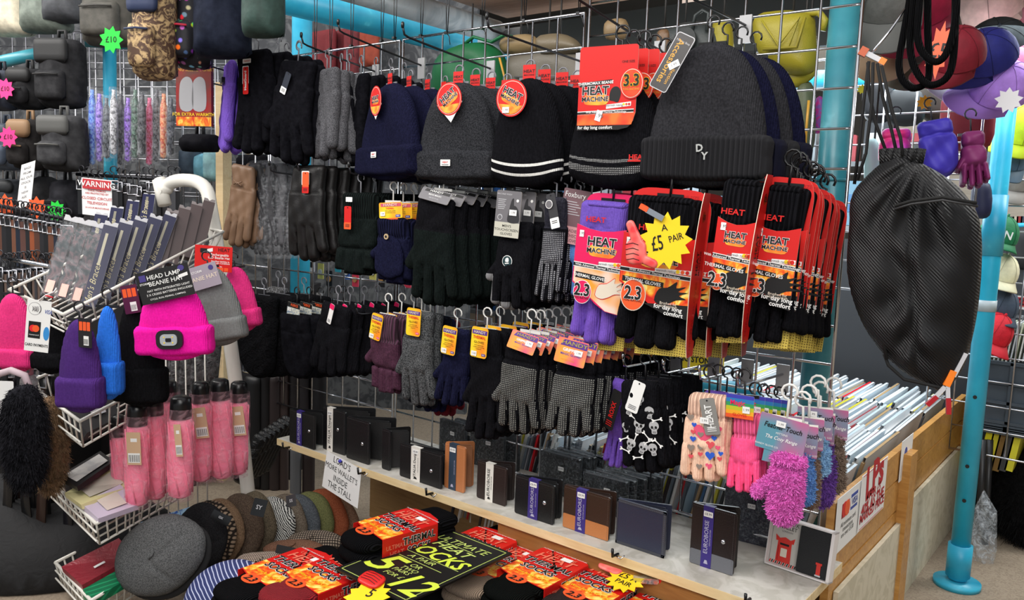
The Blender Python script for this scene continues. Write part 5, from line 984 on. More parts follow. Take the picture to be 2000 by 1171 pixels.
sock_pack('red sock pack lying beneath the raised black sock pack', 768, 1062, .268, rz=sa-.2, col=(15, 15, 17), H=.05)
sock_pack('red sock pack behind the black sign, arched end showing', 925, 1062, .262, col=(17, 17, 19))
sock_pack('red sock pack with beige socks, tucked under the right of the sign', 985, 1096, .25, col=(176, 152, 130), front=.085)
sock_pack('black thermal sock pack right of the black sign', 1060, 1108, .268, col=(15, 17, 16), front=.08)
sock_pack('thermal sock pack with dark brown socks under the small price burst', 1170, 1138, .258, col=(54, 46, 44), front=.08)
sock_pack('thermal sock pack at the bottom edge, nearest to the shelf corner', 1296, 1182, .246, col=(40, 40, 44))
sock_pack('thermal sock pack mostly hidden at the bottom edge below the sign', 1085, 1200, .24, col=(60, 60, 64))
q = at(1223, 1132, Z=.272); t = thing('price_burst', 'small yellow starburst price card on the brown sock pack', 'price card', q, sa-.1, -1.35)
b = MB(); b.plate(star(0, 0, .042, .030, 12), YEL, 0, .001); b.text('£5 A', 0, .008, .022, INK, -.0016, .01, .05); b.text('PAIR', .002, -.012, .018, INK, -.0016, .01, .05); part(t, b, 'burst')
b = MB(); b.pillow(s_box(0, 0, .028, .016, .012), (-.03, -.02, .03, .02), .002, .003, .008, TH); part(t, b, 'thumbs_up', (-.05, -.001, .016)); b = MB(); b.box((0, 0, 0), (.05, .012, .012), CHROME, ry=-.5); b.box((.03, -.003, .015), (.016, .013, .012), RED, ry=-.5); part(t, b, 'clip', (.035, -.004, .02))
q = at(716, 1166, Z=.29); t = thing('price_burst', 'yellow starburst price card at the bottom edge below the lime sign', 'price card', q, sa, -1.3)
b = MB(); b.plate(star(0, 0, .045, .034, 12), YEL, 0, .001); b.text('5', 0, .01, .03, INK, -.0016, .01, .1); part(t, b, 'burst'); b = MB(); b.pillow(s_box(0, 0, .028, .018, .014), (-.03, -.02, .03, .02), .002, .003, .008, RED)
for i in range(4): b.tube([(-.02, -.004, .010-.006*i), (0, -.0045, .012-.006*i), (.02, -.004, .009-.006*i)], .0006, INK, 5)
part(t, b, 'thumbs_up', (-.026, -.004, .036))
# flat caps
def flat_cap(label, cx, cy, rx_, ry_, D, m, rot=0, T=.028, tilt=-.25, rz=.67, grp=None, button=True, peak=False, crease=1., extra=None, band=None):
    q = at(cx, cy, D=D); A, B_ = rx_/F_PX*D, ry_/F_PX*D; t = thing('tweed_hat', label, 'flat cap', q, rz, tilt, rot, grp)
    b = MB(); js = random.Random(int(cx*7+cy)); pts = smooth([(A*1.0*math.cos(a)*(1+.03*math.cos(3*a))*js.uniform(.94, 1.05), B_*math.sin(a)*(1-.04*math.sin(2*a))*js.uniform(.93, 1.06)) for a in np.linspace(0, 2*math.pi, 12)[:-1]], 4); k1, k2 = js.uniform(0, 6), js.uniform(20, 40)
    b.pillow(s_poly(pts), (-A*1.05, -B_*1.05, A*1.05, B_*1.05), .005, T, .06, m, back=.5, hf=lambda X, Z, d: crease*(.005*np.sin(X*k2+Z*20+k1)*np.cos(Z*32-X*14+k1)-.004*np.exp(-((Z-.15*X+.01)/.006)**2)*sm(0, -.03, Z-.0)*0-.005*np.exp(-((X*.9+Z*.45+.012)/.005)**2)*sm(.02, -.03, Z)-.004*np.exp(-((X*.3-Z*.95-.01)/.005)**2)*sm(-.02, .03, X)))
    part(t, b, 'crown')
    if button: b = MB(); b.tube([(-.008, 0, -.004), (.004, -.004, 0), (.010, -.002, .007)], .0022, m, 6); part(t, b, 'top_button', (0, -T-.001, 0))
    if peak or band:
        b = MB(); b.pillow(s_sub(s_poly(pts), s_cap(0, B_*.25, 0, B_*.25, min(A, B_)*.92)), (-A*1.05, -B_*1.05, A*1.05, B_*.3), .006, .008, .02, band or m); part(t, b, 'peak', (0, .018, -B_*.13))
    if extra: extra(t)
    return t
TW = lambda n, c, c2, k='melange', s=1.: mat(n, c, .95, kind=k, rgb2=c2, scale=s, spec=.15)
caps = [('black cotton flat cap, second in the fan of caps', 392, 1050, 62, 66, 2.03, TW('black cotton', (26, 26, 28), (40, 40, 42)), .1), ('dark checked flat cap edge between the black and brown caps', 408, 1046, 60, 68, 2.08, TW('dark check', (40, 34, 30), (150, 130, 110), 'check'), .1),
        ('mid brown tweed flat cap with black labels, in the fan', 428, 1042, 58, 66, 2.12, TW('brown tweed', (98, 78, 60), (130, 106, 84)), .1), ('dark brown tweed flat cap in the fan of caps', 466, 1034, 55, 70, 2.16, TW('dark brown tweed', (62, 50, 42), (92, 78, 66)), .05),
        ('olive brown tweed flat cap behind the hanging black label', 492, 1028, 55, 68, 2.2, TW('olive brown tweed', (70, 62, 50), (104, 94, 78)), .05), ('black and white herringbone flat cap in the fan', 528, 1032, 54, 64, 2.24, TW('herringbone', (34, 34, 36), (200, 200, 196), 'herring'), 0),
        ('grey brown tweed flat cap right of the herringbone cap', 552, 1028, 54, 62, 2.28, TW('grey brown tweed', (84, 74, 64), (120, 110, 98)), 0), ('slate grey wool flat cap in the fan', 578, 1026, 52, 62, 2.32, TW('slate wool', (62, 66, 72), (92, 98, 104)), 0),
        ('moss green flat cap in the fan', 606, 1022, 52, 62, 2.36, TW('moss wool', (84, 88, 56), (114, 116, 76)), 0), ('rust orange flat cap near the end of the fan', 630, 1018, 54, 62, 2.40, TW('rust wool', (134, 70, 46), (160, 92, 64)), 0), ('tan brown tweed flat cap at the right end of the fan', 656, 1026, 52, 54, 2.44, TW('tan tweed', (120, 90, 72), (154, 124, 104)), 0)]
for l, cx, cy, rx_, ry_, D, m, rot in caps: flat_cap(l, cx, cy, rx_, ry_, D, m, rot, grp=None, button=False, rz=.35, tilt=-.3)
flat_cap('large grey wool baker boy cap facing the front, left of the caps', 313, 1082, 96, 76, 1.86, TW('grey flannel', (70, 71, 72), (104, 105, 106)), -.5, T=.034, tilt=-.35, peak=True, band=mat('cap peak black', (26, 26, 28), .9))
flat_cap('light checked tweed flat cap lying low behind the sock packs', 512, 1104, 62, 30, 2.0, TW('light check', (74, 54, 46), (214, 200, 184), 'check', 2.2), -.1, tilt=-.9, rz=.6)
flat_cap('brown wool flat cap with a black label lying behind the checked cap', 575, 1076, 66, 24, 2.12, TW('warm brown wool', (104, 74, 58), (132, 98, 80)), -.1, tilt=-.9, rz=.6)
flat_cap('grey brown houndstooth flat cap below the fan of caps', 612, 1060, 62, 26, 2.16, TW('houndstooth', (50, 44, 40), (150, 136, 122), 'check', 1.6), -.12, tilt=-.9, rz=.6)
flat_cap('navy striped cotton cap with a light blue tag at the bottom', 438, 1150, 84, 58, 1.78, mat('navy stripe', (44, 54, 104), .85, kind='stripe', rgb2=(190, 196, 224), scale=1.6), -.35, tilt=-.9, rz=.6, T=.03, button=False)
def slip(label, px, py, D, w, h, m, rot, txt=None, rx=-.4, tc=SILV, name='swing_label'):
    t = thing(name, label, 'label', at(px, py, D=D), .5, rx, rot); b = MB(); b.plate(rrect(-w/2, -h, w/2, 0, .002), m, 0, .0008)
    if txt: b.text(txt, 0, -h*.5, h*.35, tc, -.0016, .01)
    part(t, b, 'card'); return t
slip('black swing label with silver script on the olive brown cap', 511, 974, 2.02, .036, .042, mat('gloss black', (20, 20, 20), .2), .12, 'SY')
slip('black swing label with white patch on the brown cap', 436, 1002, 1.96, .05, .022, mat('gloss black', (20, 20, 20), .2), .35, 'OX')
slip('grey black swing label draped over the grey brown caps', 568, 966, 2.08, .028, .03, mat('smoke card', (60, 60, 62), .25), -.3, 'SS')
slip('black label with white sticker on the brown flat cap', 560, 1066, 1.98, .05, .02, INK, .08)
slip('light blue printed tag on the navy striped cap', 487, 1112, 1.66, .05, .03, mat('blue tag print', (60, 110, 190), .4, kind='blotch', rgb2=(190, 210, 230), scale=2), -.5)
slip('blue boxed flyer leaning behind the grey cap, crossing the wire basket', 330, 1002, 2.15, .18, .035, mat('flyer blue', (40, 90, 180), .4, kind='blotch', rgb2=(160, 200, 230), scale=1), -.38)
# ================================================================= white wire stand on the left
P = lambda x, y, D: at(x, y, D=D)
t = thing('wire_stand', 'white enamelled tube stand with a bent handle, carrying the baskets', 'display stand', P(486, 1000, 2.25))
o0 = np.array(t.location)
b = MB(); pts = smooth([P(*p)-o0 for p in ((322, 400, 2.35), (322, 378, 2.35), (330, 360, 2.35), (352, 352, 2.33), (384, 355, 2.3), (404, 372, 2.28), (412, 410, 2.27), (424, 480, 2.26), (443, 620, 2.25), (462, 760, 2.25), (478, 900, 2.25), (488, 1000, 2.25), (492, 1060, 2.25))], 4)[:-8]
b.tube([V3(p) for p in pts], .019, WMET, 16); part(t, b, 'frame_tube')
b = MB()
for k in range(9): x = 415-k*19; b.cyl(P(x-16, 640+k*3, 2.22-.02*k)-o0, P(x-8, 1075+k*4, 2.2-.02*k)-o0, .0022, WMET, 6)
part(t, b, 'back_wires')
def basket(label, C, A, B_, dC, dA, dB, drop, n1, n2, back=None, r=.0028, inner=3):
    """C back-left, A front, B far right corners of the rim (pixels + depth)"""
    c, a, e = P(*C, dC), P(*A, dA), P(*B_, dB); d = c+(e-a); t = thing('wire_basket', label, 'basket', a); o = a
    b = MB(); rim = [c, a, e, d]
    for i in range(4): b.cyl(rim[i]-o, rim[(i+1) % 4]-o, r*1.4, WMET, 8)
    part(t, b, 'rim'); b = MB(); dn = np.array([0, 0, -drop]); low = [p+(sum(rim)/4-p)*.12+dn for p in rim]
    for i in range(4): b.cyl(low[i]-o, low[(i+1) % 4]-o, r, WMET, 6)
    for i, n in ((0, n1), (1, n2), (2, n1), (3, n2)):
        for k in range(n+1):
            u = k/n; b.cyl(rim[i]*(1-u)+rim[(i+1) % 4]*u-o, low[i]*(1-u)+low[(i+1) % 4]*u-o, r*.8, WMET, 5)
    for k in range(1, n1): u = k/n1; b.cyl(low[0]*(1-u)+low[1]*u-o, low[3]*(1-u)+low[2]*u-o, r*.8, WMET, 5)
    for k in range(1, inner+1): u = k/(inner+1); 
    for k in range(1, 3): v = dn*k/3; b.cyl(c+v-o, a+v-o, r*.8, WMET, 5)
    part(t, b, 'wires'); return t
basket('top white wire basket holding the boxed braces', (18, 565), (124, 614), (436, 452), 1.98, 1.72, 2.2, .055, 9, 14)
basket('second white wire basket, empty corner beneath the purple beanie', (52, 747), (156, 822), (330, 730), 1.98, 1.74, 2.05, .07, 10, 10)
basket('third white wire basket holding flat boxes of hosiery', (98, 938), (188, 1022), (360, 930), 1.98, 1.74, 2.05, .06, 9, 10)
basket('lowest white wire basket holding maroon and green packets', (108, 1098), (178, 1172), (330, 1080), 1.98, 1.76, 2.05, .06, 8, 10)
# braces boxes
def brace(label, bx, by, tx, ty, D, kind, grp):
    bo, to = P(bx, by, D), P(tx, ty, D+.06); L = float(np.linalg.norm(to-bo)); v = to-bo
    t = thing('braces_box', label, 'braces box', bo, group=grp); zax = Vector(v).normalized(); yax = Vector(-FW*-1).normalized(); yax = (yax-zax*yax.dot(zax)).normalized(); xax = yax.cross(zax)
    R = Matrix((xax, yax, zax)).transposed(); t.rotation_euler = (R@Euler((0, 0, .45)).to_matrix()).to_euler(); W = .030; Dp = .024
    if kind == 'clear':
        b = MB(); b.box((0, .004, L*.48), (W*.8, .006, L*.9), mat('patterned braces', (124, 104, 108), .6, kind='blotch', scale=.9, rgb2=(70, 78, 82))); b.box((0, 0, L*.12), (W*.5, .012, .03), mat('rose gold', (200, 150, 140), .3, .6)); part(t, b, 'braces')
        b = MB(); b.box((0, 0, L*.5), (W, Dp, L), film('braces film', (232, 236, 240), .09, .5)); part(t, b, 'clear_case')
    else:
        m_ = mat('braces navy', (26, 28, 66), .35) if kind == 'navy' else mat('braces brown', (72, 58, 58), .4)
        b = MB(); b.box((0, 0, L*.5), (W, Dp, L), m_)
        if kind == 'navy':
            b.text("Men's Braces", -.004, L*.26, .019, mat('cream ink', (196, 186, 150), .5), -Dp/2-.0008, .0, math.pi/2, shear=.4); b.plate([(-.006, L*.5), (.0, L*.5), (.0, L*.9), (-.006, L*.9)], mat('brace window', (150, 146, 130), .3, .5), -Dp/2, .0006)
            b.box((W/2+.0003, 0, L*.5), (.0008, Dp*.9, L), mat('case edge', (150, 156, 170), .2))
        part(t, b, 'box')
    b = MB(); b.plate([(-W*.48, 0), (W*.48, 0), (W*.48, .014), (W*.2, .014), (0, .008), (-W*.2, .014), (-W*.48, .014)], mat('tab plastic', (196, 196, 200), .25) if kind != 'brown' else mat('tab grey', (128, 120, 120), .4), 0, .001); part(t, b, 'hanging_tab', (0, 0, L))
    return t
for k in range(3): brace('clear case of patterned braces, %s from the left' % ('first', 'second', 'third')[k], 92+27*k, 578+8*k, 138+26*k, 432+6*k, 1.84+.0*k, 'clear', 'clear braces cases')
for k in range(4): brace('navy braces box in the rear row, %s from the left' % ORD[k].replace('frontmost', 'first'), 182+34*k, 505-22*k, 198+31*k, 424-13*k, 2.08+.03*k, 'navy', 'navy braces boxes')
for k in range(5): brace("navy box reading Men's Braces in gold script, %s from the left" % ORD[k].replace('frontmost', 'first'), 172+29*k, 600-14*k, 216+29*k, 444-5*k, 1.84+.05*k, 'navy', 'navy braces boxes')
for k in range(4): brace('dark brown braces box at the right of the basket, %s from the left' % ORD[k].replace('frontmost', 'first'), 308+26*k, 532-14*k, 336+24*k, 418-7*k, 2.06+.03*k, 'brown', 'brown braces boxes')
# beanies clipped to the baskets
hk_ = dict(rz=.66, hook=BSTEEL)
def D_beanie(label, bb, D, c, **k): return beanie(label, bb, D=D, m=K_('stand beanie knit', c), **dict(hk_, **k))
D_beanie('bright pink cuffed beanie at the left edge of the photo', (-16, 572, 66, 714), 1.85, (220, 50, 120), cuff=.24)
D_beanie('black cuffed beanie behind the card payments sign', (58, 600, 132, 716), 1.86, (18, 18, 20))
t = D_beanie('deep purple cuffed beanie with a dark tag, clipped under the basket', (112, 622, 198, 792), 1.66, (70, 38, 110), cuff=.32)
def c_vtag(w=.034, h=.06, base=(30, 26, 30)):
    b = MB(); b.plate(rrect(-w/2, -h, w/2, 0, .002), mat('dark tag', base, .4), 0, .0008)
    for i in range(3): b.plate(rrect(-w*.42+i*w*.29, -h*.42, -w*.18+i*w*.29, -h*.12, .001), ORG, -.0009, .0003)
    b.plate([(-w*.1, -h*.92), (w*.28, -h*.92), (w*.28, -h*.6), (-w*.1, -h*.6)], WHT, -.0009, .0003)
    for i in range(6): x = -w*.07+i*w*.055; b.plate([(x, -h*.88), (x+w*.02, -h*.88), (x+w*.02, -h*.7), (x, -h*.7)], INK, -.0014, .0002)
    return b
part(t, c_vtag(), 'swing_tag', (.028, -.03, .006), -.3)
D_beanie('bright blue narrow cuffed beanie folded edge on', (184, 596, 236, 766), 1.7, (38, 110, 216), cuff=.34)
t = D_beanie('black cuffed beanie with a plum tag, behind the blue beanie', (222, 572, 322, 782), 1.78, (15, 15, 17), cuff=.3)
part(t, c_vtag(.036, .062, (84, 24, 60)), 'swing_tag', (-.01, -.03, .02), 0, -.2)
D_beanie('bright pink cuffed beanie at the right of the stand', (426, 520, 492, 635), 2.02, (214, 48, 122), cuff=.26, ry=-.15, cs=1.1)
t = D_beanie('heather grey cuffed beanie between the two pinks', (356, 520, 458, 662), 1.92, (112, 114, 114), cuff=.27, ry=-.18)
def c_stormg(w=.10, h=.055):
    b = MB(); b.plate([(-w/2, -h), (w/2, -h), (w/2, 0), (-w/2, 0)], mat('lilac grey card', (164, 156, 168), .4), 0, .0008); b.text('BEANIE HAT', w*.08, -h*.55, .014, CREAM, -.0014, .01); b.disc(w*.36, -h*.2, .006, mat('violet dot', (70, 60, 130)), -.0009, 16); b.text('STORM', -w*.0, -h*.25, .008, WHT, -.0014, .01); return b
part(t, c_stormg(), 'label_card', (-.02, -.03, .004), 0, -.14)
t = D_beanie('magenta headlamp beanie with a round lamp on its cuff', (262, 545, 405, 688), 1.72, (238, 20, 158), cuff=.36, ry=-.06, cs=1.04)
w_, h_ = t['w'], t['h']
b = MB(); b.plate(rrect(-.028, -.020, .028, .020, .014, 6), mat('lamp rubber', (22, 22, 24), .5), 0, .006); b.plate(rrect(-.018, -.012, .018, .012, .009, 6), mat('lamp lens', (170, 176, 180), .2), -.006, .003); b.plate(rrect(-.006, -.004, .006, .004, .002), INK, -.009, .001)
for sx in (-1, 1):
    for sz in (-1, 1): b.disc(sx*.009, sz*.006, .0015, YEL, -.009, 8)
part(t, b, 'head_lamp', (w_*.02, -.030, -h_*.80), 0, 0)
b = MB(); w2, h2 = .115, .068; b.plate([(-w2/2, -h2), (w2/2, -h2), (w2/2, 0), (-w2/2, 0)], mat('black matt card', (26, 25, 26), .5), 0, .0008)
for s_, x, z, sz in (('HEAD LAMP', .002, .22, .013), ('BEANIE HAT', .004, .42, .013), ('HAT WITH INTEGRATED LIGHT', .006, .62, .0062), ('3 X CR2025 BATTERIES INCLUDED', .006, .74, .0062), ('CYCLE, RUN, FISHING, CAMPING', .0, .88, .005)): b.text(s_, x, -h2*z, sz, WHT, -.0016, .008, sx=1.05)
b.plate([(-w2*.44, -h2*.3), (-w2*.32, -h2*.3), (-w2*.32, -h2*.1), (-w2*.44, -h2*.1)], mat('violet dot', (70, 60, 130)), -.0009, .0004); b.text('STORM', -w2*.37, -h2*.38, .006, WHT, -.0016, .01); b.disc(w2*.36, -h2*.12, .007, mat('violet dot', (70, 60, 130)), -.0009, 14, rz=.006); b.plate([(w2*.28, -h2*.42), (w2*.46, -h2*.38), (w2*.46, -h2*.28), (w2*.28, -h2*.32)], WHT, -.0018, .0003)
part(t, b, 'label_card', (-.006, -.03, .026), 0, -.20)
t = thing('printed_hat_card', 'red card for a rechargeable LED beanie above the right pink beanie', 'card', P(418, 480, 1.98), .6, 0, .04); b = MB(); w2, h2 = .095, .062; b.plate([(-w2/2, -h2), (w2/2, -h2), (w2/2, 0), (-w2/2, 0)], RED, 0, .001)
for s_, x, z, sz, m_ in (('HEAT', .026, .14, .012, INK), ('Rechargeable', .016, .34, .0085, WHT), ('LED Beanie Hat', .014, .46, .0085, WHT), ('Excellent Visibility In', .018, .6, .0055, WHT), ('Low Light Conditions', .018, .67, .0055, WHT), ('Batteries Inc', .01, .8, .005, WHT)): b.text(s_, x, -h2*z, sz, m_, -.0016, .01)
for k in range(4): b.plate(rrect(-.008+.012*k, -h2*.97, .002+.012*k, -h2*.84, .001), ORG, -.001, .0003)
b.plate(rrect(-.034, -h2*.3, -.008, -h2*.12, .002), INK, -.001, .0004); b.plate([(-.016, -h2*.28), (-.002, -h2*.22), (-.002, -h2*.08), (-.016, -h2*.14)], WHT, -.0016, .0003); part(t, b, 'card')
# card payments sign
t = thing('payment_sign', 'white CARD PAYMENTS sign with a red orange logo tied to the basket', 'sign', P(78, 586, 1.62), .7, 0, .10); b = MB(); w2, h2 = .048, .105; b.plate([(-w2/2, -h2), (w2/2, -h2), (w2/2, 0), (-w2/2, 0)], WHT, 0, .001)
for k in range(4): b.tube([(-.012+.003*k+.007*math.cos(a)*(.4+.2*k), -.002, -.018+.009*math.sin(a)*(.4+.2*k)) for a in np.linspace(-.9, .9, 6)], .0005, GREYC, 4)
b.disc(-.008, -.018, .013, GREYC, -.0009, 24, t=.0002); b.disc(-.008, -.018, .0122, WHT, -.0012, 24, t=.0002)
for k in range(3): b.tube([(-.014+.004*k+.003*math.cos(a), -.002, -.018+.006*math.sin(a)) for a in np.linspace(-1, 1, 6)], .0005, GREYC, 4)
b.text('VISA', .019, -.022, .011, mat('visa blue', (60, 80, 160)), -.0016, .01, 0, sx=.7, shear=.2); b.plate([(-.018, -.078), (.006, -.078), (.006, -.044), (-.018, -.044)], INK, -.001, .0004); b.disc(-.009, -.058, .007, mat('circle red', (226, 30, 40)), -.0015, 18); b.disc(-.003, -.058, .007, ORG, -.0018, 18); b.text('mastercard', -.006, -.071, .0042, WHT, -.002, 0); b.disc(.018, -.066, .006, mat('visa blue2', (50, 140, 210)), -.0009, 16, rz=.014)
b.text('CARD PAYMENTS', 0, -.092, .0075, INK, -.0016, .02, sx=.78); part(t, b, 'card'); b = MB(); b.tube([(0, -.002, 0), (.012, -.004, .012), (.03, -.006, .022), (.034, -.006, .03)], .0016, mat('tie white', (230, 225, 225)), 6); b.tube([(.012, -.004, .012), (.028, -.006, .010)], .0018, mat('tie red', (214, 50, 60)), 6); part(t, b, 'tie')
# pink umbrellas
PK1 = mat('pink nylon', (252, 132, 162), .5, kind='crinkle', bump=.25); PK2 = film('pink film', (255, 200, 214), .16, .6)
for k, (cx, y0, y1, wd, D, tg) in enumerate([(232, 848, 1004, 34, 1.92, 0), (268, 826, 996, 48, 1.84, 1), (302, 806, 984, 42, 1.9, 0), (328, 778, 930, 46, 2.06, 0), (353, 812, 980, 52, 1.86, 2), (392, 782, 948, 42, 1.96, 3), (430, 776, 942, 46, 2.0, 0), (466, 780, 934, 42, 2.06, 3)]):
    q = P(cx, y0, D); h = float(q[2]-P(cx, y1, D)[2]); r = wd/2/F_PX*D; t = thing('folded_umbrella', 'pink folded umbrella in a clear sleeve, %s from the left' % ORD[k].replace('frontmost', 'first'), 'umbrella', q, .66, 0, .02*((k*5) % 3-1), 'pink folded umbrellas')
    b = MB(); b.lathe([(0, -h*.97), (r*.5, -h*.98), (r*.82, -h*.95), (r*.9, -h*.8), (r*.96, -h*.5), (r*.9, -h*.2), (r*.8, -h*.03), (r*.5, .0), (0, .002)], PK1, 22, sy=.8)
    for a in range(7): an = a*.9; b.tube([(r*.93*math.cos(an+z*1.5), r*.75*math.sin(an+z*1.5), -h*z) for z in (.06, .3, .5, .7, .93)], .0018, PK1, 5)
    part(t, b, 'folded_canopy'); b = MB(); b.lathe([(r*.78, -.004), (r*.8, .004), (r*.76, .03), (r*.72, .042), (r*.5, .047), (0, .048)], BPL, 20); part(t, b, 'handle')
    b = MB(); b.lathe([(r*.55, -h*1.02), (r*.98, -h*1.0), (r*1.06, -h*.7), (r*1.1, -h*.3), (r*1.05, -.002), (r*1.0, .02)], PK2, 20, sy=.9); part(t, b, 'clear_sleeve')
    if tg:
        b = MB(); tw = .032 if tg != 2 else .016; b.plate([(-tw/2, -.075), (tw/2, -.075), (tw/2, 0), (-tw/2, 0)], mat('kraft tag', (206, 172, 138), .6), 0, .0008); b.plate([(-tw*.42, -.07), (tw*.42, -.07), (tw*.42, -.048), (-tw*.42, -.048)], WHT, -.0009, .0002)
        for i in range(10): x = -tw*.38+i*tw*.08; b.plate([(x, -.068), (x+tw*(.02+.02*(i % 2)), -.068), (x+tw*(.02+.02*(i % 2)), -.052), (x, -.052)], INK, -.0012, .0002)
        b.plate([(-tw*.2, -.022), (tw*.25, -.022), (tw*.25, -.014), (-tw*.2, -.014)], WHT, -.0009, .0002); part(t, b, 'kraft_tag', (.006, -r*1.02-.003, -.012 if tg == 1 else -.01), 0, -.05*tg)
# black filmed umbrellas above and behind
for k, (cx, y0, y1) in enumerate([(325, 690, 800), (348, 690, 800), (372, 680, 790), (395, 670, 780), (418, 665, 770), (300, 740, 850)]):
    q = P(cx, y0, 2.3); h = float(q[2]-P(cx, y1, 2.3)[2]); r = .022; t = thing('folded_umbrella', 'black folded umbrella in glossy film behind the magenta beanie, %s' % ('first from the left', 'second from the left', 'third from the left', 'fourth from the left', 'fifth from the left', 'lowest')[k], 'umbrella', q, .66, 0, .1, 'black folded umbrellas')
    b = MB(); b.lathe([(0, -h), (r, -h*.95), (r, -.01), (r*.6, 0), (0, 0)], mat('black nylon', (16, 16, 18), .3, kind='crinkle'), 14); part(t, b, 'folded_canopy'); b = MB(); b.lathe([(r*1.1, -h), (r*1.25, -h*.5), (r*1.15, .01)], film('dark film', (230, 230, 235), .1), 14); part(t, b, 'clear_sleeve')
# flat boxes in the third basket
def flat_pack(label, c4, D4, th, m, deco=None, name='flat_box', cat='box'):
    pts = [P(*p, d) for p, d in zip(c4, D4)]; o = pts[0]; b = MB(); nn = np.cross(pts[1]-pts[0], pts[3]-pts[0]); nn /= np.linalg.norm(nn)
    if nn[2] > 0: nn = -nn
    V = [p-o for p in pts]+[p-o+nn*th for p in pts]; b.add(V, [(0, 1, 2, 3), (7, 6, 5, 4), (0, 4, 5, 1), (1, 5, 6, 2), (2, 6, 7, 3), (3, 7, 4, 0)], m)
    t = thing(name, label, cat, o); part(t, b, 'body')
    if deco:
        for u0, v0, u1, v1, dm, nm in deco:
            bb = lambda u, v: pts[0]*(1-u)*(1-v)+pts[1]*u*(1-v)+pts[2]*u*v+pts[3]*(1-u)*v-o-nn*.001
            c = MB(); c.add([bb(u0, v0), bb(u1, v0), bb(u1, v1), bb(u0, v1)], [(0, 1, 2, 3)], dm); part(t, c, nm)
    return t
flat_pack('black box with a rounded window and faint photo, topmost in the third basket', [(112, 930), (196, 880), (222, 900), (150, 950)], [1.9, 2.0, 1.95, 1.82], .012, mat('box black', (26, 24, 26), .35), [(.1, .15, .92, .8, mat('photo grey', (196, 196, 196), .4, kind='blotch', rgb2=(222, 220, 216), scale=.6), 'window_print')])
flat_pack('pale yellow flat box in the third basket', [(126, 962), (216, 915), (250, 950), (158, 985)], [1.86, 1.95, 1.9, 1.78], .012, mat('pale yellow box', (222, 214, 160), .45), [(.25, .15, .98, .8, mat('photo grey', (206, 200, 186), .4), 'window_print')])
flat_pack('lilac flat box with a portrait oval in the third basket', [(158, 982), (235, 945), (270, 985), (192, 1012)], [1.8, 1.9, 1.85, 1.74], .012, mat('lilac box', (206, 194, 214), .45), [(.3, .2, .8, .8, mat('portrait print', (216, 206, 196), .4), 'window_print')])
flat_pack('maroon packet in crinkled film with gold strokes in the lowest basket', [(120, 1106), (232, 1050), (262, 1085), (160, 1142)], [1.9, 2.0, 1.94, 1.8], .014, mat('maroon pack', (140, 40, 52), .35, kind='crinkle', bump=.3), [(.35, .6, .55, .68, WHT, 'label')])
flat_pack('emerald green packets below the maroon one in the lowest basket', [(162, 1150), (262, 1094), (275, 1115), (176, 1172)], [1.8, 1.93, 1.9, 1.76], .02, mat('green pack', (12, 110, 72), .4, kind='stripe', rgb2=(30, 150, 100), scale=1))
t = flat_pack('grey felt item with a clear label sitting in the second basket', [(130, 792), (225, 770), (230, 815), (170, 845)], [1.84, 2.0, 1.96, 1.8], .03, mat('grey felt', (54, 54, 56), .8), [(.35, .35, .7, .6, SILV, 'label')], 'felt_hat', 'hat')
b = MB(); f = s_box(0, 0, .10, .04, .01); 
for k in range(16): a = P(150+k*4.5, 1030+(k % 3)*5, 2.25)-P(180, 1050, 2.25); 
t = thing('wicker_basket', 'brown woven wicker basket below the boxes on the left', 'basket', P(176, 1085, 2.3)); b = MB(); WK = mat('wicker', (128, 100, 66), .8, kind='blotch', rgb2=(176, 148, 106), scale=2)
for j in range(9): b.tube([(.09*math.cos(a)*(1+.02*j), .07*math.sin(a)*(1+.02*j), .011*j+.003*(-1)**(i+j)) for i, a in enumerate(np.linspace(0, 2*math.pi, 25)[:-1])], .006, WK, 5, closed=True)
for i in range(12): a = i*math.pi/6; b.cyl((.09*math.cos(a), .07*math.sin(a), 0), (.105*math.cos(a), .082*math.sin(a), .10), .004, WK, 5)
part(t, b, 'woven_body')
# fur hats and straps at the far left
def furblob(label, bb, D, c, seed, n=9000, hl=.012, name='fur_hat', cat='hat', pts=None, T=.035, dirz=-1.):
    loc, w, h = span(*bb, D=D); t = thing(name, label, cat, loc, .66); m = mat('fur', c, .9, kind='fur', rgb2=tuple(min(255, int(v*1.5+14)) for v in c))
    f = s_poly(smooth([(x*w/2, z*h) for x, z in (pts or [(-.3, -.02), (.4, 0), (.9, -.2), (1, -.5), (.8, -.85), (.2, -1), (-.4, -.95), (-.9, -.75), (-1, -.4), (-.8, -.12)])], 4))
    b = MB(); rg = np.random.RandomState(seed); b.pillow(f, (-w*.6, -h*1.05, w*.6, h*.05), .006, T, .05, m, hf=lambda x, z, d: .005*np.sin(x*60+z*45))
    V = np.concatenate(b.v); Fc = np.array(b.f); pick = rg.randint(0, len(Fc), n); c0 = V[Fc[pick]].mean(1)+rg.normal(0, .002, (n, 3)); e1 = V[Fc[pick, 1]]-V[Fc[pick, 0]]; e2 = V[Fc[pick, 3]]-V[Fc[pick, 0]]
    nr = np.cross(e1, e2); nr /= np.linalg.norm(nr, axis=1)[:, None]+1e-9; tip = c0+nr*hl*.6+np.array([0, 0, dirz*hl])+rg.normal(0, hl*.35, (n, 3)); s_ = rg.normal(0, 1, (n, 3)); s_ /= np.linalg.norm(s_, axis=1)[:, None]
    b.add(np.stack([c0-s_*.0009, c0+s_*.0009, tip+s_*.0003, tip-s_*.0003], 1).reshape(-1, 3), [(4*i, 4*i+1, 4*i+2, 4*i+3) for i in range(n)], m); part(t, b, 'fur_body'); return t
furblob('black fur trapper hat hanging at the left edge', (6, 752, 84, 958), 1.72, (26, 26, 30), 1)
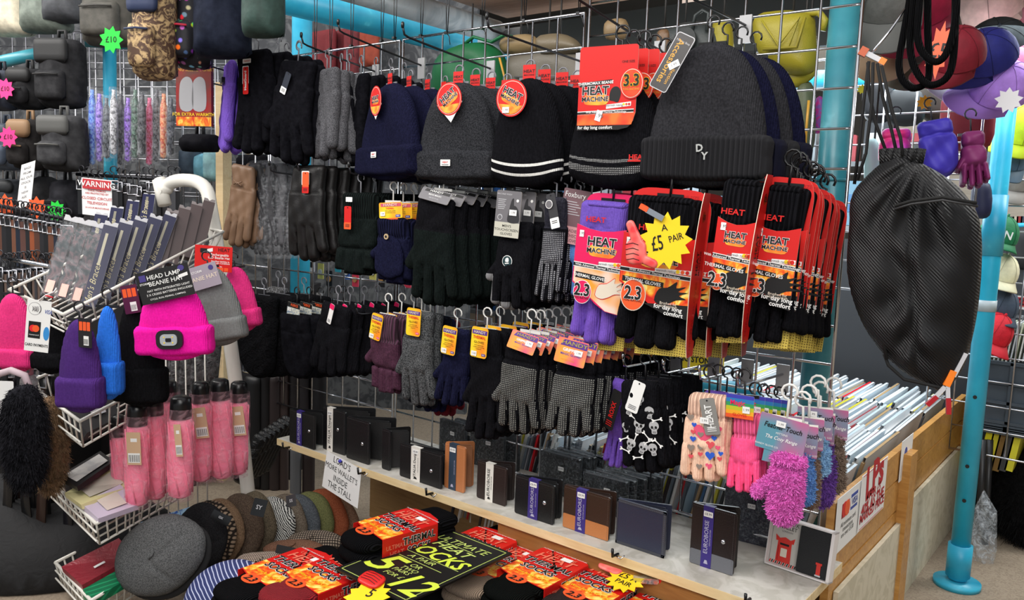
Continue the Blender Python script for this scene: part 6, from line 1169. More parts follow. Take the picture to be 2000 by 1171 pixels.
furblob('tan brown fur trapper hat behind the black one at the left', (66, 775, 122, 962), 1.84, (110, 86, 62), 2)
t = thing('ear_muffs', 'pink and grey banded ear muffs at the left edge of the stand', 'ear muffs', P(80, 712, 1.9), .66); b = MB(); b.tube([(-.03, 0, -.03), (-.025, 0, -.005), (0, 0, .008), (.03, 0, .006)], .009, mat('pink grey band', (200, 130, 150), .7, kind='check', rgb2=(120, 124, 140), scale=1), 10); part(t, b, 'band'); b = MB(); b.pillow(s_box(0, 0, .02, .028, .02), (-.03, -.04, .03, .04), .004, .012, .015, mat('ear fur', (170, 168, 170), .9, kind='fur')); part(t, b, 'pad', (-.03, 0, -.05))
t = thing('ear_muffs', 'grey fur ear muffs with a white card at the far left edge', 'ear muffs', P(22, 740, 1.8), .66); b = MB(); b.plate(rrect(-.018, -.045, .018, .0, .003), WHT, -.02, .001); part(t, b, 'card'); b = MB(); b.tube([(-.05, 0, -.02), (-.03, 0, .01), (0, 0, .02), (.03, 0, .01), (.045, 0, -.03)], .008, mat('muff band', (190, 170, 176), .7), 9); part(t, b, 'band'); b = MB(); b.pillow(s_box(0, 0, .026, .03, .024), (-.04, -.04, .04, .04), .004, .018, .02, mat('ear fur', (170, 168, 170), .9, kind='fur')); part(t, b, 'pad', (-.01, 0, -.075))
BC = [(18, 18, 20), (30, 24, 22), (22, 20, 26), (48, 32, 26), (14, 14, 15)]
for k in range(13):
    x = 4+k*9.5; D = 2.05+.03*((k*5) % 4); y0, y1 = 700+((k*37) % 60), 1090+((k*53) % 110); q = P(x, y0, D); h = float(q[2]-P(x, y1, D)[2]); t = thing('belt', 'dark leather belt hanging at the lower left, %s from the left edge' % ORD[k].replace('frontmost', 'first'), 'belt', q, .5+.2*((k*3) % 4), 0, 0, 'dark belts at the lower left'); b = MB()
    n = 10; V = []
    for i in range(n+1):
        z = -h*i/n; xx = .02*math.sin(i*.4+k)*(i/n)
        V += [(xx-.013, -.002, z), (xx+.013, -.002, z), (xx+.013, .002, z), (xx-.013, .002, z)]
    b.add(V, [(4*i+j, 4*i+(j+1) % 4, 4*i+4+(j+1) % 4, 4*i+4+j) for i in range(n) for j in range(4)]+[(3, 2, 1, 0), (4*n, 4*n+1, 4*n+2, 4*n+3)], mat('belt leather', BC[k % 5], .35), True); part(t, b, 'strap'); b = MB(); b.tube([(-.018, -.003, 0), (.018, -.003, 0), (.018, -.003, .03), (-.018, -.003, .03)], .003, STEEL, 6, closed=True); part(t, b, 'buckle')
t = thing('plastic_bag', 'crumpled clear plastic bag on the floor at the lower left', 'bag', P(58, 1170, 2.1), .6); b = MB(); b.pillow(s_poly(smooth([(-.07, 0), (-.08, .09), (-.06, .15), (-.02, .16), (.01, .11), (.06, .08), (.09, .02), (.06, -.03), (-.04, -.04)], 4)), (-.1, -.05, .1, .17), .004, .03, .04, film('bag film', (210, 218, 226), .3), hf=lambda x, z, d: .008*np.sin(x*130+z*90)*np.cos(z*120)); part(t, b, 'bag_body')
# dark coats / long straps beside the stand (between the stand and the wallets)
for k, (x0, x1, y0, y1, c) in enumerate([(478, 512, 735, 960, (16, 16, 18)), (500, 530, 720, 990, (22, 20, 22)), (520, 548, 730, 990, (46, 36, 36)), (540, 566, 700, 1000, (58, 46, 44)), (560, 588, 690, 860, (30, 26, 28)), (576, 606, 690, 850, (40, 36, 40)), (590, 616, 880, 1010, (36, 26, 26)), (566, 590, 870, 1010, (90, 92, 96)), (604, 640, 700, 830, (20, 20, 24))]):
    q, w_, h_ = span(x0, y0, x1, y1, D=2.75); b = MB(); b.pillow(s_box(0, -h_/2, w_/2, h_/2, .006), (-w_/2, -h_, w_/2, 0), .012, .012, .02, mat('strap cloth', c, .5), hf=lambda x, z, d: .004*np.sin(x*90)); lone(b, 'hanging_bag_strap', 'dark hanging bag strap between the stand and the wallets, %s from the left' % ORD[k].replace('frontmost', 'first'), 'bag strap', q, .5, group=None)
for k in range(7):
    q, w_, h_ = span(492+9*k, 850-6*k, 530+9*k, 960-4*k, D=2.5+.02*k); t = thing('shoulder_bag', 'glossy black wrapped bag in the pile left of the first wallet, %s in the row' % ORD[k].replace('frontmost', 'first'), 'bag', q, .6, 0, .45, 'wrapped bags in the pile'); b = MB(); b.pillow(s_box(0, -h_/2, w_*.35, h_/2, .01), (-w_/2, -h_, w_/2, 0), .008, .01, .02, mat('black nylon', (16, 16, 18), .3, kind='crinkle')); part(t, b, 'body')
# ================================================================= far left wall of bags
M_ = Matrix
qw = P(150, 500, 4.2); b = MB(); b.box((0, 0, 0), (4.2, .04, 3.0), mat('bag wall board', (96, 98, 100), .8, kind='blotch', rgb2=(60, 62, 66), scale=.4)); o = struct(b, 'wall_bags'); o.location = V3((qw[0], qw[1], 1.4)); o.rotation_euler = (0, 0, .5)
for i, (px, py, D) in enumerate([(345, 60, 3.3), (700, 60, 3.4)]):
    pass
grid_panel('steel wire grid on the far left wall behind the bags', 0, 20, 0, 16, ang=.5, org=P(470, -40, 3.75), m=STEEL, r=.003)
grid_panel('steel wire grid behind the boxed umbrellas on the left', 0, 9, 0, 12, ang=.45, org=P(420, 60, 3.35), m=STEEL, r=.003)
pipe('scaffold_pipe', 'teal upright pipe among the hanging backpacks on the left', P(214, 85, 3.1), P(216, 420, 3.1)+np.array([0, 0, -.2]), .024, BLUE)
pipe('scaffold_pipe', 'teal horizontal pipe over the backpacks at the top left', P(-30, 128, 2.9), P(130, 92, 3.0), .022, TEAL)
pipe('scaffold_pipe', 'teal cross pipe joining the upright pipe at the top left', P(165, 80, 3.05), P(290, 88, 3.15), .022, TEAL)
b = MB(); q = P(437, 280, 2.75); b.box((0, 0, -.85), (.028, .05, 2.1), mat('beige timber', (214, 186, 140), .6, kind='wood', rgb2=(228, 204, 160), scale=-1)); lone(b, 'timber_post', 'pale beige timber post behind the purple gloves and brown leather gloves', 'post', q, .4)
def backpack(label, bb, D, c, c2=None, rz=.5, flap=True, pock=True, T=.07, kind='fleece', pat=None, ry=0, straps=True, star_=None, name='backpack', cat='backpack'):
    loc, w, h = span(*bb, D=D); t = thing(name, label, cat, loc, rz, 0, ry); m = pat or mat('bag cloth', c, .7, kind='fleece', scale=.3, rgb2=tuple(min(255, int(v*1.25+8)) for v in c)); m2 = mat('bag trim', c2 or tuple(int(v*.75) for v in c), .65)
    b = MB(); b.pillow(s_poly(smooth([(-w*.40, -.01*h), (w*.40, -.01*h), (w*.49, -h*.25), (w*.5, -h*.8), (w*.42, -h), (-w*.42, -h), (-w*.5, -h*.8), (-w*.49, -h*.25)], 4)), (-w*.56, -h*1.06, w*.56, h*.05), .014, T, .08, m, hf=lambda x, z, d: .006*np.sin(x*22+z*16)); part(t, b, 'body')
    if pock: b = MB(); b.pillow(s_box(0, -h*.70, w*.36, h*.22, .02), (-w*.4, -h, w*.4, -h*.45), .012, .018, .015, m); b.tube([(-w*.3, -.024, -h*.56), (0, -.026, -h*.55), (w*.3, -.024, -h*.56)], .003, m2, 5); part(t, b, 'front_pocket', (0, -T+.008, 0))
    if flap: b = MB(); b.pillow(s_box(0, -h*.2, w*.42, h*.18, .018), (-w*.46, -h*.4, w*.46, h*.02), .012, .009, .012, m2); part(t, b, 'flap', (0, -T+.012, 0))
    if straps: b = MB(); b.tube([(-w*.1, 0, -.01), (-w*.08, 0, .03), (w*.08, 0, .03), (w*.1, 0, -.01)], .006, m2, 6); part(t, b, 'grab_handle')
    if star_: b = MB(); b.plate(star(0, 0, .036, .025, 9), mat('star card', star_[2], .5), 0, .001); b.text('£10' , 0, 0, .022, INK, -.0016, .01); part(t, b, 'price_star', (star_[0]*w, -T-.03, star_[1]*h))
    return t
PKS, GRS, ORS = (255, 60, 140), (40, 220, 70), (250, 96, 40)
for a in [('cream canvas bag at the top left corner', (-20, -30, 66, 68), 2.9, (186, 178, 158)), ('grey green canvas bag second from the top left corner', (40, -40, 140, 62), 2.85, (92, 100, 92)), ('charcoal canvas bag third from the top left corner', (84, -50, 170, 42), 2.8, (56, 58, 62)),
          ('large dark khaki rucksack at the top left', (162, -60, 276, 86), 2.6, (60, 58, 52))]: backpack(*a, flap=False, pock=a[0].startswith('large'))
backpack('black rucksack with side pockets below the teal pipe', (78, 78, 166, 208), 2.75, (40, 40, 42), flap=True)
backpack('small black backpack with a pink price star', (26, 135, 92, 212), 2.8, (36, 36, 38), star_=(-.1, -.6, PKS))
backpack('dark blue grey backpack at the left edge, upper row', (-24, 138, 34, 214), 2.85, (44, 48, 60), star_=(.2, -.7, ORS))
backpack('slate blue backpack at the left edge, lower row', (-20, 242, 50, 330), 2.8, (70, 80, 96))
backpack('black backpack with tan pocket and pink price star', (28, 234, 92, 330), 2.75, (38, 36, 36), (140, 110, 80), star_=(.0, -.4, PKS))
backpack('grey backpack with a lighter flap pocket in the lower row', (84, 226, 168, 332), 2.7, (56, 56, 58), (84, 84, 82))
backpack('black bag at the far left beside the white note', (-20, 350, 60, 420), 2.9, (50, 52, 56)); backpack('black padded bag right of the white leaning note', (64, 345, 112, 420), 2.85, (44, 44, 46), flap=False)
backpack('black bag with a reflective strap and green price star', (100, 352, 165, 425), 2.8, (38, 38, 42), flap=False, star_=(.3, -.8, GRS))
backpack('animal print backpack with navy straps and green tag', (262, -40, 342, 150), 2.2, (150, 120, 86), (40, 52, 84), pat=mat('animal print', (196, 166, 120), .7, kind='blotch', rgb2=(84, 60, 46), scale=1.4), star_=(-.55, -.68, GRS))
backpack('black floral backpack beside the animal print one', (320, -40, 372, 110), 2.3, (26, 26, 34), pat=mat('floral print', (22, 22, 30), .7, kind='pattern', scale=.8), flap=False, pock=False)
backpack('dark floral bag with hot red straps', (346, -30, 412, 130), 2.28, (30, 24, 28), (190, 30, 60), pat=mat('floral print', (22, 22, 30), .7, kind='pattern', scale=.8), flap=False)
backpack('dark navy drawstring bag hanging above the purple gloves', (380, -60, 490, 108), 2.15, (26, 30, 42), flap=False, pock=False)
backpack('glossy dark green pouch with pink tag above the black gloves', (474, -40, 556, 70), 2.05, (40, 62, 56), flap=False, pock=False)
for k, (x, y, c, n_) in enumerate([(72, 405, (250, 100, 50), 'orange'), (10, 400, (250, 100, 50), 'second orange')]): b = MB(); b.plate(star(0, 0, .035, .024, 8), mat('star card', c, .5), 0, .001); lone(b, 'price_star', '%s price star on the belts at the left' % n_, 'price star', P(x, y, 2.5), .6)
def chit(label, c4, D, lines, m=WHT, ink=INK, name='paper_note', cat='note'):
    pts = [P(*p, D) for p in c4]; o = pts[0]; b = MB(); n = np.cross(pts[1]-pts[0], pts[3]-pts[0]); n /= np.linalg.norm(n); n = n if n@FW < 0 else -n
    b.add([p-o for p in pts]+[p-o-n*.0015 for p in pts], [(0, 1, 2, 3), (7, 6, 5, 4), (0, 4, 5, 1), (1, 5, 6, 2), (2, 6, 7, 3), (3, 7, 4, 0)], m)
    U = pts[1]-pts[0]; Vv = pts[3]-pts[0]; W, H = np.linalg.norm(U), np.linalg.norm(Vv); U /= W; Vv /= H
    for s_, x, z, sz, mm in lines:
        v, f = text_mesh(s_, .012); v = v*sz*H; b.add(U*(x*W)+Vv*(z*H)+n*.0012+np.outer(v[:, 0], U)-np.outer(v[:, 1], Vv), f, mm)
    return lone(b, name, label, cat, o)
DR = mat('sign red', (190, 40, 50), .5)
t = chit('white sign reading WARNING closed circuit television', [(159, 346), (218, 352), (219, 425), (161, 418)], 2.55, [('THESE PREMISES', .5, .33, .07, DR), ('ARE PROTECTED BY', .5, .41, .07, DR), ('CLOSED CIRCUIT', .5, .54, .105, DR), ('TELEVISION', .5, .67, .105, DR), ('24 HOUR MONITORING', .5, .8, .06, DR)], name='warning_sign', cat='sign')
chit('red WARNING band across the top of the television sign', [(161, 348), (216, 354), (216, 372), (161, 367)], 2.545, [('WARNING', .5, .5, .8, WHT)], m=DR, name='sign_band', cat='sign')
chit('white handwritten paper leaning on the bag shelf at the left', [(42, 322), (69, 313), (60, 400), (32, 408)], 2.55, [(s_, .5, .12+.11*i, .07, GREYC) for i, s_ in enumerate(('BAGS', 'FROM', 'ALL OUR', 'STOCK', 'IS', 'NEW', 'ASK'))])
# umbrellas in clear sleeves
UC = [(60, 90, 210), (90, 70, 160), (40, 44, 50), (120, 120, 124), (30, 30, 34), (90, 60, 140), (40, 60, 50), (26, 26, 30), (210, 60, 90), (50, 50, 54), (220, 90, 60), (30, 32, 40)]
for k in range(12):
    x = 180+k*14; y0 = 175+(k % 3)*8; q = P(x, y0, 2.75-.02*(k % 4)); h = float(q[2]-P(x, 322-(k % 4)*6, 2.75)[2]); t = thing('boxed_umbrella', 'slim umbrella in a clear sleeve on the left wall, %s from the left' % ORD[k].replace('frontmost', 'first'), 'umbrella', q, .6, 0, .02, 'umbrellas in clear sleeves')
    b = MB(); b.lathe([(0, -h), (.010, -h*.97), (.012, -h*.4), (.011, -.04), (.006, -.02), (.006, 0), (0, 0)], mat('printed nylon', UC[k], .5, kind='blotch', scale=2, rgb2=tuple(min(255, int(v*1.5+50)) for v in UC[k])), 12); part(t, b, 'folded_canopy'); b = MB(); b.pillow(s_box(0, -h/2, .017, h*.55, .004), (-.02, -h*1.1, .02, .05), .008, .014, .01, film('sleeve film', (226, 230, 236), .13), hf=lambda X, Z, d: .004*np.sin(Z*80)); part(t, b, 'clear_sleeve')
t = thing('shirt_packet', 'red packet picturing grey thermal tops with flames below', 'clothing packet', P(382, 135, 2.45), .5); q, w_, h_ = span(345, 152, 420, 262, D=2.45)
b = MB(); b.plate([(-w_/2, -h_), (w_/2, -h_), (w_/2, 0), (-w_/2, 0)], mat('packet red', (168, 32, 34), .35, kind='fade', rgb2=(120, 70, 60), scale=2), 0, .012); b.plate([(-w_/2, -h_), (w_/2, -h_), (w_/2, -h_*.84), (-w_/2, -h_*.84)], FLM, -.012, .0006); b.plate([(-w_/2, -.02), (w_/2, -.02), (w_/2, .03), (-w_/2, .03)], INK, -.003, .008); b.text('LONG SLEEVE T-SHIRT', 0, -.004, .014, GOLD, -.0126, .01)
for sx in (-.2, .16): b.plate(smooth([(sx*w_-.02, -h_*.7), (sx*w_-.022, -h_*.3), (sx*w_-.008, -h_*.16), (sx*w_+.012, -h_*.16), (sx*w_+.022, -h_*.3), (sx*w_+.02, -h_*.7)]), mat('photo grey top', (176, 176, 180), .5), -.012, .0006)
b.text('FOR EXTRA WARMTH', 0, -h_*.8, .014, YEL, -.0136, .01); part(t, b, 'packet')
q, w_, h_ = span(352, 262, 430, 300, D=2.6); backpack('black pouch hanging below the red thermal packet', (352, 262, 430, 296), 2.6, (20, 20, 24), flap=False, pock=False)
for k, (bb, c, n_) in enumerate([((352, 290, 394, 345), (60, 76, 92), 'grey blue'), ((380, 300, 412, 350), (110, 170, 190), 'pale turquoise'), ((398, 292, 430, 352), (150, 196, 206), 'ice blue')]): backpack('%s zip pouch seen between the packet and the post' % n_, bb, 2.9, c, flap=False, pock=False, straps=False, name='zip_pouch', cat='pouch')
# belts with buckles on the rail
pipe('hanger_rail', 'dark rail of belt hangers running below the backpacks', P(-10, 400, 2.5), P(150, 432, 2.3), .006, BSTEEL, cat='rail'); pipe('hanger_rail', 'dark rail of belt hangers behind the warning sign', P(150, 340, 2.8), P(330, 350, 2.7), .006, BSTEEL, cat='rail')
pipe('hanger_rail', 'dark lower rail of bracelets and hangers at the left', P(-10, 500, 2.3), P(95, 520, 2.15), .006, CHROME, cat='rail')
BB = [(92, 58, 44), (112, 70, 50), (26, 26, 28), (34, 32, 34), (28, 34, 48), (150, 78, 44), (24, 24, 26), (96, 64, 56)]
def belt_on_rail(k, x, y0, y1, D, lab, g, c):
    q = P(x, y0, D); h = float(q[2]-P(x, y1, D)[2]); t = thing('belt', lab, 'belt', q, .3+.25*(k % 3), 0, 0, g); b = MB(); b.box((0, 0, -h/2-.01), (.028, .012, h), mat('belt leather', c, .35)); part(t, b, 'strap'); b = MB(); b.tube([(-.016, -.007, -.03), (.016, -.007, -.03), (.016, -.007, 0), (-.016, -.007, 0)], .0028, STEEL, 6, closed=True); part(t, b, 'buckle'); part(t, hook_mb(BSTEEL, .04, .002), 'hanger_hook', (0, 0, .004))
for k in range(15): belt_on_rail(k, 4+9.2*k, 418+1.6*k, 498+(k*29) % 20, 2.42-.01*k, 'leather belt with a steel buckle on the left rail, %s along' % ORD[k].replace('frontmost', 'first'), 'belts on the left rail', BB[(k*3) % 8])
for k in range(16): belt_on_rail(k, 160+12.5*k, 352+(k*17) % 14, 412+(k*11) % 24, 2.66, 'dark belt behind the warning sign, %s along the rail' % ORD[k].replace('frontmost', 'first'), 'belts behind the sign', ((24, 24, 26), (40, 38, 40), (70, 70, 74))[k % 3])
for k in range(12): belt_on_rail(k, 2+9*k, 522+(k*7) % 8, 600+(k*13) % 50, 2.25, 'small belt or bracelet card on the lower left rail, %s along' % ORD[k].replace('frontmost', 'first'), 'straps on the lower left rail', ((30, 28, 30), (60, 58, 62), (110, 90, 80))[k % 3])
# ================================================================= hung behind the grid
def bag(label, pts, Y, m, T=.04, R=.05, name='handbag', cat='handbag', rz=0., group=None, hf=None, res=.007):
    """outline in photo coordinates, standing in plane Y"""
    W = [at(x, y, Y=Y) for x, y in pts]; c = np.mean(W, 0); loc = np.array([c[0], Y, max(p[2] for p in W)]); L = [(p[0]-loc[0], p[2]-loc[2]) for p in W]
    t = thing(name, label, cat, loc, rz, group=group); b = MB(); f = s_poly(smooth(L, 4)); xs = [p[0] for p in L]; zs = [p[1] for p in L]
    b.pillow(f, (min(xs)-.01, min(zs)-.01, max(xs)+.01, max(zs)+.01), res, T, R, m, hf=hf or (lambda x, z, d: .003*np.sin(x*40+z*30))); part(t, b, 'body'); t['_loc'] = [float(v) for v in loc]
    if name in ('handbag', 'purse', 'shoulder_bag'): b = MB(); b.tube([(0, .004, -.02), (0, .004, max(.03, 1.56-loc[2]) if loc[2] > 1.0 else .12)], .0025, mat('bag strap', (40, 38, 36), .6), 6); part(t, b, 'shoulder_strap')
    return t
def on(t, px, py, Y): q = at(px, py, Y=Y); l = t['_loc']; return (q[0]-l[0], q[1]-l[1], q[2]-l[2])
def strip(t, pxs, Y, r, m, name, n=6, closed=False):
    b = MB(); b.tube([on(t, x, y, Y) for x, y in pxs], r, m, n, closed=closed); part(t, b, name)
LM = lambda n, c: mat(n, c, .45, kind='leather')
t = bag('green rounded handbag hanging behind the charcoal beanies', [(858, 200), (852, 150), (870, 105), (920, 84), (965, 90), (985, 130), (982, 200), (920, 212)], .12, LM('green leather', (22, 104, 60)), T=.05)
strip(t, [(905, 88), (925, 72), (960, 82), (985, 68), (1000, 72)], .10, .005, LM('green leather', (22, 104, 60)), 'handle'); strip(t, [(975, 110), (985, 150), (990, 200)], .06, .003, GOLD, 'zip')
bag('tan beige satchel behind the striped beanie hook', [(985, 74), (1040, 68), (1050, 100), (985, 104)], .14, LM('tan leather', (150, 128, 92)), T=.03); bag('second tan satchel flap with a stud behind the striped beanie', [(1052, 72), (1098, 66), (1132, 84), (1122, 104), (1058, 106)], .14, LM('olive tan leather', (118, 106, 84)), T=.03)
t = bag('taupe grey satchel body behind the striped beanie hook', [(1004, 108), (1140, 100), (1146, 190), (990, 190)], .17, LM('taupe leather', (112, 106, 94)), T=.04); strip(t, [(1004, 150), (1140, 148)], .12, .002, GREYC, 'seam')
t = bag('dark grey shoulder bag with a round stud tag behind the right hook', [(1290, 60), (1400, 48), (1412, 160), (1290, 200), (1280, 120)], .16, LM('slate leather', (62, 68, 68)), T=.04)
b = MB(); b.disc(0, 0, .028, LM('slate leather', (54, 58, 58)), 0, 24, t=.004); b.disc(0, 0, .003, CHROME, -.004, 12); part(t, b, 'round_tag', on(t, 1338, 78, .11)); strip(t, [(1352, 60), (1358, 30), (1372, 20), (1384, 26), (1380, 60)], .12, .004, LM('slate leather', (62, 68, 68)), 'handle')
bag('small brown fold wallet purse behind the red beanie cards', [(1285, 62), (1306, 60), (1304, 102), (1284, 102)], .08, LM('brown purse', (120, 92, 66)), T=.012, name='purse', cat='purse')
bag('khaki tan box purse behind the red beanie cards', [(1184, 42), (1222, 38), (1224, 74), (1184, 76)], .12, LM('khaki tan', (146, 122, 88)), T=.02, name='purse', cat='purse')
OLV = LM('mustard leather', (168, 156, 44)); t = bag('mustard yellow quilted handbag behind the ribbed beanie', [(1480, 32), (1578, 24), (1592, 60), (1590, 138), (1540, 146), (1486, 110)], .14, OLV, T=.05)
strip(t, [(1488, 40), (1520, 90), (1562, 34), (1540, 92), (1490, 92)], .085, .0022, OLV, 'quilting'); strip(t, [(1574, 26), (1600, 24), (1612, 40), (1606, 60)], .13, .008, OLV, 'handle'); strip(t, [(1490, 96), (1556, 92), (1572, 34)], .084, .0035, mat('mustard edge', (150, 138, 36), .5), 'flap_edge')
bag('mustard handbag continuing left behind the ribbed beanie', [(1392, 48), (1426, 44), (1430, 110), (1390, 118)], .16, OLV, T=.03)
bag('mustard lower pouch with gold chain behind the right grid', [(1540, 140), (1592, 128), (1590, 150), (1560, 170), (1542, 168)], .15, OLV, T=.02)
t = bag('olive green slim bag with a gold zip behind the grid', [(1556, 176), (1590, 172), (1586, 300), (1540, 310)], .16, LM('olive leather', (92, 100, 74)), T=.03); strip(t, [(1580, 196), (1576, 240), (1572, 300)], .12, .003, GOLD, 'zip')
bag('pink and purple patterned pouch beside the teal upright pipe', [(1594, 192), (1612, 198), (1610, 252), (1588, 256)], .2, mat('candy print', (236, 60, 170), .5, kind='blotch', rgb2=(150, 110, 210), scale=1.5), T=.015, name='pouch', cat='pouch')
b = MB(); q = at(1300, 66, Y=.62); b.box((0, 0, 0), (1.1, .02, .16), mat('dark grey board', (74, 80, 80), .7)); lone(b, 'grey_backboard', 'dark grey board below the roof pipe behind the bags', 'board', q)
for k, (x0, y0, x1, y1, Y, c, n_) in enumerate([(600, 60, 655, 160, .55, (104, 24, 30), 'dark red garment behind the grid, left of two'), (660, 55, 700, 160, .6, (90, 22, 28), 'dark red garment behind the grid, right of two'), (700, 60, 740, 130, .9, (130, 50, 30), 'rust garment in warm light deep in the stall'), (466, 300, 520, 330, .1, (26, 26, 30), 'black woven garment edge behind the brown gloves')]):
    loc, w_, h_ = span(x0, y0, x1, y1, Y=Y); b = MB(); b.pillow(s_box(0, -h_/2, w_/2, h_/2, .01), (-w_/2, -h_, w_/2, 0), .012, .02, .03, mat('hung cloth', c, .8, kind='fleece', scale=.3), hf=lambda x, z, d: .012*np.sin(x*90)); lone(b, 'hung_garment', n_, 'garment', loc)
# stock deep in the stall, seen through the gaps
PAL = [(150, 160, 170), (40, 90, 150), (96, 130, 150), (180, 60, 70), (200, 200, 204), (60, 64, 70), (70, 110, 150), (28, 30, 36), (140, 150, 156), (220, 220, 222)]
rs = random.Random(11); CN = ['pale grey', 'blue', 'steel blue', 'dark pink', 'white', 'charcoal', 'mid blue', 'black', 'silver grey', 'off white']
for s_, (z, x0, x1, Y) in enumerate([(.98, -3.2, -.4, 1.62), (.72, -3.2, -.6, 1.62), (.46, -3.2, -.9, 1.62), (1.24, -3.0, -.2, 1.9)]):
    b = MB(); b.box(((x0+x1)/2, Y+.1, z-.012), (x1-x0, .3, .02), mat('inner shelf grey', (120, 124, 128), .6)); lone(b, 'inner_shelf', 'grey shelf deep inside the stall, %s of four' % ('second from the top', 'third from the top', 'lowest', 'topmost')[s_], 'shelf')
    x = x0+.05; k = 0
    while x < x1-.12:
        w_ = rs.uniform(.08, .16); h_ = rs.uniform(.09, .2); c = rs.randrange(10); b = MB(); y = Y+rs.uniform(0, .08)
        b.plate(rrect(-w_/2, 0, w_/2, h_, .008), mat('stock box', PAL[c], .5), 0, .08); b.plate([(-w_*.35, h_*.3), (w_*.35, h_*.3), (w_*.35, h_*.7), (-w_*.35, h_*.7)], mat('stock label', PAL[(c+4) % 10], .4), -.08, .002)
        lone(b, 'stock_box', '%s carton on an inner stall shelf seen through the grid' % CN[c], 'box', (x+w_/2, y+.05, z), rs.uniform(-.2, .2), group='%s cartons inside the stall' % CN[c]); x += w_+rs.uniform(.01, .04); k += 1
# a rack of small accessory cards between the second and third rows
for k in range(12):
    px = 610+k*17; q = at(px, 500+(k % 3)*14, Y=.35); w_, h_ = .035, .06; b = MB(); b.plate(rrect(-w_/2, -h_, w_/2, 0, .003), mat('acc card', ((210, 210, 214), (230, 60, 90), (70, 110, 190), (60, 170, 190), (30, 30, 34), (230, 220, 120))[(k*5) % 6], .4), 0, .002); b.disc(0, -h_*.55, .011, mat('acc item', ((30, 30, 34), (220, 220, 220), (200, 150, 90))[k % 3], .4), -.002, 14, t=.004)
    lone(b, 'accessory_card', 'small accessory card behind the lower grid, %s from the left' % ORD[k].replace('frontmost', 'first'), 'card', q, group='accessory cards behind the grid')
# ================================================================= record stall
KX = .02; CR = 1.40
def plank(px0, py0, px1, py1, X, t_, m, name, label, h=None, cat='plank'):
    a, c = at(px0, py0, X=X), at(px1, py1, X=X); b = MB(); z0, z1 = min(a[2], c[2]), max(a[2], c[2]); y0, y1 = min(a[1], c[1]), max(a[1], c[1]); b.box((-t_/2, 0, 0), (t_, y1-y0, z1-z0), m)
    return lone(b, name, label, cat, (X, (y0+y1)/2, (z0+z1)/2))
def kbox(name, label, y0, y1, z0, z1, X=KX, t_=.016, m=OAK, cat='plank'): b = MB(); b.box((-t_/2, 0, 0), (t_, y1-y0, z1-z0), m); return lone(b, name, label, cat, (X, (y0+y1)/2, (z0+z1)/2))
kbox('wooden_plank', 'top varnished pine plank of the record stall side', .03, 1.44, .355, .43); kbox('wooden_plank', 'middle varnished pine plank of the record stall side', .03, 1.44, .27, .350); kbox('wooden_plank', 'lower varnished pine plank above the beige panels', .03, 1.44, .18, .264)
kbox('side_panel', 'beige board panel left of the pine post', .06, .57, .0, .235, KX+.012, .01, mat('beige board', (196, 188, 164), .6, kind='blotch', rgb2=(212, 204, 182), scale=.5), 'panel'); kbox('side_panel', 'beige board panel right of the pine post', .66, 1.36, .0, .27, KX+.012, .01, mat('beige board', (196, 188, 164), .6, kind='blotch', rgb2=(212, 204, 182), scale=.5), 'panel')
for y0, l in ((.57, 'middle pine post of the record stall side'), (1.40, 'far pine post of the record stall side')):
    b = MB(); b.box((0, 0, .2), (.035, .07, .43), OAK); lone(b, 'pine_post', l, 'post', (KX+.005, y0+.035, 0))
b = MB(); b.box((-.62, .74, .09), (1.22, 1.34, .02), OAKD); lone(b, 'record_stall_floor', 'wooden base board under the racks of records', 'base board')
SL = [mat('sleeve glint %d' % i, c, .16, spec=.7) for i, c in enumerate([(236, 242, 246), (240, 243, 246), (222, 234, 242), (246, 247, 248), (210, 226, 236), (232, 238, 242)])]  # opaque near-white colour stands in for glints on the clear sleeves
BD = [(206, 30, 40), (210, 200, 60), (230, 230, 228), (40, 44, 60), (90, 96, 104), (60, 100, 140), (228, 226, 220), (30, 30, 34), (180, 150, 110), (120, 130, 140), (236, 236, 238), (70, 60, 60)]
protos = []
for k in range(12):
    t = thing('vinyl_record', 'proto', 'record', (0, 0, 0)); b = MB(); b.box((0, .155, .155), (.0062, .316, .31), mat('record cover', BD[k], .35)); part(t, b, 'cover')
    b = MB(); 
    for s_ in (-1, 1): b.add([(s_*.0034, .004, .02), (s_*.0036, .318, .02), (s_*(.0032+.001*(k % 3)), .318, .326), (s_*(.0030+.0012*(k % 2)), .004, .322)], [(0, 1, 2, 3)], SL[k % 6])
    b.add([(-.0032, .004, .322), (.0032, .004, .322), (.0032, .318, .326), (-.0032, .318, .326)], [(0, 1, 2, 3)], SL[(k+1) % 6] if k not in (0, 1, 8) else mat('record cover', BD[k], .35)); part(t, b, 'plastic_sleeve'); protos.append(t)
rg = random.Random(5); cnt = 0; ROWN = ['front', 'second', 'third', 'fourth']
for r_ in range(4):
    y = .045+.345*r_; n = (84, 72, 72, 68)[r_]; dx = .0112
    for k in range(n):
        x = -.02-k*dx; 
        if x < -1.05: break
        p = protos[rg.randrange(12)]; o = dup(p, (x-.085, y+rg.uniform(-.006, .012), .098+rg.uniform(0, .026)), 'record in a glossy clear sleeve, leaning in the %s rack of the record stall' % ROWN[r_], 'records in the %s rack' % ROWN[r_], ry=.22+rg.uniform(-.05, .04), rz=rg.uniform(-.015, .015)); cnt += 1
for p in protos:
    for c in list(p.children): bpy.data.objects.remove(c)
    bpy.data.objects.remove(p)
b = MB(); q = at(1345, 700, Y=.62); b.plate([(-.11, -.03), (.11, -.03), (.11, .03), (-.11, .03)], YEL, 0, .002); b.text('ROLLING STONES', 0, 0, .026, INK, -.004, .03, sx=.85); lone(b, 'divider_card', 'yellow lettered divider card behind the lower hooks', 'card', q, .1)
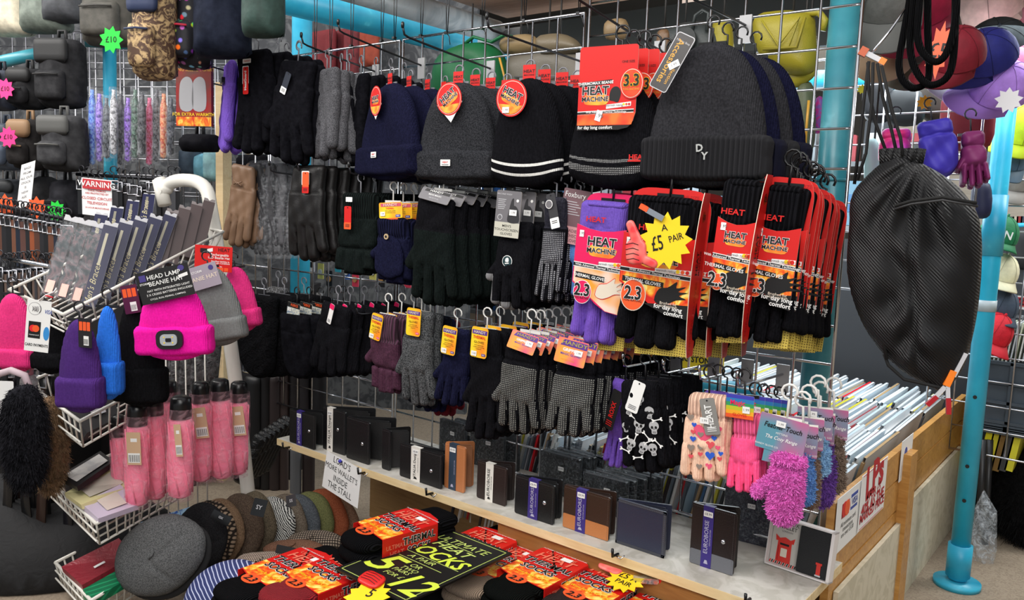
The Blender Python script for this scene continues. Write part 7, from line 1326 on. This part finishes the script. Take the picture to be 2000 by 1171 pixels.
# notices on the stall side
def notice(label, px0, py0, px1, py1, X, draw, name='paper_notice', cat='notice', m=WHT):
    a = at(px0, py0, X=X); y1 = at(px1, py0, X=X)[1]; h = a[2]-at(px0, py1, X=X)[2]; b = MB(); w = y1-a[1]; b.plate([(0, -h), (w, -h), (w, 0), (0, 0)], m, 0, .001, plane='yz'); draw(b, w, h); return lone(b, name, label, cat, (X, a[1], a[2]))
def d1(b, w, h):
    b.plate([(w*.2, -h*.42), (w*.5, -h*.42), (w*.5, -h*.16), (w*.2, -h*.16)], mat('maroon blue print', (150, 40, 50), .4), .001, .0004, plane='yz'); b.disc(w*.3, -h*.28, w*.1, RED, .0015, 18, plane='yz'); b.disc(w*.4, -h*.28, w*.1, ORG, .002, 18, plane='yz')
    b.plate([(w*.56, -h*.40), (w*.84, -h*.40), (w*.84, -h*.12), (w*.56, -h*.12)], mat('visa blue', (60, 80, 160)), .001, .0004, plane='yz'); b.plate([(w*.56, -h*.34), (w*.84, -h*.34), (w*.84, -h*.18), (w*.56, -h*.18)], WHT, .0014, .0003, plane='yz'); b.text('VISA', w*.7, -h*.26, w*.12, mat('visa blue', (60, 80, 160)), .0022, .02, plane='yz', shear=.2)
    for i, s_ in enumerate(('All minimum card', 'transactions', 'are over £5.00')): b.text(s_, w*.5, -h*(.54+.1*i), w*.085, INK, .0016, .004, plane='yz')
def d2(b, w, h):
    DRd = mat('poster red', (190, 26, 40), .5); b.text('LPs', w*.5, -h*.2, w*.5, DRd, .0016, .04, .1, plane='yz'); b.text('4 FOR £5', w*.5, -h*.48, w*.14, DRd, .0016, .01, plane='yz'); b.text('40% AS THE', w*.5, -h*.66, w*.17, DRd, .0016, .03, plane='yz'); b.text('MARKED PRICE', w*.5, -h*.8, w*.14, DRd, .0016, .03, plane='yz')
    for a in ((.04, .02, .96, .03), (.04, .97, .96, .98)): b.plate([(w*a[0], -h*a[1]), (w*a[2], -h*a[1]), (w*a[2], -h*a[3]), (w*a[0], -h*a[3])], DRd, .001, .0003, plane='yz')
def d3(b, w, h): b.disc(w*.4, -h*.35, w*.12, mat('visa blue', (60, 80, 160)), .001, 16, plane='yz'); b.text('VISA', w*.5, -h*.6, w*.2, INK, .0016, .01, plane='yz')
notice('white card payment notice pinned left on the record stall side', 1636, 975, 1680, 1078, KX+.003, d1); notice('framed notice in red ink reading LPs marked price', 1684, 930, 1730, 1030, KX+.006, d2); notice('small white notice near the far post of the record stall', 1762, 862, 1782, 935, KX+.003, d3)
# ================================================================= black drawstring bag
BK = mat('black ripstop', (15, 15, 17), .5, kind='mesh', rgb2=(26, 26, 28), spec=.4); YB = -.20
BP = [(1728, 316), (1764, 300), (1800, 318), (1842, 342), (1880, 374), (1912, 430), (1916, 520), (1906, 620), (1884, 710), (1858, 752), (1842, 768), (1812, 752), (1760, 722), (1712, 672), (1678, 610), (1658, 530), (1662, 440), (1668, 380), (1700, 340)]
def fold(x, z, d):
    r = np.hypot(x, z); a = np.arctan2(x, -z); return .014*np.sin(a*18+1)*np.exp(-r/.12)+.008*np.sin(a*9+z*30)*np.exp(-r/.22)+.006*np.sin(x*55+z*30+2*np.sin(z*40))*sm(-.08, -.25, z)+.008*np.sin(x*34-z*60+2*np.sin(x*60))*sm(-.18, -.32, z)-.010*np.exp(-((x+.02+z*.12)/.005)**2)*sm(-.05, -.12, z)+.004*np.sin(x*110+z*20)*np.sin(z*70+x*40)
t = bag('big black drawstring bag hanging from the right edge of the grid', BP, YB, BK, T=.05, R=.075, name='drawstring_bag', cat='bag', rz=.12, hf=fold, res=.0045)
CORD = mat('black cord', (12, 12, 13), .8)
strip(t, [(1738, 402), (1770, 392), (1830, 384), (1896, 396)], YB-.060, .0028, CORD, 'zip'); strip(t, [(1738, 408), (1770, 398), (1830, 390), (1898, 402)], YB-.060, .0022, mat('zip tape', (40, 40, 42), .5), 'zip_tape')
b = MB(); g0 = on(t, 1762, 306, YB); b.lathe([(.028, -.012), (.031, 0), (.027, .012), (.010, .013)], BK, 18, g0, 1, .7)
for i in range(12): a = i*math.pi/6; b.cyl((g0[0]+.027*math.cos(a), g0[1]+.02*math.sin(a), g0[2]-.016), (g0[0]+.030*math.cos(a), g0[1]+.021*math.sin(a), g0[2]+.012), .005, BK, 6)
part(t, b, 'gathered_neck')
for k, pth in enumerate([[(1698, 124), (1700, 180), (1712, 240), (1738, 312)], [(1714, 126), (1724, 190), (1742, 260), (1752, 306)], [(1720, 130), (1738, 210), (1756, 270), (1760, 304)], [(1700, 122), (1690, 200), (1682, 280), (1672, 360)], [(1706, 124), (1704, 200), (1692, 300), (1676, 352)], [(1724, 690), (1732, 712), (1762, 740), (1812, 752), (1838, 758)], [(1700, 380), (1690, 500), (1712, 620), (1728, 700)]]):
    strip(t, pth if len(pth) > 4 else pth, YB-.012*(k % 3)-(.03 if k == 6 else 0), .0028, CORD, 'cord')
q = at(1704, 110, Y=YB); t = thing('clip', 'orange and clear spring clip holding the black bag cords', 'clip', q, .3, 0, .5); b = MB(); b.box((-.016, 0, 0), (.012, .01, .014), mat('burnt orange', (190, 84, 40), .4)); b.box((.018, 0, 0), (.010, .01, .010), mat('clip orange', (250, 130, 30), .4)); b.box((.002, 0, 0), (.026, .006, .008), SILV); part(t, b, 'jaws')
b = MB(); b.tube([(-.004, 0, 0), (0, .02, .05), (.0, .03, .09)], .0022, CHROME, 6); part(t, b, 'wire_arm')
q = at(1846, 772, Y=YB-.02); t = thing('clip', 'red and orange clips at the bottom corner of the black bag', 'clip', q, .4); b = MB(); b.box((.004, 0, .028), (.010, .006, .026), mat('clip orange', (250, 130, 30), .4), ry=.3); b.box((.016, 0, .05), (.006, .004, .04), SILV, ry=.35); part(t, b, 'upper_clip'); b = MB(); b.box((-.018, 0, -.01), (.007, .006, .02), mat('clip red', (170, 24, 34), .4), ry=.7); b.box((.006, 0, -.016), (.007, .006, .026), mat('clip red', (170, 24, 34), .4), ry=-.1); b.box((-.008, 0, .004), (.006, .005, .024), SILV, ry=.6); b.box((.003, 0, .008), (.006, .005, .024), SILV, ry=-.1); part(t, b, 'lower_clip')
# ================================================================= right hand side
grid_panel('steel wire grid behind the caps at the right', 0, 6, 0, 8, ang=-.05, org=at(1922, 214, Y=.62)+np.array([0, 0, G*2]), m=STEEL, r=.0024)
grid_panel('steel wire grid at the far right edge behind the green cap', 0, 6, 0, 12, ang=0, org=at(2010, 300, Y=1.2)+np.array([.25, 0, 0]), m=STEEL, r=.0026)
def ball_cap(label, px, py, D, size, c, rz=0, rx=0, ry=0, brim=None, patt=None, logo=None):
    q = at(px, py, D=D); t = thing('baseball_hat', label, 'cap', q, rz, rx, ry); s_ = size; m = patt or mat('cap cloth', c, .75, kind='fleece', scale=.4, rgb2=tuple(min(255, int(v*1.12+4)) for v in c)); n = 9
    b = MB(); b.lathe([(s_*.5*math.cos(a), s_*.62*math.sin(a)) for a in np.linspace(0, math.pi/2, n)], m, 26, sx=1, sy=1.12); b.lathe([(s_*.485*math.cos(a), s_*.60*math.sin(a)) for a in np.linspace(0, math.pi/2, n)], m, 26, sx=1, sy=1.12); part(t, b, 'crown')
    for k in range(1): b = MB(); [b.tube([(s_*.505*math.cos(a)*math.cos(u), s_*.565*math.cos(a)*math.sin(u), s_*.625*math.sin(a)) for a in np.linspace(0, math.pi/2, 8)], s_*.006, mat('cap seam', tuple(int(v*.8) for v in c), .8), 4) for u in np.linspace(0, 2*math.pi, 7)[:-1]]; b.lathe([(0, .012*s_/.18), (s_*.03, .006), (s_*.03, -.002)], m, 10, (0, 0, s_*.62)); part(t, b, 'seams_and_button')
    b = MB(); m2 = mat('brim cloth', brim or c, .7); N = 14; V = []
    for th in (0, -.004):
        for i in range(N+1):
            a = math.pi+math.pi*i/N; x = s_*.47*math.cos(a); y = s_*.50*math.sin(a); ex = math.sin(math.pi*i/N)**.6; V.append((x, y, th-.10*x*x/s_)); V.append((x*1.0, y-s_*.52*ex, th-.9*x*x/s_-.05*s_*ex))
    M2 = 2*(N+1); Fc = [(2*i, 2*i+1, 2*i+3, 2*i+2) for i in range(N)]+[(M2+2*i, M2+2*i+2, M2+2*i+3, M2+2*i+1) for i in range(N)]+[(2*i+1, M2+2*i+1, M2+2*i+3, 2*i+3) for i in range(N)]
    b.add(V, Fc, m2, True); part(t, b, 'brim')
    if logo: b = MB(); b.text(logo, 0, 0, s_*.3, WHT, 0, .02); part(t, b, 'logo', (0, -s_*.56, s_*.22), 0, 0, -.3)
    return t
R_ = math.radians
for a in [('mid grey cap with its brim hanging down at the top right', 1728, -10, 1.75, .17, (104, 106, 104), .3, .9, 0), ('crimson cap behind the grey one at the top right', 1790, 4, 1.85, .17, (150, 20, 56), .1, .9, .1), ('tan cap below the grey cap brim', 1730, 50, 1.9, .16, (178, 150, 122), .2, 1.0, 0), ('olive taupe cap behind the black straps', 1800, 70, 1.95, .17, (92, 88, 76), .1, .9, .1),
          ('dark maroon cap with a drooping brim at the right', 1866, 112, 1.70, .11, (118, 14, 34), -.3, .6, .5), ('royal navy cap right of the maroon cap', 1926, 112, 1.80, .115, (24, 30, 110), -.9, .5, .9), ('charcoal cap behind the navy cap', 1944, 96, 1.9, .13, (50, 54, 56), -.9, .4, 1.0), ('dusty pink cap behind the charcoal cap', 1962, 132, 1.9, .12, (206, 130, 160), -.8, .4, .9), ('lilac cap lowest of the right hand cluster', 1952, 176, 1.84, .12, (168, 126, 216), -.7, .3, .9),
          ('white cap brim under the pink and lilac caps', 1900, 150, 1.95, .13, (232, 232, 236), -.4, .3, .8), ('dark denim blue cap at the top right corner', 1990, 60, 2.2, .2, (54, 88, 120), -.3, .3, .2), ('rose pink cap at the top right edge', 1970, -6, 2.1, .19, (170, 90, 110), -.2, .4, .2), ('pale beige cap between the crimson and rose caps', 1930, 10, 2.05, .17, (196, 168, 160), -.2, .8, .2)]:
    ball_cap(a[0], a[1], a[2], a[3], a[4], a[5], a[6], a[7], a[8])
ball_cap('green cap with a white letter clipped to the blue pole', 1948, 462, 2.35, .105, (24, 112, 70), .55, .3, .25, logo='N'); ball_cap('cream cap below the green one on the blue pole', 1950, 534, 2.36, .10, (222, 218, 184), .6, .4, .2); ball_cap('slate blue cap below the cream cap', 1950, 600, 2.38, .10, (62, 76, 94), .6, .4, .2)
ball_cap('bright blue cap peeking out left of the pole', 1916, 524, 2.45, .11, (22, 118, 204), -.3, .1, -.2); ball_cap('red cap hanging lowest on the blue pole', 1934, 650, 2.36, .11, (196, 20, 40), .7, .5, .3); ball_cap('grey blue cap hanging high beside the blue pole', 1962, 312, 2.3, .12, (84, 108, 128), .3, .5, .2); ball_cap('lime yellow cap at the right edge', 1990, 262, 2.25, .14, (190, 206, 30), -.1, .4, .3); ball_cap('warm grey cap below the lime yellow cap', 1986, 350, 2.45, .12, (150, 144, 138), .1, .6, .2)
def star_card(label, px, py, D, r, c, asp=1, ry=0, txt=None):
    b = MB(); b.plate(star(0, 0, r, r*.68, 9, .2, asp), mat('star card', c, .5), 0, .001); 
    if txt: b.text(txt, 0, 0, r*.7, INK, -.0016, .01)
    lone(b, 'price_star', label, 'price star', at(px, py, D=D), .3, 0, ry)
star_card('tall orange price star hanging among the black strap loops', 1832, 100, 1.5, .055, (255, 110, 70), .35, .15, '£5'); star_card('small amber price star on the grid at the right', 1806, 200, 1.95, .018, (250, 176, 30)); star_card('white price star below the lilac cap', 1970, 196, 1.75, .028, (240, 240, 244)); star_card('tiny yellow price star beside the teal pipe', 1684, 174, 1.9, .012, (226, 220, 40))
t = thing('strap_loops', 'looped black braided bag straps hanging at the top right', 'strap', at(1810, -40, Y=-.12)); o0 = np.array(t.location)
for k, pth in enumerate([[(1784, -40), (1766, 60), (1756, 120), (1762, 155), (1782, 172), (1806, 164), (1815, 140), (1812, 60), (1812, -40)], [(1790, -40), (1778, 70), (1782, 120), (1800, 155), (1822, 166), (1850, 150), (1862, 110), (1866, 20), (1866, -40)], [(1800, -40), (1792, 50), (1796, 90), (1812, 114), (1832, 120), (1850, 100), (1866, 40), (1868, -40)]]):
    b = MB(); P_ = [at(x, y, Y=-.12-.012*k)-o0 for x, y in pth]; L_ = []; 
    for i in range(len(P_)-1):
        p0, p1, p2, p3 = P_[max(i-1, 0)], P_[i], P_[i+1], P_[min(i+2, len(P_)-1)]
        for j in range(5): u = j/5; L_.append(.5*((2*p1)+(-p0+p2)*u+(2*p0-5*p1+4*p2-p3)*u*u+(-p0+3*p1-3*p2+p3)*u**3))
    L_.append(P_[-1]); b.tube(L_, .0058, mat('braided strap', (14, 14, 16), .7, kind='rib', scale=3), 8); part(t, b, 'strap')
# ski mittens and bags behind the right grid
def mitt(label, bb, Y, m, thumb, seed, **k): return pair(label, bb, Y=Y, m=m, cm=m, style=k.pop('style', 'mitten'), thumb=thumb, rz=k.pop('rz', .3), seed=seed, T=.022, T2=.05, folds=.003, hook=BSTEEL, cat='mittens', name='mitten_pair', **k)
mitt('bright purple and pink mitten pair behind the drawstring bag neck', (1712, 250, 1784, 330), .35, mat('purple shell', (176, 66, 214), .5, kind='fade', rgb2=(230, 50, 130), scale=1.2), 0, 60); mitt('padded royal blue mitten pair left of the plum gloves', (1780, 234, 1866, 346), .3, mat('royal shell', (62, 50, 176), .6), 0, 61, ry=-.2)
mitt('plum ski glove pair with a black wrist strap', (1864, 256, 1934, 366), .35, mat('plum shell', (126, 40, 100), .6), -1, 62, style='full', ry=-.1)
for a in [((1690, 158, 1740, 232), .75, (30, 32, 38), 'black wrapped bag behind the right grid, leftmost'), ((1736, 180, 1800, 240), .75, (34, 38, 42), 'black wrapped bag behind the right grid, second'), ((1800, 160, 1846, 230), .8, (60, 52, 46), 'brown suede bag behind the right grid'), ((1846, 178, 1934, 284), .72, (120, 18, 34), 'dark red satchel behind the grid at the right'), ((1900, 360, 1934, 420), .8, (22, 28, 62), 'navy garment behind the grid below the plum gloves'), ((1690, 280, 1716, 370), .5, (170, 206, 210), 'pale aqua child glove card beside the grid edge')]:
    (x0, y0, x1, y1), Y, c, l = a; bag(l, [(x0, y0), (x1, y0), (x1, y1), (x0, y1)], Y, mat('bag fabric', c, .6), T=.03, name='shoulder_bag', cat='bag')
bag('black bag hanging behind the green cap', [(1975, 452), (2030, 450), (2034, 520), (1968, 520)], 1.5, mat('bag fabric', (26, 26, 28), .6), T=.03, name='shoulder_bag', cat='bag')
# plastic crates, magazines, fur at the right
CG = mat('crate grey', (66, 76, 86), .45)
def crate(label, x0, y0, x1, y1, Y, m=CG, dep=.38, clear=False):
    a, c = at(x0, y0, Y=Y), at(x1, y1, Y=Y); W, H = abs(c[0]-a[0]), abs(a[2]-c[2]); t = thing('plastic_crate', label, 'crate', (a[0]+W/2, Y+dep/2, c[2])); b = MB(); b.box((0, -dep/2, H/2), (W, .008, H), m); b.box((0, dep/2, H/2), (W, .008, H), m); b.box((-W/2, 0, H/2), (.008, dep, H), m); b.box((W/2, 0, H/2), (.008, dep, H), m); b.box((0, 0, .004), (W, dep, .008), m); part(t, b, 'box')
    b = MB(); 
    for k in range(4): b.box((0, -dep/2-.008, H*(.02+.32*k)), (W*1.01, .012, .010), m)
    for k in range(4): b.box((-W/2+W*k/3, -dep/2-.008, H/2), (.010, .012, H), m)
    part(t, b, 'ribs'); return t
crate('dark grey ribbed plastic crate right of the blue pole', 1916, 700, 2100, 850, 1.25); crate('dark grey plastic crate behind the white sleeves, under the red packs', 1590, 600, 1720, 650, 1.9); crate('lower grey crate beneath the ribbed crate at the right', 1915, 850, 2060, 862, 1.25)
crate('clear storage tub above the grey crate at the right', 1950, 612, 2100, 690, 1.5, film('tub plastic', (220, 222, 226), .35))
for k in range(16): b = MB(); b.box((0, 0, .06), (.004, .16, .12), mat('card sleeve', ((220, 222, 216), (200, 206, 210), (206, 214, 190))[k % 3], .3)); lone(b, 'sleeved_card', 'pale sleeved card standing in the ribbed crate, %s from the left' % ORD[k].replace('frontmost', 'first'), 'card', at(1924+k*8, 700, Y=1.36), 0, 0, .1, group='sleeved cards in the right crate')
b = MB(); q = at(1968, 588, Y=1.3); b.plate([(0, -.02), (.12, -.02), (.12, .02), (0, .02)], WHT, .0, .003); b.plate([(.004, -.012), (.1, -.012), (.1, .016), (.004, .016)], DR, -.003, .001); b.text('22', .03, .002, .028, INK, -.005, .03); lone(b, 'price_label', 'red and white shelf price label reading 22 at the right edge', 'label', q)
for k, c in enumerate([(222, 214, 30), (200, 190, 40), (120, 90, 40), (60, 60, 62), (214, 206, 50)]): b = MB(); b.box((0, 0, .09), (.022, .2, .18), mat('magazine', c, .4)); lone(b, 'magazine_stack', '%s magazine stack on the floor shelf at the right' % ('bright yellow', 'dull yellow', 'brown', 'dark grey', 'pale yellow')[k], 'magazines', at(1926+k*13, 905, Y=1.35), 0, 0, .12)
t = furblob('large black fur coat bulging in at the lower right edge', (1944, 880, 2090, 1070), 2.6, (16, 16, 17), 9, n=16000, hl=.03, name='fur_coat', cat='coat', T=.12)
b = MB(); b.cyl(at(1921, 858, Y=1.2), at(1915, 1010, Y=1.2)+np.array([0, 0, -.05]), .010, mat('trolley black', (34, 34, 36), .4), 10); b.cyl(at(1934, 858, Y=1.25), at(1926, 1040, Y=1.25)+np.array([0, 0, -.05]), .010, mat('trolley black', (34, 34, 36), .4), 10); lone(b, 'folding_trolley', 'black folding trolley frame standing behind the blue pole', 'trolley')
t = thing('plastic_bag', 'crinkled clear plastic wrap hanging behind the blue pole foot', 'bag', at(1908, 1080, Y=1.1), .1); b = MB(); b.pillow(s_poly([(-.03, -.1), (.035, -.1), (.05, .02), (.04, .14), (.0, .2), (-.03, .1)]), (-.05, -.12, .06, .22), .005, .02, .03, film('bag film', (210, 218, 226), .3), hf=lambda x, z, d: .006*np.sin(x*150+z*80)); part(t, b, 'bag_body')
pipe('scaffold_pipe', 'thin turquoise rail behind the black bag at the right edge', at(1960, 440, Y=1.7), at(2100, 438, Y=1.7), .008, BLUE)
b = MB(); q = at(1960, 520, Y=2.6); b.box((.6, 0, 0), (2.2, .03, 1.9), mat('pale slat wall', (176, 166, 152), .7, kind='woodx', rgb2=(190, 182, 168))); lone(b, 'display_backboard', 'pale beige backboard behind the caps at the right edge', 'board', (q[0], q[1], 1.0))
for k in range(10):
    q = at(1966+8*(k % 5), 470+100*(k//5), Y=2.3); b = MB(); b.box((0, 0, 0), (.02, .1, .2), mat('spine', ((120, 60, 40), (90, 90, 96), (200, 190, 170), (150, 30, 30), (60, 70, 90))[k % 5], .5)); lone(b, 'book', 'thin book on the far right shelf, %s in its row' % ORD[k % 5].replace('frontmost', 'first'), 'book', q, group='books at the far right')

# made-up dark tubs, added to darken the pale floor behind the stand
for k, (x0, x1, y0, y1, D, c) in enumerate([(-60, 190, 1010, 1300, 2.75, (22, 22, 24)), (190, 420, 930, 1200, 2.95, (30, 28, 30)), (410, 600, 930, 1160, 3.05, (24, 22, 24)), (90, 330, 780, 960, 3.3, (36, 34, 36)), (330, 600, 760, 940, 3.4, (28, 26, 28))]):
    a, c2 = P(x0, y0, D), P(x1, y0, D); W = float(np.linalg.norm(c2-a)); H = .34 if k < 3 else .62; t = thing('filler_tub', 'dark lidded filler tub behind the wire stand, %s' % ('at the left edge', 'behind the grey cap', 'behind the fan of caps', 'tall, behind the fur hats', 'tall, behind the umbrellas')[k], 'storage tub', ((a[0]+c2[0])/2, (a[1]+c2[1])/2, 0), .67)
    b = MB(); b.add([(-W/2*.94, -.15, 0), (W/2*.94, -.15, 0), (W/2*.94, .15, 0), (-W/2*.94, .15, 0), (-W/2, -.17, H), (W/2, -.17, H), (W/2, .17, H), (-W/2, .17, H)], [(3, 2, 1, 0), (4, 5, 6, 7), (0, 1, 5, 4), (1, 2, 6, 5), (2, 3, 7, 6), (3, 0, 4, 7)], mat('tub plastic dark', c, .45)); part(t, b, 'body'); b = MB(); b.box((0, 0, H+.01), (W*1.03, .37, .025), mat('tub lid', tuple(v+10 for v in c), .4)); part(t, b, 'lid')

q = P(60, 1120, 2.25); t = thing('filler_cloth', 'black filler cloth heaped on the floor at the bottom left corner', 'cloth', (q[0], q[1], 0)); b = MB()  # made-up heap, added to turn the bare floor corner dark
b.pillow(s_poly(smooth([(.40*math.cos(a)*(1+.08*math.sin(3*a)), .26*math.sin(a)) for a in np.linspace(0, 2*math.pi, 14)[:-1]], 3)), (-.46, -.30, .46, .30), .014, .17, .2, mat('black cloth', (20, 20, 22), .8, kind='crinkle', bump=.3), back=.02, hf=lambda x, z, d: .02*np.sin(x*22+z*15)*np.cos(z*25), warp=lambda V: np.stack([V[:, 0], V[:, 2], -V[:, 1]], 1)); part(t, b, 'folded_cloth', (0, 0, .004)); t.rotation_euler = (0, 0, .6)
q = at(1520, 40, Y=1.25); b = MB(); b.box((0, 0, 0), (.75, .02, .5), mat('pale sheet', (206, 186, 176), .6, kind='fade', rgb2=(186, 170, 150), scale=.4)); lone(b, 'pale_sheet_board', 'pale pinkish sheet board behind the mustard handbag, under the roof', 'board', q)
q = at(1075, 1000, Y=1.45); b = MB(); b.box((0, 0, 0), (2.4, .02, .9), mat('back cover cloth', (50, 52, 56), .8)); lone(b, 'dark_curtain', 'dark grey curtain behind the record racks', 'curtain', (-.9, 1.50, .48))
